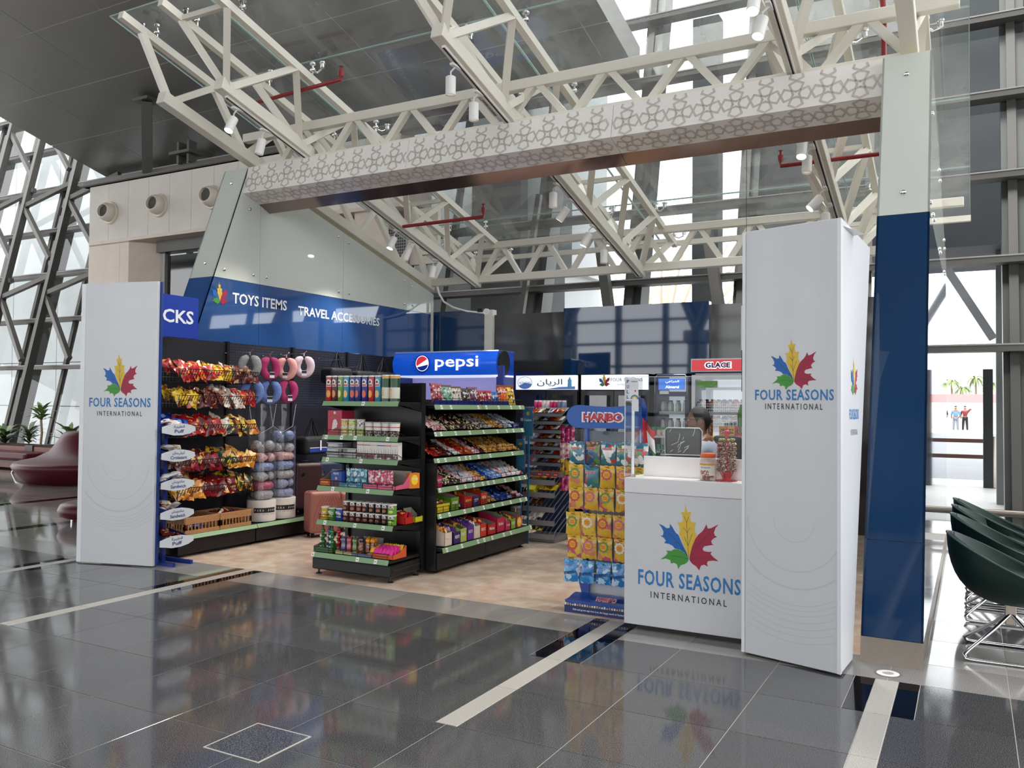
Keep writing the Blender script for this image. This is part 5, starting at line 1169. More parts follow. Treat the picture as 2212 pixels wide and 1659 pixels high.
# second level
t = thing('gift_box', 'tall pink gift carton with a white ice cream picture on the second level', 'box', epos(1, .105, .13))
bb = B(); bb.box((-.082, -.075, 0), (.082, .10, .222)); part('carton', bb, mat('box_pink', '#c0304c', .4), t, bevel=.001)
bb = B(); bb.poly([(-.04, .035), (-.03, .06), (-.025, .10), (-.015, .135), (.005, .145), (.022, .135), (.028, .118), (.036, .10), (.024, .085), (.03, .07), (.0, .058), (-.02, .045)], 0, 0, frame((0, -.0765, 0), (1, 0, 0))); part('picture', bb, mat('box_pic', '#e6dcd8', .4), t)
text('DOBIES', frame((0, -.0762, 0), (1, 0, 0)), .0, .172, .085, .018, mat('box_gold', '#a6763a', .4), t, .02); bb = B(); bb.box((-.012, -.0772, .19), (.012, -.0752, .213)); part('seal', bb, mat('box_pic', ''), t)
bb = B(); bb.lathe([(.02, 0), (0, 0)], 16, 0, frame((.03, -.0768, .05), (1, 0, 0)), caps=False); part('nut_picture', bb, wrap('nuts', ['#6b2a1a', '#a2602a', '#8a1c22'], 90), t)
def tub_(label, pos, cols, r=.038, h=.072, name='ice_cream_tub', taper=0, group=None, darkb=False):
    t = thing(name, label, 'tub', pos, R_.uniform(-.3, .3), group)
    mm = [wrap('tub_' + cols[0].strip('#'), cols, 60, .35), can_white, wrap('choc_base', ['#3a1712', '#5b2a1e', '#d9cfc8'], 70, .4), mat('tub_red', '#b2262e', .4)]
    bb = B()
    if darkb: bb.lathe([(r - taper, 0), (r - taper * .6, h * .38), (r - taper * .35, h * .62), (r - taper * .3, h * .68), (r, h - .01)], 22, [2, 1, 3, 1])
    else: bb.lathe([(r - taper, 0), (r - taper, .006), (r, h - .008)], 22, [1, 0])
    part('cup', bb, mm, t, 50); bb = B(); bb.lathe([(r + .001, h - .009), (r + .0025, h - .006), (r + .0025, h), (r - .002, h + .001)], 22); part('lid', bb, mat('lid_silver', '#b9b7b2', .3, .5) if darkb else can_white, t, 50)
for k, (fx, cols, c2, lb) in enumerate(((.245, ['#c9b25a', '#b23a3a', '#e8d9a2'], None, 'red and gold'), (.345, ['#c9d27a', '#7a9a3a', '#e8e2b2'], None, 'light green'), (.452, ['#a2b25a', '#c9d28a', '#7a8a3a'], ['#e8e4e0', '#e8e4e0', '#4a2a26'], 'olive'))):
    p = epos(1, fx, .06); tub_(f'{lb} tub, lower one of its stack beside the pink gift carton', p, cols, group='stacked ice cream tubs'); q = (p[0], p[1], p[2] + .0745); tub_(f'{"white with dark spots" if c2 else lb} tub on top of a stack beside the pink gift carton', q, c2 or cols, group='stacked ice cream tubs')
for k, fx in enumerate((.562, .672, .78, .90)): tub_(['white cup with chocolate picture next to the stacked tubs', 'second white chocolate cup on the second level', 'third white chocolate cup on the second level', 'white chocolate cup at the end of the second level'][k], epos(1, fx, .07 if k < 3 else .05), ['#e8e6e2'] * 3, .046, .125, 'dessert_cup', .007, 'white chocolate cups', True)
# third level
clr = glass('clear_box', (.93, .94, .94), .12, haze=.25, hazecol=(.7, .72, .72)); fudge = mat('brownie', '#4a3a34', .7, bump=.5, bscale=60)
for k, (fx, n, w_) in enumerate(((.125, 3, .185), (.33, 2, .165))):
    for j in range(n):
        p = epos(2, fx, .10); t = thing('food_container', f'{["lowest","upper","topmost"][j]} clear food container of the {"wider" if k == 0 else "smaller"} stack on the third level', 'container', (p[0] + (.01 if j == 2 else 0), p[1], p[2] + j * .046), 0, 'clear containers on the third level')
        bb = B(); bb.box((-w_ / 2 + .008, -.07, 0), (w_ / 2 - .008, .07, .034)); part('tray', bb, clr, t, bevel=.003)
        bb = B(); bb.box((-w_ / 2, -.076, .034), (w_ / 2, .076, .042)); part('lid', bb, mat('lid_clear', '#b7bab8', .15), t, bevel=.002)
        bb = B(); bb.box((-w_ / 2 + .014, -.062, .003), (w_ / 2 - .014, .062, .026)); part('cake', bb, fudge, t)
cols6 = ['#c24a4a', '#c2504a', '#cdb98a', '#3a3aa2', '#c2564a', '#cdb98a']
for k in range(6):
    p = epos(2, .475 + .088 * k, .06); t = thing('wafer_carton', f'white wafer stick carton with {["red", "red", "gold", "blue", "red", "gold"][k]} stripe, {["first", "second", "third", "fourth", "fifth", "last"][k]} of the row on the third level', 'carton', p, 0, 'white wafer cartons')
    bb = B(); bb.box((-.037, -.03, 0), (.037, .03, .152)); part('box', bb, mat('carton_white', '#e4e0db', .4), t, bevel=.001)
    bb = B(); bb.box((-.0372, -.0305, .118), (.0372, -.0298, .126)); part('stripe', bb, mat('stripe_' + cols6[k].strip('#'), cols6[k], .4), t)
    bb = B(); bb.box((-.0368, -.0304, .002), (.0368, -.0299, .045)); part('chocolate_print', bb, MATS['wrap_darkbar'], t)
    bb = B()
    for q in range(5): x_ = -.028 + .014 * q; bb.add([(x_, -.0303, .045), (x_ + .004, -.0303, .045), (x_ + .010 * (-1) ** q, -.0303, .105)], [(0, 1, 2)])
    part('wafer_print', bb, mat('wafer_print', '#7a5a48', .4), t)
# fourth level
def tray_box(name, label, pos, w_, d_, hf, hb, m, m2=None, rz=0, group=None, grey=True):
    """display carton with a low front and high back"""
    t = thing(name, label, 'display box', pos, rz, group); m2 = m2 or m; k = .003; ins = mat('board_grey', '#9a928a', .8)
    def pan(nm, P, mm):
        bb = B(); n = len(P); A = [Vector(p) for p in P]; nn = (A[1] - A[0]).cross(A[2] - A[0]).normalized() * k
        bb.add(A + [a - nn for a in A], [tuple(range(n)), tuple(range(n, 2 * n))[::-1]] + [(i, n + i, n + (i + 1) % n, (i + 1) % n) for i in range(n)], [0, 1] + [0] * n); part(nm, bb, [mm, ins], t)
    x0, x1, y0, y1 = -w_ / 2, w_ / 2, -d_ / 2, d_ / 2
    pan('front', [(x0, y0, 0), (x1, y0, 0), (x1, y0, hf), (x0, y0, hf)], m); pan('back', [(x1, y1, 0), (x0, y1, 0), (x0, y1, hb), (x1, y1, hb)], m2)
    pan('side', [(x1, y0, 0), (x1, y1, 0), (x1, y1, hb), (x1, y0 + d_ * .5, hf * 1.3), (x1, y0, hf)], m); pan('side', [(x0, y1, 0), (x0, y0, 0), (x0, y0, hf), (x0, y0 + d_ * .5, hf * 1.3), (x0, y1, hb)], m)
    bb = B(); bb.box((x0, y0, 0), (x1, y1, .004)); part('bottom', bb, ins, t)
    return t
def fill(n, pos, w_, d_, z, me_list, name, label, cat, group, tilt=(-.4, .1)):
    for k in range(n):
        c = k % max(1, round(n ** .5 * 1.2)); r_ = k // max(1, round(n ** .5 * 1.2)); nc = max(1, round(n ** .5 * 1.2)); nr = math.ceil(n / nc)
        o = ob(name, me_list[k % len(me_list)], None, (pos[0] + (c + .5 - nc / 2) * w_ / nc, pos[1] + (r_ + .5 - nr / 2) * d_ / nr, pos[2] + z + R_.uniform(0, .008)), (R_.uniform(*tilt), R_.uniform(-.1, .1), R_.uniform(-.12, .12)))
        tag(o, label, cat, group)
p = epos(3, .075, .11); t = tray_box('display_carton', 'orange display carton with a low cut front on the fourth level', p, .125, .17, .055, .135, mat('carton_orange', '#cf5a1c', .4))
text('WAFER', frame((0, -.0885, 0), (1, 0, 0)), 0, .028, .08, .02, mat('ink_yellow', '#f0c94a', .4), t, .02)
p = epos(3, .22, .11); t = thing('chocolate_carton', 'blue chocolate carton with a cup cake picture on the fourth level', 'carton', p); bb = B(); bb.box((-.06, -.08, 0), (.06, .08, .135)); part('box', bb, mat('carton_blue', '#23499a', .4), t, bevel=.001)
bb = B(); bb.box((-.0605, -.0812, 0), (.0605, -.0795, .04)); part('lower_band', bb, mat('carton_maroon', '#4a1a2a', .4), t); text("KEX'S", frame((0, -.082, 0), (1, 0, 0)), 0, .115, .06, .018, wtxt, t, .02)
bb = B(); bb.lathe([(.013, 0), (0, 0)], 12, 0, frame((0, -.0815, .07), (1, 0, 0)), caps=False); part('picture', bb, mat('cake_pic', '#d9a86a', .4), t)
tealm = wrap('teal_bag', ['#2f86a2', '#8ac2d2', '#1f5f7a', '#dfe8ea'], 34, .3)
for k in range(3):
    p = epos(3, .34 + .092 * k, .09); me = bag_mesh(.078, .155, .04, tealm, k); t = thing('snack_pouch', f'teal snack pouch, {["first", "second", "third"][k]} of three standing on the fourth level', 'snack bag', (p[0], p[1], p[2] + .085), R_.uniform(-.1, .1), 'teal pouches'); ob('pouch', me, t)
    bb = B(); bb.lathe([(.02, 0), (0, 0)], 16, 0, frame((0, -.0215, .035), (1, 0, 0)), caps=False); part('badge', bb, mat('badge_pale', '#cfe6ec', .4), t); text('POP', frame((0, -.0235, 0), (1, 0, 0)), 0, .0, .045, .016, MATS['can_dark'], t, .02)
p = epos(3, .435, .055); t = tray_box('pouch_tray', 'low teal tray holding the teal pouches on the fourth level', p, .27, .09, .035, .05, mat('tray_teal', '#2a8296', .4)); text('POPCORN', frame((0, -.046, 0), (1, 0, 0)), 0, .018, .12, .018, wtxt, t, .01)
pkm = wrap('pink_bag', ['#c9486a', '#e8a2b2', '#a21c3a', '#f0dede'], 34, .3)
for k in range(4):
    p = epos(3, .625 + .08 * k, .09); me = bag_mesh(.075, .15, .04, pkm, k + 1); t = thing('snack_pouch', f'pink snack pouch, {["first", "second", "third", "fourth"][k]} of the pink row on the fourth level', 'snack bag', (p[0], p[1], p[2] + .082), R_.uniform(-.1, .1), 'pink pouches'); ob('pouch', me, t)
    bb = B(); bb.lathe([(.016, 0), (0, 0)], 14, 0, frame((0, -.0215, .0), (1, 0, 0)), caps=False); part('badge', bb, mat('badge_pink', '#f2dfe2', .4), t)
p = epos(3, .79, .13); tray_box('pink_display_box', 'pink display box with a high back around the pink pouches', (p[0], p[1], p[2]), .36, .24, .035, .15, mat('tray_pink', '#d45a7e', .4))
p = epos(3, .98, .34); t = thing('chew_carton', 'orange carton with a yellow oval at the open side of the fourth level', 'carton', (p[0] + .005, p[1] - .06, p[2]), radians(62)); bb = B(); bb.box((-.05, -.04, 0), (.05, .04, .135)); part('box', bb, mat('carton_orange2', '#dd7f1e', .4), t, bevel=.001)
bb = B(); bb.lathe([(.04, 0), (0, 0)], 20, 0, frame((0, -.041, .075), (1, 0, 0)) @ Matrix.Diagonal((.85, 1.1, 1, 1)), caps=False); part('oval', bb, mat('oval_yellow', '#f2cf2a', .4), t); text('SOUR', frame((0, -.0425, 0), (1, 0, 0)), 0, .085, .05, .018, wtxt, t, .02)
# fifth level: small cans
for k, (n, a, c, lb) in enumerate((('yellowmix', '#c9a92a', '#e8943a', 'yellow'), ('greenmix', '#4a8a2a', '#e8e04a', 'green mix'), ('bluemix', '#1f3f9a', '#8ab2e8', 'blue mix'))):
    me, lme = tall_can(n, a, c, .115, .04, False); p = epos(4, .055 + .10 * k, .06); t = put_can(f'short {lb} can at the suitcase end of the fifth level', p, (me, lme), 'short mix cans', 0)
    bb = B(); bb.lathe([(.0404, .03), (.0404, .075)], 10, 0, caps=False, a0=radians(220), a1=radians(310)); part('picture', bb, wrap('mixpic' + n, [a, c, '#efe9d2'], 60), t, 60)
    if k: text('MIX', frame((0, -.0415, 0), (1, 0, 0)), 0, .075, .045, .02, wtxt, t, .02)
for k in range(7):
    nme = 'minimaroon' if k < 3 else 'minidark'; sp = tall_can(nme, '#40141c' if k < 3 else '#1a1416', '#a85a34', .092, .0365)
    for j in range(2):
        p = epos(4, .345 + .083 * k, .06); put_can(f'{"maroon" if k < 3 else "black"} short crisp can, {["first", "second", "third", "fourth", "fifth", "sixth", "seventh"][k]} from the mix cans, {"upper" if j else "lower"} row', (p[0], p[1], p[2] + j * .0925), sp, 'short crisp cans on the fifth level', radians(R_.uniform(-12, 12)))
for j in range(2):
    p = epos(4, .925, .055); put_can(f'green short crisp can, {"upper" if j else "lower"} one at the open end of the fifth level', (p[0], p[1], p[2] + j * .0925), tall_can('minigreen', '#5f9a3a', '#c9d86a', .092, .040), 'short crisp cans on the fifth level', .2)
tray_box('red_display_box', 'red display box on the side of the fifth level', (-4.40, 6.10, ez[4] + .001), .12, .13, .06, .11, mat('carton_red', '#b8201f', .4), rz=pi / 2)
tray_box('lime_display_box', 'yellow and green display box deepest on the side of the fifth level', (-4.40, 6.25, ez[4] + .001), .12, .13, .05, .12, mat('carton_lime', '#b9b82a', .4), rz=pi / 2)
fill(6, (-4.40, 6.10, ez[4]), .1, .1, .06, [bag_mesh(.05, .08, .02, w_red, 1, 4, 4)], 'candy_pack', 'small red candy pack in the red display box', 'candy', 'red candy packs')
# bottom level: novelty candy
tray_box('toy_candy_tray', 'green tray holding the stacked ball candy bottles', epos(5, .12, .10), .22, .16, .05, .08, mat('tray_green', '#2f5f2c', .4))
for k, (c, nm) in enumerate((('#2f6a35', 'green'), ('#2f5f9a', 'blue'), ('#3a7a45', 'second green'), ('#b01f28', 'red'))):
    for row_ in range(1):
        p = epos(5, .055 + .062 * k, .08 + .03 * (k % 2)); t = thing('ball_candy_bottle', f'{nm} stacked ball candy bottle on the bottom level', 'candy bottle', (p[0], p[1], p[2] + .012), 0, 'ball candy bottles'); m_ = mat('toy' + c.strip('#'), c, .25, coat=.4)
        prof = []
        for q, rr in enumerate((.028, .028, .026, .022)):
            z0 = .026 + .05 * q
            for e in range(7): a = -pi / 2 + pi * e / 6; prof.append((max(.012, rr * cos(a)), z0 + rr * sin(a) * .95 - .002 * q))
        bb = B(); bb.lathe(prof, 16); part('balls', bb, m_, t, 80); bb = B(); bb.lathe([(.012, .195), (.010, .222), (.003, .232)], 12); part('cap', bb, mat('toycap', '#5b1a1c', .4), t, 60)
        for q in range(3): bb = B(); bb.lathe([(.012, 0), (0, .001)], 12, 0, frame((0, -.0295 + .001 * q, .03 + .05 * q), (1, 0, 0)), caps=False); part('sticker', bb, mat('toysticker', '#c9d2b2', .4), t)
for k, (c, nm) in enumerate((('#5f5f86', 'grey blue'), ('#b8505a', 'pink'), ('#6a8a4a', 'green'), ('#a02a34', 'dark red'))):
    p = epos(5, .33 + .075 * k, .09); t = thing('bear_candy_tube', f'{nm} bear shaped candy tube on the bottom level', 'candy tube', (p[0], p[1], p[2] + .01), 0, 'bear shaped candy tubes'); m_ = mat('toy' + c.strip('#'), c, .2, coat=.5)
    bb = B(); bb.lathe([(.022, 0), (.027, .01), (.027, .06), (.022, .08), (.026, .10), (.027, .118), (.02, .135), (0, .14)], 14); part('body', bb, m_, t, 60)
    for s_ in (-1, 1): bb = B(); bb.lathe([(0, -.01), (.01, 0), (0, .01)], 8, 0, Matrix.Translation((s_ * .02, 0, .142)) @ rot_m('X', pi / 2), caps=False); part('ear', bb, m_, t, 80)
tray_box('bear_tray', 'cream tray in front of the bear shaped candy tubes', epos(5, .40, .06), .20, .08, .028, .04, mat('tray_cream', '#c9b878', .4))
for k in range(5):
    p = epos(5, [.58, .62, .665, .72, .70][k], [.07, .13, .07, .075, .13][k]); c = ['#2c3f4a', '#d98a1a', '#d98a1a', '#d98a1a', '#d98a1a'][k]
    t = thing('ball_top_candy', ['slim dark candy tube beside the orange topped ones', 'orange ball topped candy tube at the back, first', 'orange ball topped candy tube in front, first', 'orange ball topped candy tube in front, second', 'orange ball topped candy tube at the back, second'][k], 'candy tube', (p[0], p[1], p[2] + .01), 0, 'ball topped candy tubes')
    bb = B(); bb.lathe([(.019, 0), (.021, .01), (.021, .10), (.016, .112)], 14); part('tube', bb, wrap('tubeprint', ['#5b2a1c', '#c9a27a', '#8a3a22'], 60), t, 60)
    bb = B(); bb.lathe([(0, .10), (.018, .108), (.025, .128), (.018, .148), (0, .155)], 14, caps=False); part('ball', bb, mat('toyball' + c.strip('#'), c, .2, coat=.5), t, 80)
tray_box('purple_tray', 'grey blue tray with cardboard back behind the ball topped tubes', epos(5, .63, .10), .22, .17, .028, .15, mat('tray_slate', '#5f6f8a', .4))
tray_box('pack_tray', 'yellow and red tray of pink and yellow packs, open end of the bottom level', epos(5, .86, .12), .27, .20, .04, .10, mat('tray_yellowred', '#c9552a', .4))
pk1 = bag_mesh(.05, .075, .022, mat('pack_pink', '#e23a93', .35), 2, 4, 5); pk2 = bag_mesh(.05, .075, .022, mat('pack_yellow', '#e6b32a', .35), 3, 4, 5); p = epos(5, .86, .12)
for k in range(24):
    yel = (k % 6 == 0) or k >= 19
    o = ob('candy_packet', pk2 if yel else pk1, None, (p[0] - .105 + .041 * (k % 6), p[1] - .075 + .045 * (k // 6), p[2] + .055 + .006 * (k // 6)), (-.5, R_.uniform(-.2, .2), R_.uniform(-.2, .2)))
    tag(o, ('yellow' if yel else 'hot pink') + f' candy packet, {ORD[k // 6]} row, {ORD[k % 6]} place in the yellow and red tray', 'candy', 'pink and yellow candy packets')

# ------------------------------------------------------------------ aisle gondola facing the cash counter
GX, GY = -4.76, 6.42
GN = thing('aisle_gondola', 'long black aisle gondola of sweets with green price rails behind the end shelf', 'shelving', (GX, GY, 0), pi / 2)
gb = [(0, .86), (.86, 1.76)]; gz = [1.528, 1.281, 1.037, .772, .535, .232]; gd = [.455, .455, .455, .50, .50, .56]
for i, (a, c) in enumerate(gb):
    bb = B(); bb.box((a + .003, -.515, .035), (c - .003, 0, .185)); part('plinth', bb, shelf_m, GN, bevel=.003)
    bb = B(); bb.box((a + .02, 0, .185), (c - .02, .025, 1.58)); part('back_panel', bb, MATS['peg_black'], GN)
    bb = B(); bb.box((c - .018, -.03, .03), (c + .018, .03, 1.60)); part('upright', bb, shelf_m, GN)
    TG = [[(.13, .32, .90), (.02, .13, .42, .72), (.08, .22, .50, .64, .73, .92), (.04, .38, .55, .73, .93), (.05, .23, .54, .72, .96), (.08, .38, .72, .86)], [(.08, .36, .66, .88), (.02, .34, .56, .72, .94), (.18, .70), (.05, .18, .44, .64, .79, .93), (.18, .38, .58, .82, .97), (.04, .30, .47, .97)]][i]
    for L_ in range(6): shelf(GN, a, c, 0, gd[L_], gz[L_], TG[L_], L_ == 5, .045, .012)
    for L_ in (0, 1, 2, 3, 4): fence(GN, a + .02, c - .02, -gd[L_] + .008, gz[L_], .06, 8)
feet(GN, [(.05, -.46, 0), (.86, -.46, 0), (1.7, -.46, 0)])
bb = B(); bb.box((-.03, -.50, .03), (.0, .03, 1.0)); bb.box((-.03, -.06, 1.0), (.0, .03, 1.6)); part('end_panel', bb, shelf_m, GN)
bb = B(); bb.box((1.762, -.36, .03), (1.775, .03, 1.5)); part('end_panel', bb, shelf_m, GN)
def gpos(L_, s, back=.05): return (GX + gd[L_] - back, GY + s, gz[L_] + .001)
# top shelf pouches
top = [('#a83a4e', 'maroon pink', 2, 'NUT'), ('#6fae96', 'mint green', 2, 'MIX'), ('#d9cdc2', 'white and brown', 2, 'NUTS'), ('#2a211c', 'black and gold', 2, 'OAT'), ('#6a3a5e', 'purple and white', 2, 'KIDS'), ('#b8202c', 'red', 3, 'BITE'), ('#2f6fb8', 'blue', 2, 'MINT'), ('#d9601f', 'orange', 2, 'CORN'), ('#e2b81f', 'yellow', 2, 'CORN')]
s = .12
for ci, (c, nm, n, wd) in enumerate(top):
    m_ = wrap('pouch_' + c.strip('#'), [c, c, '#e8e0d2', '#3a2422'], 26, .25); mt = mat('pouchtop_' + c.strip('#'), {'#6fae96': '#4a2420', '#d9cdc2': '#4a2420', '#d9601f': '#7a2414', '#e2b81f': '#8a3a14'}.get(c, c), .3)
    for k in range(n):
        w_ = .10 if ci not in (5, 6) else .085; h_ = (.20, .19, .18, .165, .18, .15, .14, .215, .215)[ci]
        t = thing('snack_pouch', f'{nm} snack pouch, {ORD[k]} of its colour on the top gondola shelf', 'snack bag', (GX + gd[0] - .07 - .02 * (k % 2), GY + s, gz[0] + h_ / 2), pi / 2 - .28 + R_.uniform(-.08, .08), 'pouches on the top gondola shelf', rot=(-.22, R_.uniform(-.05, .05), pi / 2 - .28))
        ob('pouch', bag_mesh(w_, h_, .04, m_, k), t); bb = B(); bb.box((-w_ * .47, -.009, h_ * .40), (w_ * .47, .009, h_ * .5)); part('top_seal', bb, mt, t); text(wd, frame((0, -.0225, 0), (1, 0, 0)), 0, h_ * .16, w_ * .6, .018, wtxt if ci not in (2, 8) else txt_dark, t, .02)
        s += (.086 if ci != 3 else .07)
bb = B(); bb.box((0, -.012, .0), (.8, 0, .045)); part('blue_riser', bb, bl, GN, loc=(.04, -gd[0] + .03, gz[0])); 
bb = B(); bb.box((0, -.012, .0), (.55, 0, .045)); part('blue_riser', bb, bl, GN, loc=(.90, -gd[0] + .03, gz[0]))
# bars
BAR = {}
def bar_mesh(m, seed): return bag_mesh(.050, .118, .016, m, seed, 3, 5)
def bar_M(p):
    a = radians(48 + R_.uniform(-12, 12)); n_ = Vector((cos(a), 0, sin(a))); Z = Vector((R_.uniform(-.1, .1), 1, R_.uniform(-.06, .06))).normalized(); X = (-n_).cross(Z).normalized(); Yv = Z.cross(X)
    return Matrix(((X.x, Yv.x, Z.x, p[0]), (X.y, Yv.y, Z.y, p[1]), (X.z, Yv.z, Z.z, p[2]), (0, 0, 0, 1)))
seg = {1: [w_pnk, w_pnk, w_crm, w_crm, w_dkb, w_crm, w_crm, w_grb, w_grb, w_gbr, w_gbr, w_grb, w_wb, w_wb], 2: [w_red, w_drd, w_dkb, w_wr, w_red, w_org, w_pnk, w_dkb, w_gbr, w_gbr, w_gbr, w_gbr, w_gbr, w_gbr], 3: [w_crm, w_crm, w_crm, w_pnk, w_wb, w_pnk, w_gbr, w_blu, w_lbl, w_lbl, w_pnk, w_wb, w_wr, w_wr]}
bcn = {w_pnk: 'pink and white', w_crm: 'dark wrapper with cream', w_dkb: 'dark', w_grb: 'grey', w_gbr: 'golden', w_wb: 'white and blue', w_red: 'red', w_drd: 'dark red', w_wr: 'white and red', w_org: 'orange', w_blu: 'blue', w_lbl: 'light blue'}
LN = {1: 'second', 2: 'third', 3: 'fourth', 4: 'fifth'}
for L_, cols in seg.items():
    s0 = .03 if L_ < 3 else .13
    n = len(cols); pitch = (1.72 - s0) / n
    for k, m in enumerate(cols):
        for r_ in range(6):
            x = GX + gd[L_] - .04 - r_ * .05; z = gz[L_] + .028 + .022 * r_ + R_.uniform(0, .006)
            o = ob('chocolate_bar', bar_mesh(m, (k + r_) % 3), None, M=bar_M((x, GY + s0 + pitch * (k + .5) + R_.uniform(-.006, .006), z)))
            tag(o, f'{bcn[m]} chocolate bar, {ORD[k]} from the walkway, {ORD[r_]} row back, {LN[L_]} gondola shelf', 'chocolate bar', 'chocolate bars on the aisle gondola')
for k, m in enumerate([w_gbr, w_gbr, w_blu, w_blu, w_blu, w_dkb, w_pnk]):
    for r_ in range(5):
        o = ob('chocolate_bar', bar_mesh(m, r_ % 3), None, M=bar_M((GX + gd[4] - .04 - r_ * .05, GY + .92 + .113 * (k + .5), gz[4] + .03 + .02 * r_))); tag(o, f'{bcn[m]} chocolate bar, {ORD[k]} past the cartons, {ORD[r_]} row back, fifth gondola shelf', 'chocolate bar', 'chocolate bars on the aisle gondola')
def gbox(nm, label, L_, s, w_, d_, hf, hb, col, back=.0, word=None, fillm=None, rz=pi / 2, fcol=None):
    p = (GX + gd[L_] - d_ / 2 - .02 - back, GY + s, gz[L_] + .002); m_ = mat('gb_' + col.strip('#'), col, .4)
    t = tray_box(nm, label, p, w_, d_, hf, hb, m_, rz=rz)
    if word: text(word, frame((0, -d_ / 2 - .0005, 0), (1, 0, 0)), 0, hf * .6, w_ * .62, min(.03, hf * .3), mat('ink_' + (fcol or '#efe6d8').strip('#'), fcol or '#efe6d8', .4), t, .02)
    if fillm is not None:
        for k in range(5):
            o = ob('sweet_packet', bag_mesh(w_ * .75, hf * 1.25 if hf > .06 else .1, .025, fillm, k % 3, 4, 5), None, (p[0] + d_ * (.35 - .17 * k), p[1] + R_.uniform(-.008, .008), p[2] + hf * .62 + .01 + .008 * k), (-.15 - R_.uniform(0, .2), R_.uniform(-.1, .1), pi / 2 + R_.uniform(-.1, .1)))
            tag(o, f'{ORD[k]} packet from the front in the {label.split(" display")[0].split(" carton")[0]} box, the {["top","second","third","fourth","fifth","bottom"][L_]} gondola shelf', 'candy', 'packets in the display boxes')
    return t
gbox('display_carton', 'magenta display carton at the start of the fourth gondola shelf', 3, .07, .10, .22, .10, .14, '#b2204e', 0, "REX'S")
gbox('display_carton', 'dark blue display carton at the far end of the second gondola shelf', 1, 1.62, .16, .3, .05, .12, '#1a2a86', 0, 'MINI')
gbox('display_carton', 'yellow display carton at the start of the fifth gondola shelf', 4, .14, .22, .34, .08, .15, '#d9c41f', 0, None, w_grn)
gbox('display_carton', 'green display carton on the fifth gondola shelf', 4, .34, .14, .34, .12, .17, '#5f8f22', 0, 'KIWI', None)
gbox('display_carton', 'red display carton on the fifth gondola shelf', 4, .58, .16, .36, .11, .17, '#b5181f', 0, "REX'S", w_org, fcol='#f0c94a')
gbox('display_carton', 'purple display carton on the fifth gondola shelf', 4, .73, .12, .36, .10, .17, '#3f2470', 0, "REX'S")
gbox('display_carton', 'orange red display carton nearest the small bars on the fifth gondola shelf', 4, .88, .13, .36, .12, .16, '#c23a1c', 0, 'PEX', w_org)
for k in range(4):
    o = ob('sweet_packet', bag_mesh(.09, .08, .04, [w_wb, w_pnk, w_blu, w_wr][k], k), None, (GX + gd[4] - .08 - .04 * (k % 2), GY + [.45, .80, .47, .81][k], gz[4] + .06), (-.6, .2, 1.3)); tag(o, ['white and blue', 'pink', 'blue', 'white and red'][k] + ' packet lying between the cartons of the fifth gondola shelf', 'candy', 'loose packets on the fifth gondola shelf')
bs = [('white and peach', '#e0cfc0', .14, .17, 'MINI', w_gld), ('dark purple', '#3a1f66', .29, .155, "REX'S", w_pur), ('green and white', '#a9b85a', .40, .18, 'MINT', w_grn), ('violet', '#5b2a8f', .53, .20, "REX'S", w_pur), ('cream and white', '#dccab4', .65, .17, "REX'S", w_wr), ('red', '#c2341c', .77, .18, "REX'S", w_red), ('bright red with white script', '#b5161c', .94, .15, 'Maltes', None), ('tall pink red', '#c21f4a', 1.14, .20, 'Skittles', None), ('magenta', '#b22a5e', 1.28, .13, 'Fruity', w_mag), ('lime green', '#7aa82a', 1.38, .15, 'SOUR', w_grn), ('deep pink with a yellow oval', '#c23a52', 1.52, .16, 'SOUR', None)]
for i, (nm, c, s, h, wd, fm) in enumerate(bs):
    w_ = .12 if i not in (6, 7) else .16
    t = gbox('sweet_carton', f'{nm} sweet carton in the row on the bottom gondola shelf', 5, s, w_, .22, h * .72, h, c, 0 if i != 7 else .01, wd, fm)
    if i == 10: bb = B(); bb.lathe([(.05, 0), (0, 0)], 20, 0, frame((0, -.1115, .06), (1, 0, 0)) @ Matrix.Diagonal((.9, 1, 1, 1)), caps=False); part('oval', bb, MATS['oval_yellow'], t)
t = thing('candy_jar', 'clear lidded candy jar at the end of the bottom gondola shelf', 'jar', (GX + .42, GY + 1.66, gz[5])); bb = B(); bb.lathe([(.05, 0), (.055, .01), (.055, .19)], 16); part('body', bb, MATS['jar_plastic'], t, 50); bb = B(); bb.lathe([(.048, .005), (.048, .11)], 12); part('sweets', bb, w_org, t, 50); bb = B(); bb.lathe([(.057, .19), (.057, .215)], 16); part('lid', bb, mat('lid_grey', '#8a8784', .4), t, 50)
# branded side signs of the chewing gum rack
gumb = mat('sign_teal', '#2d6f90', .35)
for i, (y, z0, z1) in enumerate(((8.32, 1.19, 1.50), (8.22, .72, 1.16))):
    t = thing('side_sign', ['upper blue side sign with a round seal at the gondola end', 'lower blue side sign with a round seal at the gondola end'][i], 'sign', (-4.36 + .04 * (1 - i), y, z0))
    h = z1 - z0; bb = B(); bb.poly([(-.06, 0), (.06, 0), (.062, h * .8), (.04, h), (-.05, h), (-.06, h * .9)], .006, 0, frame((0, 0, 0), (1, 0, 0))); part('board', bb, gumb, t)
    bb = B(); bb.lathe([(.022, 0), (0, 0)], 18, 0, frame((0, -.008, h - .06), (1, 0, 0)), caps=False); part('seal', bb, mat('seal_gold', '#b89a3c', .4), t); text('Cadora', frame((0, -.007, 0), (1, 0, 0)), 0, h - .13, .09, .028, wtxt, t, .01)
    bb = B(); bb.box((-.01, .008, -z0), (.01, .02, 0)); part('post', bb, gumb, t)
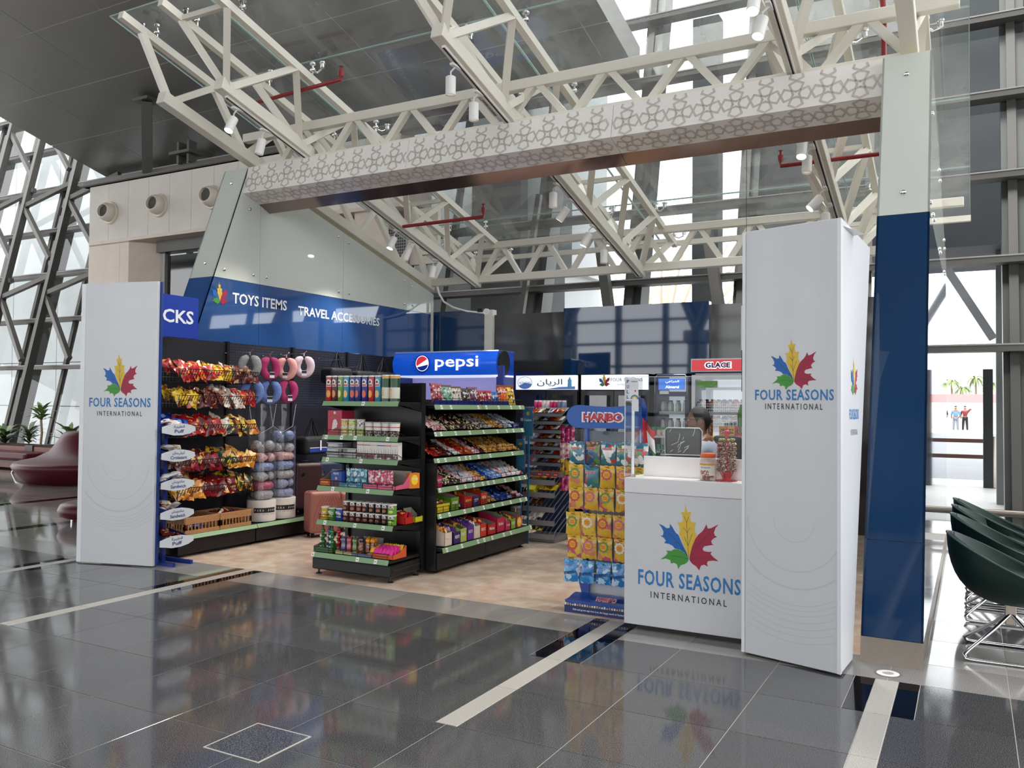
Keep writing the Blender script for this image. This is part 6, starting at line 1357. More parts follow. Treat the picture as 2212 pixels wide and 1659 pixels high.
# ------------------------------------------------------------------ gum rack behind the gondola end
GR = thing('gum_rack', 'tiered gum and sweets rack beyond the end of the aisle gondola', 'display rack', (-4.25, 8.75, 0))
gr = mat('rack_grey', '#8c8b90', .35, .5); pd = mat('rack_plinth', '#6f6e72', .4)
bb = B(); bb.box((-.22, .10, .0), (.20, .14, 1.52)); part('back_panel', bb, mat('rack_navy', '#14345a', .4), GR)
bb = B(); bb.box((-.2, -.25, .0), (.18, .12, .07)); part('base', bb, pd, GR, bevel=.01)
mixm = [w_org, w_wr, w_grn, w_wb, w_red]
for i, z in enumerate((1.46, 1.37, 1.27, 1.17, 1.08, .99, .90)):
    bb = B(); bb.add([(-.2, -.12, z - .05), (.19, -.12, z - .05), (.19, .1, z + .05), (-.2, .1, z + .05)], [(0, 1, 2, 3)]); bb.box((-.2, -.13, z - .055), (.19, -.12, z - .02)); tr = part('tray', bb, gr, GR)
    for k in range(6):
        o = ob('gum_pack', bag_mesh(.058, .11, .022, mixm[(k + i) % 5], k % 3, 3, 4), None, (-4.25 - .17 + .065 * k, 8.72, z + .015), (-1.15, 0, R_.uniform(-.05, .05))); tag(o, f'gum pack in the {["highest","second","third","fourth","fifth","sixth","seventh"][i]} grey tray of the gum rack', 'gum', 'gum packs on the tiered rack')
for i, (c, nm) in enumerate((('#d9307a', 'pink'), ('#e8e2e4', 'white'), ('#d9307a', 'pink'), ('#7a86b2', 'grey blue'))):
    for k in range(4):
        t = thing('gum_bottle', f'{nm} gum bottle on top of the gum rack', 'gum bottle', (-4.42 + .1 * i + .045 * (k % 2), 8.70 + .05 * (k // 2), 1.505 + (.0 if i != 1 else .0)), 0, 'gum bottles on top of the rack')
        bb = B(); bb.lathe([(.018, 0), (.021, .006), (.021, .06), (.016, .068)], 12); part('bottle', bb, mat('gum' + c.strip('#'), c, .35), t, 50); bb = B(); bb.lathe([(.018, .068), (.018, .085)], 12); part('cap', bb, can_white, t, 50)
for i, (z, m) in enumerate(((.72, w_org), (.58, w_yel), (.42, w_brn), (.27, w_wht), (.12, w_grn))):
    bb = B()
    for X in (-.2, .19):
        bb.bar((X, -.28, z - .07), (X, .1, z + .12), .006); bb.bar((X, -.28, z), (X, .1, z + .17), .006); bb.bar((X, -.28, z - .07), (X, -.28, z), .006)
    for k in range(8): X = -.2 + .39 * k / 7; bb.bar((X, -.28, z - .07), (X, .1, z + .12), .004)
    wt = part('wire_tray', bb, gr, GR); bb = B(); bb.box((-.2, -.30, z - .075), (.19, -.29, z - .02)); part('tray_front', bb, mat('rack_plate', '#9a989c', .35, .3), wt)
    for k in range(4 if i < 2 else 2):
        o = ob('sweet_box', bag_mesh(.09, .16, .04, m, k, 3, 4), None, (-4.25 - .13 + .09 * k, 8.60, z + .04), (-1.1, 0, 0)); tag(o, f'packet in the {["highest", "second", "third", "fourth", "lowest"][i]} wire tray of the gum rack', 'candy', 'packets in the lower wire trays')
t = thing('yellow_carton', 'yellow green sweets carton sloping in the upper wire tray', 'carton', (-4.36, 8.62, .60), rot=(radians(28), 0, 0)); bb = B(); bb.box((-.05, -.16, 0), (.05, .16, .07)); part('box', bb, mat('carton_lime', ''), t)
t = thing('gum_display_box', 'grey display box with red brand squares across the middle of the gum rack', 'display box', (-4.22, 8.56, .73)); bb = B(); bb.box((-.2, -.02, 0), (.2, .12, .055)); part('box', bb, gr, t)
for k in range(3): bb = B(); bb.box((-.06 + .10 * k - .035, -.0215, .006), (-.06 + .10 * k + .035, -.02, .05)); part('red_label', bb, mat('ink_red', ''), t); text('Bubs', frame((0, -.0225, 0), (1, 0, 0)), -.06 + .10 * k, .028, .04, .016, wtxt, t, .02)
for r_ in range(4):
    for k in range(3):
        m = [w_mag, w_pnk, w_yel, w_mag][r_]; o = ob('hanging_pack', bag_mesh(.06, .17, .02, m, k, 3, 5), None, (-4.03 + .065 * k - .03, 8.66 - .01 * k, 1.21 - .185 * r_), (0, 0, R_.uniform(-.2, .2)))
        tag(o, f'{["pink", "pink and white", "yellow", "deep pink"][r_]} pack hanging in the {["top", "second", "third", "lowest"][r_]} row beside the gum rack', 'snack bag', 'packs hanging beside the gum rack')
t = thing('yellow_bin', 'yellow cardboard bin on the floor beside the gum rack', 'bin', (-4.12, 9.05, 0), radians(20)); bb = B(); bb.box((-.16, -.12, 0), (.16, .12, .28)); part('box', bb, mat('bin_yellow', '#c9a81a', .5), t, bevel=.003)

# ------------------------------------------------------------------ blue sweets stand with peg rows and oval header board
HS = thing('peg_stand', 'blue peg stand of gummy bags with an oval red and blue header board', 'display stand', (-2.40, 5.98, 0))
hb = mat('stand_blue2', '#1c479c', .3, coat=.2); red_l = mat('logo_red', '#c01f34', .35)
bb = B(); n = 14; P = []
for k in range(n + 1): a = pi / 2 + pi * k / n; P.append((-.245 + .10 * cos(a) * 1.0, 1.452 + .088 * sin(a)))
P += [(.26, 1.364), (.26, 1.535), (.18, 1.54), (0, 1.527)]
bb.poly(P, .02, 0, frame((0, -.03, 0), (1, 0, 0))); part('header_board', bb, mat('header_blue', '#1257ae', .35), HS)
Fh = frame((0, -.053, 0), (1, 0, 0)); 
text('HARIBO', Fh, -.045, 1.449, .345, .082, wtxt, HS, .11); text('HARIBO', Fh, -.045, 1.449, .315, .062, red_l, HS, .045, .003)
bb = B(); bb.box((-.30, .0, 1.24), (.26, .004, 1.355)); part('clear_strip', bb, acr, HS)
bb = B(); bb.lathe([(.022, 0), (0, 0)], 16, 0, frame((-.04, -.004, 1.33), (1, 0, 0)) @ Matrix.Diagonal((1.2, .7, 1, 1)), caps=False); part('badge', bb, mat('badge_teal', '#1a4a5a', .4), HS)
for X in (-.22, .22): bb = B(); bb.tube([(X, .05, .08), (X, .05, 1.37)], .02, 10); part('upright', bb, hb, HS, 60)
bb = B(); bb.box((-.25, .06, .25), (.25, .075, 1.34)); part('back_panel', bb, mat('back_grey', '#7c7e86', .5), HS)
bb = B(); bb.box((-.20, .03, .09), (.24, .05, .25)); part('lower_panel', bb, mat('low_white', '#c9cacc', .4), HS)
for z in (.235, .205): bb = B(); bb.bar((-.24, .0, z), (.26, .0, z), .022 if z > .22 else .008); part('cross_bar', bb, hb, HS)
bb = B(); bb.poly([(-.24, .26), (-.16, .26), (-.16, .12), (-.19, .08), (-.22, .10), (-.25, .2)], .02, 0, frame((0, .0, 0), (1, 0, 0))); part('knee_bracket', bb, hb, HS)
bb = B(); bb.grid(1, 8, lambda u_, v_: (-.27 + .55 * u_, -.22 + (.20 * (1 - cos(v_ * pi / 2))) - (.0 if v_ else 0), .01 + .10 * sin(v_ * pi / 2)), 0); bb.box((-.27, -.215, 0), (.28, .12, .09)); part('foot_hood', bb, hb, HS, 60)
bb = B(); bb.box((-.271, -.2225, .0), (.281, -.2165, .052)); part('text_band', bb, mat('band_navy', '#0f2660', .4), HS); text('Kids and grown-ups love it so, the happy world of Haribo!', frame((0, -.2235, 0), (1, 0, 0)), .0, .026, .40, .018, wtxt, HS, .01)
bb = B()
for k in range(28): x_ = -.268 + .0195 * k; bb.box((x_, -.2235, .054), (x_ + .013, -.2215, .054 + R_.uniform(.010, .018)), k % 4)
part('house_row', bb, [can_white, mat('house_orange', '#d99a4a'), mat('house_teal', '#8aa8a2'), mat('house_cream', '#e2cf9a')], HS)
text('HARIBO', frame((0, -.135, .098), (1, 0, 0), (0, .55, .35)), .03, .0, .16, .045, wtxt, HS, .09, .006); text('HARIBO', frame((0, -.135, .098), (1, 0, 0), (0, .55, .35)), .03, .0, .15, .036, red_l, HS, .03, .008)
gum = {'mix': wrap('gummy_white', ['#3a7a8a', '#e6e2dc', '#f0eeea', '#c23a3a', '#5f8f4a'], 11, .15), 'cola': wrap('gummy_brown', ['#2f5a8a', '#b08a5a', '#8a4a2a', '#c2343a', '#5a8a3a'], 11, .15), 'yel': wrap('gummy_yellow', ['#ddb43a', '#e8c24a', '#e0a83a', '#d98a6a', '#c2607a'], 9, .15), 'blue': wrap('mint_blue', ['#2f86c9', '#4a9ad6', '#6ab2e2', '#c2def0'], 12, .15)}
kinds = [['mix', 'cola', 'mix', 'mix', 'mix'], ['yel', 'mix', 'yel', 'yel', 'yel'], ['yel'] * 5, ['yel'] * 5, ['yel'] * 5, ['blue'] * 5]
zr = [1.18, 1.005, .835, .645, .475, .295]; rn = ['top', 'second', 'third', 'fourth', 'fifth', 'bottom']; cnm = ['first', 'second', 'third', 'fourth', 'fifth']
ros = mat('rosette_yellow', '#e8a82a', .3); ros2 = [mat('rosette_red', '#c2443a', .35), mat('rosette_pink', '#c96a86', .35), mat('rosette_green', '#5a8a3a', .35), mat('rosette_white', '#e2ded6', .35)]
star_b = []
for q in range(4):
    bb = B(); P = [((.044 if k % 2 else .037) * cos(2 * pi * k / 20), (.044 if k % 2 else .037) * sin(2 * pi * k / 20)) for k in range(20)]
    bb.poly(P, 0, 0, frame((0, -.031, .018), (1, 0, 0))); bb.lathe([(.027, 0), (0, 0)], 16, 1, frame((0, -.0315, .018), (1, 0, 0)), caps=False); star_b.append(bb.mesh('rosette', [ros2[q], ros]))
tip = {k: (wrap(f'tip_{k}', {'mix': ['#2f7aa2', '#1a4a6a'], 'cola': ['#1a2a3a', '#c9862a'], 'yel': ['#e2b82a', '#d9a81f'], 'blue': ['#8ac2ea', '#4a9ad6']}[k], 30, .2)) for k in gum}
for r_ in range(6):
    for c in range(5):
        kd = kinds[r_][c]; w_, h_ = (.12, .168)
        X = -2.64 + .127 * c - (.012 if r_ in (3, 5) else 0); 
        nm = {'mix': 'green topped white gummy bag', 'cola': 'brown and red gummy bag', 'yel': 'yellow gummy bag with a flower badge', 'blue': 'light blue mint bag'}[kd]
        t = thing('gummy_bag', f'{nm}, {cnm[c]} in the {rn[r_]} row of the peg stand', 'candy bag', (X, 5.90 - .012 * r_ + R_.uniform(-.01, .01), zr[r_]), R_.uniform(-.12, .12), f'gummy bags in the {rn[r_]} row')
        ob('bag', bag_mesh(w_, h_, .05, gum[kd], (r_ + c) % 4), t)
        bb = B(); bb.box((-w_ * .46, -.012, h_ * .38), (w_ * .46, .010, h_ * .49)); part('header_strip', bb, tip[kd], t)
        if kd in ('mix', 'cola'): text('HARIBO', frame((0, -.0275, 0), (1, 0, 0)), 0, h_ * .20, w_ * .66, .022, wtxt, t, .09); text('HARIBO', frame((0, -.0285, 0), (1, 0, 0)), 0, h_ * .20, w_ * .62, .018, red_l, t, .03)
        elif kd == 'yel': ob('rosette', star_b[(r_ * 2 + c) % 4], t); text('Chupa', frame((0, -.0325, 0), (1, 0, 0)), 0, .024, .034, .011, red_l, t, .02); text('Chups', frame((0, -.0325, 0), (1, 0, 0)), 0, .010, .034, .011, red_l, t, .02)
        else: text('mentos', frame((0, -.0295, 0), (1, 0, 0)), 0, -.008, w_ * .82, .026, nv, t, .03, rot=.18); text('YOU\'RE FRESH', frame((0, -.022, 0), (1, 0, 0)), -.015, .042, .05, .010, red_l, t, .01)
        if r_: bb = B(); bb.tube([(-.012, -.02, h_ * .46), (0, -.028, h_ * .44), (.014, -.02, h_ * .40), (.01, -.02, h_ * .48)], .0022, 5); part('peg_tip', bb, black, t, 60)
# yellow bags on the side pegs
for r_ in range(6):
    o = ob('gummy_bag', bag_mesh(.11, .165, .035, gum['yel'], r_ % 4), None, (-2.735, 6.02, 1.01 - .135 * r_), (0, R_.uniform(-.05, .05), pi / 2 + R_.uniform(-.15, .15))); tag(o, f'yellow bag hung edge-on at the side of the blue peg stand, {["highest","second","third","fourth","fifth","lowest"][r_]}', 'candy bag', 'bags on the side pegs')
t = thing('wavy_side_board', 'wavy blue board with red blocks standing behind the acrylic screen', 'side board', (-2.225, 6.2, .9))
bb = B(); P = [(-.07, 0), (.03, 0), (.045, .12), (.06, .28), (.09, .42), (.055, .47), (.03, .50), (.035, .62), (.01, .69), (-.06, .71), (-.06, .68), (-.015, .66), (-.01, .55), (-.03, .42), (-.02, .3), (-.05, .2), (-.06, .1)]
bb.poly(P, .02, 0, frame((0, 0, 0), (1, 0, 0))); part('board', bb, mat('board_blue', '#1b3f93', .3), t); bb = B(); bb.box((-.06, 0, -.9), (.02, .02, .01)); part('leg_panel', bb, mat('board_blue', ''), t)
for (x0, z0, h_) in ((.045, .33, .13), (-.02, .22, .13), (.02, .10, .13), (-.03, .0, .08)):
    bb = B(); bb.poly([(x0 - .018, z0), (x0 + .012, z0), (x0 + .022, z0 + h_), (x0 - .006, z0 + h_ + .01)], .004, 0, frame((0, -.02, 0), (1, 0, 0))); part('red_block', bb, mat('block_red', '#9a2230', .4), t)

# ------------------------------------------------------------------ cola open chiller with lit header
CF = thing('open_chiller', 'open drinks chiller with a curved lit blue cola header at the back corner', 'chiller', (-6.24, 9.75, 0))
X0, X1 = -.84, .82
bb = B(); bb.grid(1, 10, lambda u_, v_: (X0 + (X1 - X0) * u_, -.18 - .10 * sin(pi * (.15 + .75 * v_)) + .05 , 1.925 + .315 * v_)); hd = part('header', bb, mat('cola_blue', '#0d3f9e', .18, emit=.55, ecol='#1148b4'), CF, 80)
bb = B(); bb.grid(1, 10, lambda u_, v_: (X0 + (X1 - X0) * u_, .25, 1.925 + .315 * v_), 0, None, True); bb.box((X0, -.17, 2.235), (X1, .25, 2.25)); bb.box((X0, -.17, 1.90), (X1, .25, 1.925), 1); part('header_shell', bb, [chrome, mat('lit_trim', '#c9d2e8', .3, emit=.5)], CF)
for X in (X0, X1):
    bb = B(); n = 16; P = [(.14 * cos(2 * pi * k / n) - .05, 2.08 + .165 * sin(2 * pi * k / n)) for k in range(n)]; bb.poly(P, .03, 0, Matrix.Translation((X + (.03 if X > 0 else 0), 0, 0)) @ frame((0, 0, 0), (0, 1, 0)) @ Matrix.Translation((0, 0, -.03 if X > 0 else 0))); part('end_cap', bb, black, CF, 30)
FH = frame((0, -.236, 2.08), (1, 0, 0)); logo_w = mat('logo_white', '#eef2fa', .3, emit=.7); logo_r = mat('logo_red_lit', '#c9303a', .3, emit=.45); logo_b = mat('logo_deep_blue', '#0b2a86', .3, emit=.3)
text('pepsi', FH, .22, -.0, .68, .19, logo_w, CF, .012, .012)
bb = B(); bb.lathe([(.125, 0), (0, 0)], 40, 0, FH @ Matrix.Translation((-.33, 0, .008)), caps=False); part('cola_globe_rim', bb, logo_b, CF)
bb = B(); 
for k in range(18): a = 2 * pi * k / 18; bb.add([(.12 * cos(a - .1), .12 * sin(a - .1), 0), (.142 * cos(a), .142 * sin(a), 0), (.12 * cos(a + .1), .12 * sin(a + .1), 0)], [(0, 1, 2)], 0, FH @ Matrix.Translation((-.36, -.01, .007)))
part('crown_edge', bb, logo_b, CF)
r_g = .098; MG = FH @ Matrix.Translation((-.33, .005, .010))
bb = B(); bb.lathe([(r_g + .008, 0), (0, 0)], 40, 0, MG, caps=False)
wave = lambda x, s: .28 * x + s + .02 * sin(x * 22)
N = 26
def seg_poly(f_lo, f_hi, mi, dz):
    for k in range(N):
        xa, xb = -r_g + 2 * r_g * k / N, -r_g + 2 * r_g * (k + 1) / N; P = []
        for x in (xa, xb): e = math.sqrt(max(0, r_g ** 2 - x * x)); lo = max(-e, min(e, f_lo(x))); hi = max(-e, min(e, f_hi(x))); P += [(x, lo, dz), (x, hi, dz)]
        bb.add([P[0], P[2], P[3], P[1]], [(0, 1, 2, 3)], mi, MG)
seg_poly(lambda x: .55 * x + .012, lambda x: 9, 1, .001); seg_poly(lambda x: -9, lambda x: .2 * x - .035, 2, .001)
part('globe', bb, [logo_w, logo_r, logo_b], CF)
pur = mat('chiller_inside', '#8d88b0', .4, emit=.35, ecol='#7a74a8')
bb = B(); bb.box((X0 + .03, .2, .4), (X1 - .03, .24, 1.9)); part('inner_back', bb, pur, CF)
for X in (X0, X1 - .04): bb = B(); bb.box((X, -.15, 0), (X + .04, .25, 1.9)); part('side_wall', bb, mat('chiller_navy', '#14306e', .35), CF)
bb = B(); bb.box((X0, -.2, 0), (X1, .25, .4)); part('base', bb, mat('chiller_navy', ''), CF)
for z in (.75, 1.1, 1.45): bb = B(); bb.box((X0 + .04, -.1, z), (X1 - .04, .2, z + .02)); part('inner_shelf', bb, MATS['lit_trim'], CF)
for k in range(2):
    t = thing('navy_pole', ['navy square post right of the cola chiller', 'navy panel edge behind the cola chiller'][k], 'post', (-5.23 + .18 * k, 9.3 + .3 * k, 0)); bb = B(); bb.box((-.04 - .8 * k, 1.25 * k, 0), (.04 - .35 * k, .04 + 1.25 * k, 2.03 - .02 * k)); part('panel', bb, bl, t)

# ------------------------------------------------------------------ glass door coolers along the back
coolw = mat('cooler_black', '#111213', .35, coat=.2); lit_sign = mat('sign_lit', '#e9edf4', .3, emit=.55); sh_w = mat('shelf_white', '#cfd3d6', .4)
cglass = glass('cooler_glass', (.95, .96, .97), .05)
BOT = {}
def bottle_me(c, cap, H=.17, r=.027, name='b'):
    k = (c, cap, H, r)
    if k not in BOT:
        bb = B(); bb.lathe([(r - .003, 0), (r, .006), (r, H * .62), (r * .85, H * .72), (r * .42, H * .86), (r * .42, H * .90), (r * .52, H * .90), (r * .52, H)], 12, [0, 0, 0, 0, 0, 1, 1]); BOT[k] = bb.mesh('bottle', [wrap('bt_' + c.strip('#'), [c, c, '#e8e6e2', c], 40, .25), mat('cap_' + cap.strip('#'), cap, .35)], 50)
    return BOT[k]
def cooler(label, x0, x1, z1, zs_, doors, body, shelf_z, prods, y=10.40, inside=None):
    cx = (x0 + x1) / 2; w_ = (x1 - x0) / 2; t = thing('glass_door_cooler', label, 'cooler', (cx, y, 0))
    ins = inside or mat('cooler_inside', '#4a4d50', .5)
    for X in (-w_, w_ - .045): bb = B(); bb.box((X, 0, .05), (X + .045, .5, z1)); part('side_wall', bb, body, t)
    bb = B(); bb.box((-w_ + .045, .46, .1), (w_ - .045, .5, z1 - .02)); part('back_wall', bb, ins, t)
    bb = B(); bb.box((-w_, 0, .02), (w_, .5, .22)); part('base', bb, body, t); bb = B(); bb.box((-w_, 0, z1 - .03), (w_, .5, z1)); part('top', bb, body, t)
    dw = 2 * w_ / doors
    for d in range(doors):
        a = -w_ + dw * d; D_ = None
        bb = B(); 
        for p_, q_ in (((a + .004, -.035, .22), (a + .05, -.002, zs_)), ((a + dw - .05, -.035, .22), (a + dw - .004, -.002, zs_)), ((a + .05, -.035, .22), (a + dw - .05, -.002, .28)), ((a + .05, -.035, zs_ - .06), (a + dw - .05, -.002, zs_))): bb.box(p_, q_)
        D_ = part('door', bb, body, t); bb = B(); bb.box((a + .05, -.022, .28), (a + dw - .05, -.018, zs_ - .06)); part('pane', bb, cglass, D_)
        bb = B(); bb.bar((a + dw - .03, -.05, .7), (a + dw - .03, -.05, 1.2), .018); part('handle', bb, body, D_)
    for i, z in enumerate(shelf_z):
        bb = B(); bb.box((-w_ + .05, .04, z - .012), (w_ - .05, .45, z)); bb.box((-w_ + .05, .03, z - .03), (w_ - .05, .04, z + .012), 0); part('shelf', bb, sh_w, t)
        P = prods[i]
        n = int((2 * w_ - .14) / .066)
        for k in range(n):
            c, cap, H = P[int(k / n * len(P))]
            for rw in range(2):
                o = ob('bottle' if H > .14 else 'drink_can', bottle_me(c, cap, H, .028), None, (cx - w_ + .085 + k * (2 * w_ - .17) / (n - 1), y + .08 + .07 * rw, z + .001)); tag(o, f'drink, {ORD[k]} along, {["front", "back"][rw]} row, {["top","second","third","fourth","lowest"][min(i,4)]} shelf, cooler with {label.split("with ")[-1]}', 'drink', f'drinks in the {label.split(" with")[0]}')
    return t, w_
Y_ = ('#c9b81f', '#c9b81f', .17); G_ = ('#1f4a2a', '#1f4a2a', .17); N_ = ('#1f2c5a', '#20242a', .17); Wt = ('#cfe0ea', '#2f6fb8', .18); Mk = ('#dfe6e2', '#3a7a4a', .15); P_ = ('#c94a7a', '#e8e2e4', .17); S_ = ('#8a9aa8', '#3a4a8a', .17); R2_ = ('#b0303a', '#dcd8d4', .13)
t, w_ = cooler('black double door cooler with a water brand sign', -5.585, -4.64, 1.95, 1.73, 2, coolw, [1.34, 1.02, .70, .42], [[P_, P_, Y_, Y_, Y_, G_, G_, P_], [S_, Wt, P_, Y_, N_, N_, S_], [R2_, N_, G_], [N_, Wt]])
bb = B(); bb.box((-w_ + .01, -.045, 1.745), (w_ - .01, -.002, 1.94)); sg = part('header_sign', bb, lit_sign, t)
FS = frame((0, -.046, 1.84), (1, 0, 0)); sb = mat('sign_ink', '#3a4a6e', .4)
text('\ufee5\ufe8e\ufef3\ufeae\ufedf\u0627', FS, .06, -.0, .38, .10, sb, sg, .005); 
bb = B(); bb.lathe([(.105, 0), (.100, 0)], 30, 0, FS @ Matrix.Translation((-.32, -.0, .002)) @ Matrix.Diagonal((1.08, .82, 1, 1)), caps=False); bb.lathe([(.10, 0), (0, 0)], 14, 1, FS @ Matrix.Translation((-.32, -.0, .0015)) @ Matrix.Diagonal((1.08, .82, 1, 1)), caps=False, a0=pi + .5, a1=2 * pi - .2); part('round_logo', bb, [sb, mat('sign_blue_wave', '#5a86c9', .4, emit=.2)], sg)
text('ALRAWAN', FS, -.32, .0, .18, .034, sb, sg, .0, .004)
bb = B(); bb.lathe([(.028, -.08), (.03, -.02), (.026, .0), (.03, .03), (.012, .055), (.014, .07)], 12, 0, Matrix.Translation((.36, -.047, 1.84)) @ Matrix.Diagonal((1, .15, 1, 1))); part('bottle_picture', bb, mat('pic_blue', '#4a8ab8', .3, emit=.2), sg, 60)
bb = B(); bb.poly([(.0, -.09), (.44, -.09), (.44, -.05), (.2, -.06)], 0, 0, FS @ Matrix.Translation((0, 0, .001))); part('wave_print', bb, mat('sign_blue_wave', ''), sg)
t, w_ = cooler('black double door cooler with a maple leaf header sign', -4.595, -3.645, 1.95, 1.73, 2, coolw, [1.30, 1.02, .72, .42], [[('#7a3a3a', '#3a2424', .17), ('#8a4a4a', '#3a2424', .17), N_, N_], [N_, G_, N_], [R2_, N_], [G_, N_]])
bb = B(); bb.box((-w_ + .01, -.045, 1.745), (w_ - .01, -.002, 1.94)); sg = part('header_sign', bb, lit_sign, t); FS = frame((0, -.046, 1.84), (1, 0, 0)); emblem(FS, -.13, .03, .17, sg, .003); text('FOUR SEASONS', FS, .18, .035, .44, .045, sb, sg, 0, .003, 1.1); text('INTERNATIONAL', FS, .2, -.03, .3, .022, sb, sg, 0, .003, 1.3)
t, w_ = cooler('slim navy cooler with a lit dairy sign', -3.575, -3.115, 1.95, 1.72, 1, mat('cooler_navy', '#0f1c4a', .35), [1.46, 1.23, 1.0, .7, .42], [[Mk], [('#dfe2e6', '#23408a', .15)], [Mk], [Mk], [Mk]], inside=mat('cooler_lit_inside', '#d2d8dc', .5, emit=.35))
bb = B(); bb.tube([(-w_ + .02, -.04, .5), (-w_ + .02, -.04, 1.9), (-w_ + .05, -.04, 1.935), (w_ - .05, -.04, 1.935), (w_ - .02, -.04, 1.9), (w_ - .02, -.04, .5)], .008, 6); part('chrome_rim', bb, chrome, t, 60)
bb = B(); bb.box((-w_ + .07, -.05, 1.745), (w_ - .05, -.036, 1.885)); sg = part('header_sign', bb, mat('dairy_blue', '#2f6cc9', .25, emit=.5), t); FS = frame((0, -.051, 1.815), (1, 0, 0)); text('\ufef2\ufecb\u0627\ufeae\ufee4\ufedf\u0627', FS, .02, .03, .18, .042, logo_w, sg, .01, .003); text('Almarai', FS, .02, -.035, .18, .035, logo_w, sg, .03, .003)
bb = B(); bb.box((-w_ + .08, -.038, 1.69), (-.03, -.034, 1.735)); part('sticker', bb, paper, t)
t, w_ = cooler('white ice cream freezer with a red lit header', -3.085, -2.40, 1.95, 1.93, 1, mat('freezer_white', '#cfd4da', .35), [1.30 + .155, 1.25, 1.0, .7], [[], [], [Mk], [Mk]] if False else [[N_], [N_], [Mk], [Mk]], inside=mat('cooler_lit_inside', ''))
bb = B(); bb.box((-w_, -.06, 1.965), (w_, .3, 2.13)); sg = part('header_box', bb, mat('freezer_white', ''), t, bevel=.005); bb = B(); bb.box((-w_ + .015, -.064, 1.98), (w_ - .015, -.06, 2.115)); rs = part('red_face', bb, mat('glace_red', '#c2202c', .25, emit=.4), t)
FS = frame((0, -.065, 2.047), (1, 0, 0)); text('GLACE', FS, .0, .0, .34, .088, logo_w, rs, .11, .002); text('GLACE', FS, .0, .0, .31, .066, mat('glace_navy', '#1c1a5a', .4), rs, .05, .004)
bb = B(); bb.box((-w_ + .07, -.037, 1.77), (-w_ + .33, -.034, 1.855)); gs = part('green_sticker', bb, mat('sticker_green', '#5f9a35', .4), t); bb = B(); bb.bar((-w_ + .24, -.039, 1.80), (-w_ + .26, -.039, 1.785), .014, .002); bb.bar((-w_ + .26, -.039, 1.785), (-w_ + .31, -.039, 1.835), .014, .002); part('tick_mark', bb, wtxt, gs)
fw = mat('freezer_basket', '#dfe3e8', .4)
for z in (1.47, 1.27):
    bb = B()
    for k in range(22): X = -w_ + .07 + k * (2 * w_ - .14) / 21; bb.bar((X, .01, z), (X, .01, z + .1), .005)
    for q in (0, .035, .07, .1): bb.bar((-w_ + .07, .008, z + q), (w_ - .07, .008, z + q), .008)
    part('white_basket', bb, fw, t)
    for k in range(9): o = ob('ice_cream_pack', bag_mesh(.10, .07, .04, [w_blu, w_pnk, w_red, w_org, w_wb][k % 5], k % 3, 4, 4), None, (-3.02 + .065 * k, 10.47, z + .10 + .02 * (k % 2)), (-.7, R_.uniform(-.3, .3), R_.uniform(-.6, .6))); tag(o, f'ice cream pack in the {"upper" if z > 1.4 else "lower"} white freezer basket', 'ice cream', 'ice cream packs in the freezer')
t = thing('dark_pole', 'dark pole standing right of the ice cream freezer', 'post', (-2.33, 10.3, 0)); bb = B(); bb.box((-.035, 0, 0), (.035, .05, 2.1)); part('panel', bb, black, t)

# shelf of toiletries and the yellow ledge seen through the acrylic
RK = thing('small_shelf_rack', 'white wire shelf rack of small pots seen behind the flag', 'shelf rack', (-2.86, 8.6, 0))
for z in (1.22, 1.04, .88): bb = B(); bb.box((-.24, -.1, z - .015), (.24, .12, z)); part('shelf', bb, sh_w, RK)
for X in (-.24, .23): bb = B(); bb.box((X, -.1, 0), (X + .01, .12, 1.3)); part('side', bb, sh_w, RK)
for i, z in enumerate((1.221, 1.041)):
    for k in range(8):
        c = [['#c23a3a', '#d9c2c2', '#d98a92'], ['#2f7a5a', '#2f7a5a', '#c23a3a']][i][k * 3 // 8]; t = thing('small_pot', f'small {["red or pink", "green or red"][i]} topped pot on the {["upper", "lower"][i]} rack shelf behind the flag', 'pot', (-3.05 + .056 * k, 8.53, z), 0, 'small pots on the rack')
        bb = B(); bb.lathe([(.02, 0), (.024, .01), (.024, .06), (.02, .07)], 12, [0, 1, 0]); part('pot', bb, [mat('pot' + c.strip('#'), c, .35), wrap('potl' + c.strip('#'), [c, '#e2dede', c], 60)], t, 50); bb = B(); bb.lathe([(.023, .07), (.023, .095)], 12); part('cap', bb, mat('potcap', '#3a8a5a' if i == 0 else '#e2dede', .4), t, 50)
t = thing('yellow_ledge', 'yellow ledge cabinet behind the cashier chair', 'cabinet', (-2.02, 8.3, 0)); bb = B(); bb.box((-.46, 0, 0), (.24, .3, 1.24)); part('body', bb, mat('ledge_yellow', '#c9b32f', .5), t, bevel=.004)
for k, (c, nm) in enumerate((('#c98a2a', 'mustard'), ('#d9b23a', 'yellow'), ('#d9407a', 'pink'), ('#e0508a', 'second pink'))):
    t = thing('sweet_carton', f'{nm} sweet carton standing on the yellow ledge', 'carton', (-2.17 + .082 * k, 8.4, 1.241), 0, 'cartons on the yellow ledge'); bb = B(); bb.box((-.036, -.03, 0), (.036, .03, .10)); part('box', bb, mat('ledge' + c.strip('#'), c, .4), t); bb = B(); bb.box((-.026, -.031, .03), (.026, -.03, .075)); part('print', bb, wrap('ledgep', ['#3a241c', '#e8d9a2', '#8a2f2c'], 70), t)
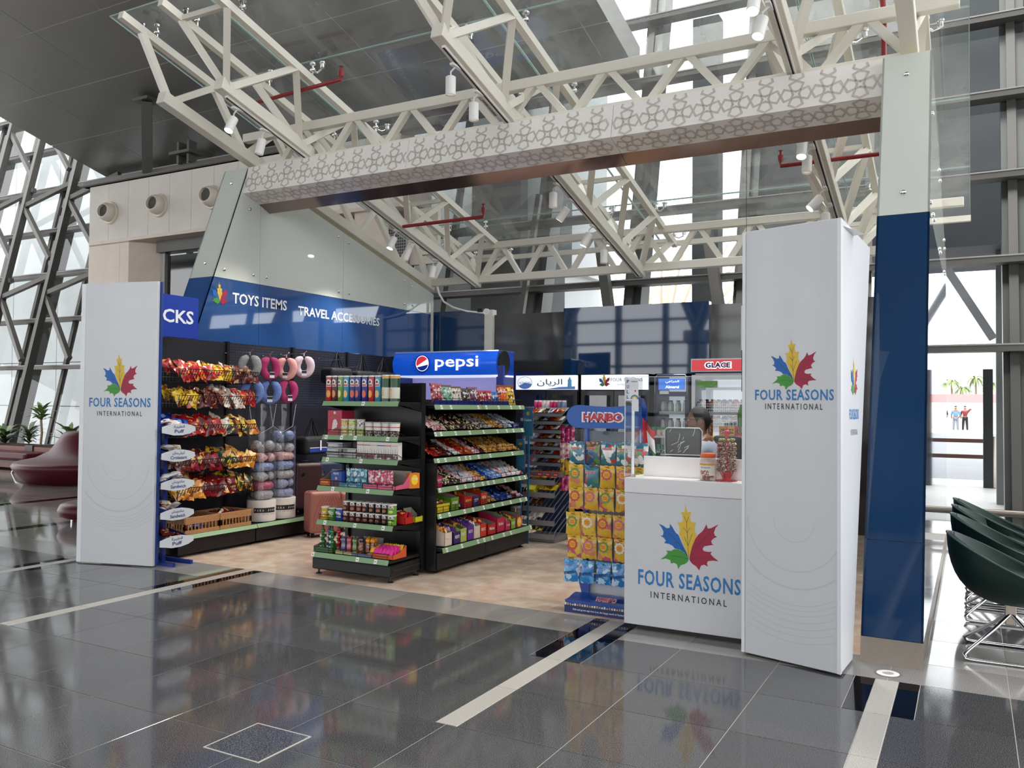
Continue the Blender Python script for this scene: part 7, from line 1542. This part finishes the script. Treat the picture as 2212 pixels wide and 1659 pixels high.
for k in range(3):
    t = thing('toy_candy_tube', f'{["orange", "dark red", "black"][k]} topped toy candy tube behind the cashier', 'candy tube', (-2.42 + .06 * k, 8.4, 1.241), 0, 'toy candy tubes behind the cashier'); bb = B(); bb.lathe([(.022, 0), (.024, .01), (.024, .12), (.018, .13), (.02, .16), (0, .175)], 12, [0, 0, 0, 1, 1]); part('tube', bb, [wrap('tubeprint', []), mat('tubetop%d' % k, ['#c9682a', '#8a2424', '#222222'][k], .3)], t, 50)
t = thing('green_bottle', 'tall green bottle beside the freezer edge', 'bottle', (-2.0, 8.4, 1.30)); bb = B(); bb.lathe([(.03, -.06), (.032, 0), (.032, .17), (.02, .2), (.012, .24), (.012, .26)], 14); part('glass', bb, mat('bottle_green', '#3f7a26', .2), t, 50)
t = thing('office_chair', 'black office chair back right of the cashier', 'chair', (-1.98, 7.78, 0)); bb = B(); bb.box((-.13, 0, .85), (.13, .06, 1.27)); part('backrest', bb, mat('chair_black', '#17181a', .5), t, bevel=.04); bb = B(); bb.box((-.2, -.35, .55), (.2, .05, .63)); part('seat', bb, MATS['chair_black'], t, bevel=.03); bb = B(); bb.tube([(0, -.15, .06), (0, -.15, .56)], .025, 8); bb.tube([(0, .03, .6), (0, .06, .9)], .02, 8); part('column', bb, black, t, 60)
for k in range(5): a = 2 * pi * k / 5; bb = B(); bb.bar((0, -.15, .06), (.27 * cos(a), -.15 + .27 * sin(a), .03), .035); part('base_arm', bb, black, t)
t = thing('white_notice', 'white notice board hanging left of the tall white cabinet', 'notice', (-1.86, 8.0, 2.28)); bb = B(); bb.box((-.045, 0, -.21), (.03, .01, .21)); part('board', bb, white, t)
bb = B(); bb.box((-.04, .0, -.6), (.03, .02, -.21)); part('dark_strip', bb, black, t); bb = B(); bb.bar((0, .01, .2), (0, .01, 1.86), .004); part('cord', bb, black, t)
for k in range(3):
    t = thing('green_carton', f'{["lower", "middle", "upper"][k]} green sweets carton stacked right of the lollipop tree', 'carton', (-1.30 - .0 * k, 5.92, 1.042 + .038 * k), .1 * k, 'green cartons on the counter'); bb = B(); bb.box((-.10, -.06, 0), (.08, .06, .035)); part('box', bb, mat('carton_green', '#6a8f3a', .5), t)

# ------------------------------------------------------------------ people
def skin_body(name, verts, edges, radii, mats, parent, voxel=None, extra=None, sub=1):
    me = bpy.data.meshes.new(name); me.from_pydata([Vector(v) for v in verts], edges, []); o = bpy.data.objects.new(name, me); C.objects.link(o)
    sk = o.modifiers.new('s', 'SKIN'); me.skin_vertices.new() if not me.skin_vertices else None
    lay = me.skin_vertices[0]
    for i, r in enumerate(radii): lay.data[i].radius = (r, r) if not isinstance(r, tuple) else r
    lay.data[0].use_root = True
    sb_ = o.modifiers.new('u', 'SUBSURF'); sb_.levels = sub; sb_.render_levels = sub
    dg = bpy.context.evaluated_depsgraph_get(); m2 = bpy.data.meshes.new_from_object(o.evaluated_get(dg)); bpy.data.objects.remove(o)
    if extra is not None:
        bm = bmesh.new(); bm.from_mesh(m2); bm.from_mesh(extra); bmesh.ops.remove_doubles(bm, verts=bm.verts, dist=.0004); bmesh.ops.recalc_face_normals(bm, faces=bm.faces); bm.to_mesh(m2); bm.free()
    bm = bmesh.new(); bm.from_mesh(m2); bmesh.ops.holes_fill(bm, edges=bm.edges, sides=0); bmesh.ops.recalc_face_normals(bm, faces=bm.faces); vol0 = abs(bm.calc_volume()); bm.to_mesh(m2); bm.free()
    if voxel:
        o2 = bpy.data.objects.new('tmp', m2); C.objects.link(o2); rm = o2.modifiers.new('r', 'REMESH'); rm.mode = 'VOXEL'; rm.voxel_size = voxel; rm.use_smooth_shade = True
        sm = o2.modifiers.new('m', 'SMOOTH'); sm.factor = .5; sm.iterations = 2
        dg = bpy.context.evaluated_depsgraph_get(); m3 = bpy.data.meshes.new_from_object(o2.evaluated_get(dg)); bpy.data.objects.remove(o2)
        bm = bmesh.new(); bm.from_mesh(m3); vol1 = abs(bm.calc_volume()); bm.free()
        if vol1 > .6 * vol0: m2 = m3
    m2.materials.clear()
    for m in mats: m2.materials.append(m)
    m2.polygons.foreach_set('use_smooth', [True] * len(m2.polygons)); m2.polygons.foreach_set('material_index', [0] * len(m2.polygons)); m2.name = name
    return ob(name, m2, parent)
def head_bm(s=1.0):
    """head facing -x, centred at the ears, about .23 tall"""
    bb = B(); nu, nv_ = 28, 22
    def f(u_, v_):
        a = 2 * pi * u_; p = -pi / 2 + pi * v_; x = cos(p) * cos(a); y = cos(p) * sin(a); z = sin(p)
        X, Y, Z = x * .098, y * .076, z * .118
        front = max(0, -x)
        if z < 0: X *= 1 - .25 * (-z) * (1 - front * .6); Y *= 1 - .32 * (-z)          # jaw narrows
        if x > 0: X *= 1.02 + .06 * z
        if -.25 < z < .12 and x < -.8: X *= 1.0 - .05                                  # eye hollow
        return (X, Y, Z)
    bb.grid(nu, nv_, f)
    def ball(c, r): bb.lathe([(max(.0001, cos(-pi / 2 + pi * k / 8)), sin(-pi / 2 + pi * k / 8)) for k in range(9)], 12, 0, Matrix.Translation(c) @ Matrix.Diagonal((*r, 1)), caps=False)
    ball((-.102, 0, -.012), (.020, .011, .020)); ball((-.098, 0, .012), (.012, .008, .022)); ball((-.1, 0, -.02), (.014, .019, .010))
    ball((-.088, 0, -.058), (.014, .024, .010)); ball((-.080, 0, -.092), (.018, .030, .018)); ball((-.088, 0, .030), (.012, .055, .010))
    for s_ in (-1, 1): ball((.008, s_ * .077, -.012), (.020, .010, .032)); ball((-.06, s_ * .045, -.03), (.03, .025, .022))
    return bb
skin = mat('skin_tone', '#8a5f49', .5, var=.05, vscale=20); hair = mat('hair_black', '#15110f', .45, bump=.8, bscale=260); shirt = mat('shirt_pale', '#b9c2d6', .8); pants = mat('trousers_dark', '#22242c', .8)
PN = thing('person', 'man with glasses and short dark hair sitting behind the till monitor, looking to the side', 'person', (-2.04, 7.15, 0))
HZ = 1.415
V = [(0, 0, .80), (0, 0, .98), (0, 0, 1.14), (0, 0, 1.23), (.0, .01, 1.29), (-.005, .005, 1.36),
     (0, .19, 1.20), (-.05, .23, .98), (-.20, .20, .86),
     (0, -.19, 1.20), (-.04, -.27, .99), (-.10, -.42, 1.03), (-.115, -.47, 1.085), (-.118, -.485, 1.13),
     (-.05, .10, .78), (-.40, .12, .78), (-.42, .12, .35), (-.40, .12, .05), (-.50, .12, .03),
     (-.05, -.10, .78), (-.40, -.12, .78), (-.42, -.12, .35), (-.40, -.12, .05), (-.50, -.12, .03)]
Ed = [(0, 1), (1, 2), (2, 3), (3, 4), (4, 5), (3, 6), (6, 7), (7, 8), (3, 9), (9, 10), (10, 11), (11, 12), (12, 13), (0, 14), (14, 15), (15, 16), (16, 17), (17, 18), (0, 19), (19, 20), (20, 21), (21, 22), (22, 23)]
Rr = [.15, .15, .15, .12, .06, .058, .07, .05, .035, .07, .05, .036, .03, .035, .09, .075, .06, .045, .035, .09, .075, .06, .045, .035]
# the raised hand: palm, four fingers and a thumb
hand0 = len(V); base = Vector((-.118, -.485, 1.14))
for q in range(4):
    o_ = Vector((-.03 + .018 * q, .0, .02)); L_ = (.030, .034, .032, .026)[q]
    for st, (dz, dy) in enumerate(((.02, 0), (.02 + L_, -.01), (.02 + L_ * 1.75, -.03))): V.append(base + o_ + Vector((0, dy, dz))); Rr.append((.0095, .009, .0075)[st])
    Ed += [(13, len(V) - 3), (len(V) - 3, len(V) - 2), (len(V) - 2, len(V) - 1)]
for st, p in enumerate(((.035, 0, .0), (.055, -.01, .02), (.062, -.025, .045))): V.append(base + Vector(p)); Rr.append((.012, .010, .008)[st])
Ed += [(13, len(V) - 3), (len(V) - 3, len(V) - 2), (len(V) - 2, len(V) - 1)]
hm_ = head_bm().mesh('h', skin)
Mh = Matrix.Translation((-.02, 0, HZ)) @ rot_m('Z', radians(18)) @ rot_m('Y', radians(-2)); hm_.transform(Mh)
body = skin_body('body', V, Ed, Rr, [skin], PN, .0075, hm_)
# clothes over the body
def shell(name, V2, E2, R2, m): return skin_body(name, V2, E2, R2, [m], PN, None, None, 2)
shell('shirt', [(0, 0, .78), (0, 0, .98), (0, 0, 1.14), (0, .0, 1.255), (0, .19, 1.215), (-.05, .23, .98), (-.17, .205, .88), (0, -.19, 1.215), (-.04, -.27, .99), (-.088, -.39, 1.02), (-.105, -.44, 1.05)], [(0, 1), (1, 2), (2, 3), (3, 4), (4, 5), (5, 6), (3, 7), (7, 8), (8, 9), (9, 10)], [.17, .168, .172, .125, .105, .075, .06, .105, .065, .05, .045], shirt)
shell('trousers', [(0, 0, .76), (-.05, .10, .78), (-.40, .12, .78), (-.42, .12, .12), (-.05, -.10, .78), (-.40, -.12, .78), (-.42, -.12, .12)], [(0, 1), (1, 2), (2, 3), (0, 4), (4, 5), (5, 6)], [.165, .105, .092, .062, .105, .092, .062], pants)
bb = B()
HL = [(0, .60), (35, .60), (52, .50), (66, .18), (76, -.22), (88, -.30), (96, .02), (112, .06), (126, -.42), (150, -.72), (180, -.75)]
def hf(u_, v_):
    a = 2 * pi * u_ - pi; d = abs(math.degrees(a)); d = 180 - d     # 0 at the face (-x)
    for (p0, l0), (p1, l1) in zip(HL, HL[1:]):
        if p0 <= d <= p1: lim = l0 + (l1 - l0) * (d - p0) / (p1 - p0); break
    p = math.asin(lim) + (pi / 2 - math.asin(lim)) * v_; x, y, z = cos(p) * cos(a), cos(p) * sin(a), sin(p); k = 1 - .22 * max(0, -z)
    return (x * .101 * k + .003, y * .0785 * k, z * .1215 + .003)
bb.grid(72, 14, hf); M_h = Mh; hr = part('hair', bb, hair, PN, 80, M=Mh); sol = hr.modifiers.new('s', 'SOLIDIFY'); sol.thickness = .008
bb = B(); 
for s_ in (-1, 1):
    bb.grid(4, 6, lambda u_, v_: (-.02 + .026 * u_ , s_ * (.0765 - .012 * abs(v_) ), .01 - .05 * v_))
bb.grid(12, 3, lambda u_, v_: (-.098 * cos((u_ - .5) * 1.5) + .006 , .076 * sin((u_ - .5) * 1.9) * .92, -.066 - .045 * v_)) if False else None
part('sideburns', bb, hair, PN, 80, M=Mh, label='short dark sideburns')
bb = B()
for s_ in (-1, 1):
    bb.tube([(-.105, s_ * .030 + .022 * cos(a), .012 + .016 * sin(a)) for a in [2 * pi * k / 12 for k in range(12)]], .0022, 5, 0, True); bb.tube([(-.1, s_ * .052, .016), (-.05, s_ * .074, .014), (.01, s_ * .083, .008)], .002, 5)
bb.tube([(-.108, -.008, .015), (-.108, .008, .015)], .002, 5); part('glasses', bb, black, PN, 60, M=Mh)
for s_ in (-1, 1):
    bb = B(); bb.lathe([(0, -.010), (.008, -.006), (.010, 0), (.008, .006), (0, .010)], 10, 0, Matrix.Translation((-.086, s_ * .030, .010)), caps=False); e_ = part('eye', bb, mat('eye_white', '#d9d2cc', .2), PN, 80, M=Mh)
    bb = B(); bb.lathe([(.005, 0), (0, .0006)], 10, 0, Matrix.Translation((-.0955, s_ * .030, .010)) @ rot_m('Y', -pi / 2), caps=False); part('iris', bb, black, PN, None, M=Mh)
    bb = B(); bb.bar((-.100, s_ * .014, .034), (-.094, s_ * .048, .036), .006, .004); part('eyebrow', bb, hair, PN, M=Mh)
bb = B(); bb.bar((-.098, -.020, -.055), (-.098, .020, -.055), .005, .003); part('moustache', bb, hair, PN, M=Mh)
bb = B(); bb.lathe([(.037, -.012), (.039, 0), (.037, .012)], 16, 0, Matrix.Translation((-.112, -.462, 1.075)) @ rot_m('X', radians(25)), caps=False); part('watch', bb, chrome, PN, 60)
ST = thing('stool', 'dark stool under the cashier', 'stool', (-2.04, 7.15, 0)); bb = B(); bb.lathe([(.19, .60), (.2, .62), (.19, .645)], 24); part('seat', bb, black, ST, 40); bb = B(); bb.tube([(0, 0, .02), (0, 0, .6)], .03, 10); bb.lathe([(.22, 0), (.2, .02)], 24); part('column', bb, chrome, ST, 60)
def far_person(label, x, y, top, legs, pose):
    t = thing('person', label, 'person', (x, y, -.02)); V = [(0, 0, .92), (0, 0, 1.2), (0, 0, 1.38), (0, 0, 1.48), (0, 0, 1.55), (0, 0, 1.66), (-.09, 0, .88), (-.12 - pose[0], 0, .45), (-.14 - pose[0], .0, .04), (.09, 0, .88), (.12, 0, .45), (.14, 0, .04), (-.2, 0, 1.36), (-.27, 0, 1.08), (-.24, 0, .84), (.2, 0, 1.36)] + pose[1]
    E_ = [(0, 1), (1, 2), (2, 3), (3, 4), (4, 5), (0, 6), (6, 7), (7, 8), (0, 9), (9, 10), (10, 11), (2, 12), (12, 13), (13, 14), (2, 15), (15, 16), (16, 17)]; r_ = [.13, .13, .14, .06, .08, .09, .085, .065, .045, .085, .065, .045, .06, .045, .04, .06, .045, .04]
    skin_body('body', V, E_, r_, [skin], t); 
    skin_body('shirt', [V[0], V[1], V[2], V[12], V[13], V[15], V[16]], [(0, 1), (1, 2), (2, 3), (3, 4), (2, 5), (5, 6)], [.15, .15, .16, .085, .065, .085, .065], [top], t); skin_body('trousers', [V[0], V[6], V[7], V[8], V[9], V[10], V[11]], [(0, 1), (1, 2), (2, 3), (0, 4), (4, 5), (5, 6)], [.145, .11, .085, .065, .11, .085, .065], [legs], t)
    bb = B(); bb.lathe([(.098, 0), (.09, .06), (0, .1)], 12, 0, Matrix.Translation((0, .01, 1.665)), caps=False); part('hair', bb, hair, t, 60)
far_person('distant man in a dark red shirt raising one arm outside', -.40, 67.2, mat('top_darkred', '#7a2a34', .8), mat('legs_black', '#1c1c20', .8), (0, [(.34, 0, 1.55), (.42, 0, 1.45)]))
far_person('distant person in a light blue top standing outside', -.98, 67.0, mat('top_blue', '#5a8ab8', .8), mat('legs_grey', '#7a8090', .8), (0, [(.27, 0, 1.08), (.2, 0, .9)]))
far_person('distant person in black walking at the glass wall edge outside', -1.75, 66.8, mat('legs_black', ''), mat('legs_black', ''), (.15, [(.27, 0, 1.08), (.2, 0, .9)]))

# ------------------------------------------------------------------ green tub chairs
grn = mat('green_leather', '#08211a', .5, spec=.3, bump=.15, bscale=140); grn2 = mat('green_leather_in', '#0d2b22', .5, bump=.15, bscale=140)
def tub_chair(label, y):
    t = thing('tub_chair', label, 'chair', (.14, y, 0), 0, 'green tub chairs in a row')
    # back towards -x; rim height falls towards +x
    def rim(a):   # a=0 at the back
        c = cos(a); return .45 + .30 * max(0, (c + 1) / 2) ** 1.25
    rx, ry = .325, .32
    def prof(a, s, inner=0):
        ca, sa = -cos(a), sin(a); top = rim(a); k = s; rr = (.05 + .95 * (1 - (1 - k) ** 2.4)) - inner * .09 * (1 if k > .2 else .4)
        flare = 1 + .06 * k * max(0, cos(a)); zb = .325 + inner * .09; z = zb + (top - zb) * k ** 1.7
        return (ca * rx * rr * flare + .06, sa * ry * rr, z)
    amax = radians(152)
    bb = B(); bb.grid(36, 10, lambda u_, v_: prof(-amax + 2 * amax * u_, v_), 0, None, True); sh = part('shell', bb, grn, t, 80)
    bb = B(); bb.grid(36, 10, lambda u_, v_: prof(-amax + 2 * amax * u_, v_, 1), 0); part('inner_shell', bb, grn2, t, 80)
    bb = B(); A_r = [-amax + 2 * amax * k / 36 for k in range(37)]; bb.grid(36, 1, lambda u_, v_: prof(-amax + 2 * amax * u_, 1, v_)); part('rim_band', bb, grn, t, 80)
    bb = B(); bb.tube([Vector(prof(a, 1, 0)) for a in A_r], .006, 6); part('piping', bb, mat('green_piping', '#1c4034', .5), t, 80)
    bb = B(); bb.lathe([(.0, .36), (.13, .365), (.20, .40), (.215, .43), (.2, .455), (.0, .465)], 28, 0, Matrix.Translation((.07, 0, 0)), sx=1.05, caps=False); part('seat', bb, grn2, t, 60)
    for X in (-.12, .22): bb = B(); bb.tube([Vector(prof(0, s_, 1)) + Vector((.012, 0, 0)) for s_ in (.2, .5, .8, 1)], .003, 5); part('seam', bb, grn, t, 60); break
    bb = B(); bb.box((.04, -.035, .20), (.10, .035, .36)); part('hub', bb, steel, t, bevel=.004)
    for s_ in (-1, 1):
        bb = B(); pts = [(.07, s_ * .02, .27), (-.02, s_ * .09, .18), (-.16, s_ * .20, .06), (-.185, s_ * .225, .035), (-.175, s_ * .235, .014), (-.14, s_ * .235, .010), (.30, s_ * .235, .010), (.335, s_ * .235, .014), (.345, s_ * .225, .035), (.32, s_ * .20, .06), (.16, s_ * .09, .18), (.07, s_ * .02, .27)]
        bb.tube(pts, .0115, 10); part('sled_leg', bb, chrome, t, 60)
    return t
ch = tub_chair('dark green tub chair nearest the walkway', 6.14)
for y, lb in ((7.22, 'dark green tub chair, second from the walkway'), (7.86, 'dark green tub chair, third from the walkway'), (8.44, 'dark green tub chair farthest from the walkway')): dup(ch, (.14, y, 0), 0, lb)

# ------------------------------------------------------------------ waiting area on the far side
wine = mat('wine_leather', '#520d1e', .45, spec=.35); 
t = thing('round_sofa', 'wine red round sofa with a tall central cone behind the white panel', 'sofa', (-14.86, 10.3, 0))
bb = B(); bb.lathe([(.95, 0), (1.0, .02), (1.22, .26), (1.24, .32), (1.2, .38)], 48); part('base', bb, wine, t, 60)
bb = B(); bb.lathe([(1.2, .38), (1.1, .41), (.85, .46), (.62, .58), (.5, .74), (.42, .86), (.38, .93), (.33, .95), (0, .95)], 48, caps=False); part('cone_back', bb, wine, t, 60)
t = thing('ottoman', 'small wine red cushion seat mostly behind the white panel', 'ottoman', (-9.78, 6.95, 0)); bb = B(); bb.lathe([(.34, .06), (.42, .09), (.45, .16), (.42, .23), (.34, .26), (0, .27)], 32); part('cushion', bb, wine, t, 60)
for a in (0, 2.1, 4.2): bb = B(); bb.tube([(.28 * cos(a), .28 * sin(a), 0), (.28 * cos(a), .28 * sin(a), .08)], .015, 8); part('foot', bb, chrome, t, 60)
t = thing('bench', 'low wine red bench on curved steel legs by the planter', 'bench', (-18.5, 10.9, 0)); bb = B(); bb.box((-2.2, -.35, .26), (1.3, .35, .42)); part('seat', bb, wine, t, bevel=.06)
for X in (-1.6, -.4, .9): bb = B(); bb.tube([(X - .1, -.3, 0), (X + .05, -.3, .18), (X + .35, -.3, .27)], .025, 8); part('leg', bb, chrome, t, 60)
woodp = mat('planter_wood', '#7c3c22', .4, var=.15, vscale=3)
PLN = thing('planter_box', 'long reddish wooden planter box along the glass facade', 'planter', (-18.6, 11.42, 0))
for x0, x1 in ((-3.0, -1.0), (-.97, .42), (.72, 2.2)): bb = B(); bb.box((x0, -.26, .03), (x1, .26, .52)); part('wood_panel', bb, woodp, PLN, bevel=.006)
bb = B(); bb.box((.43, -.28, 0), (.71, .28, .55)); part('corner_post', bb, mat('planter_dark', '#3e1712', .4), PLN)
bb = B(); bb.box((-3.0, -.26, .52), (2.2, .26, .54)); part('soil', bb, mat('soil', '#3a2c22', .9), PLN)
lg = mat('leaf_dark', '#3c5230', .5, var=.2, vscale=12); lg2 = mat('leaf_light', '#6f8a4a', .5, var=.2, vscale=12); stm = mat('stem_tan', '#a08a66', .7)
def plant(label, x, y, h, n, L_, wd, m, stem=0):
    t = thing('potted_plant', label, 'plant', (x, y, .54), 0, 'plants in the wooden planter'); rr = random.Random(int(x * 100))
    if stem: bb = B(); bb.tube([(0, 0, 0), (.04, 0, stem * .5), (0, 0, stem)], .025, 7); part('stem', bb, stm, t, 60)
    for k in range(n):
        a = rr.uniform(0, 2 * pi); el = rr.uniform(.2, 1.1); z0 = stem + rr.uniform(0, h * .45); d = Vector((cos(a), sin(a), 0)); s_ = Vector((-d.y, d.x, 0)); l = L_ * rr.uniform(.7, 1.1); vs_ = []
        for q in (0, .3, .6, 1): p = Vector((0, 0, z0)) + d * l * q * cos(el * .8) + Vector((0, 0, l * (q * sin(el) - .35 * q * q))); ww = wd * (.3, 1, .85, .05)[(0, .3, .6, 1).index(q)]; vs_ += [p + s_ * ww, p - s_ * ww]
        bb = B(); bb.add(vs_, [(0, 1, 3, 2), (2, 3, 5, 4), (4, 5, 7, 6)]); part('leaf', bb, m if k % 3 else lg2, t, 60)
plant('bushy dark green plant near the raking strut foot', -19.35, 11.42, .6, 46, .5, .05, lg); plant('dark narrow leaved plant in the middle of the planter', -18.45, 11.42, .8, 60, .45, .035, lg)
plant('dracaena with a bare stem and broad light leaves', -17.95, 11.36, .5, 34, .42, .05, lg2, .55); plant('spreading plant with light leaves next to the round sofa', -17.0, 11.4, .5, 40, .55, .05, lg2, .1); plant('small plant at the far end of the planter', -20.4, 11.42, .4, 34, .42, .05, lg)
print('objects', len(bpy.data.objects), 'tiles', ntile[0])
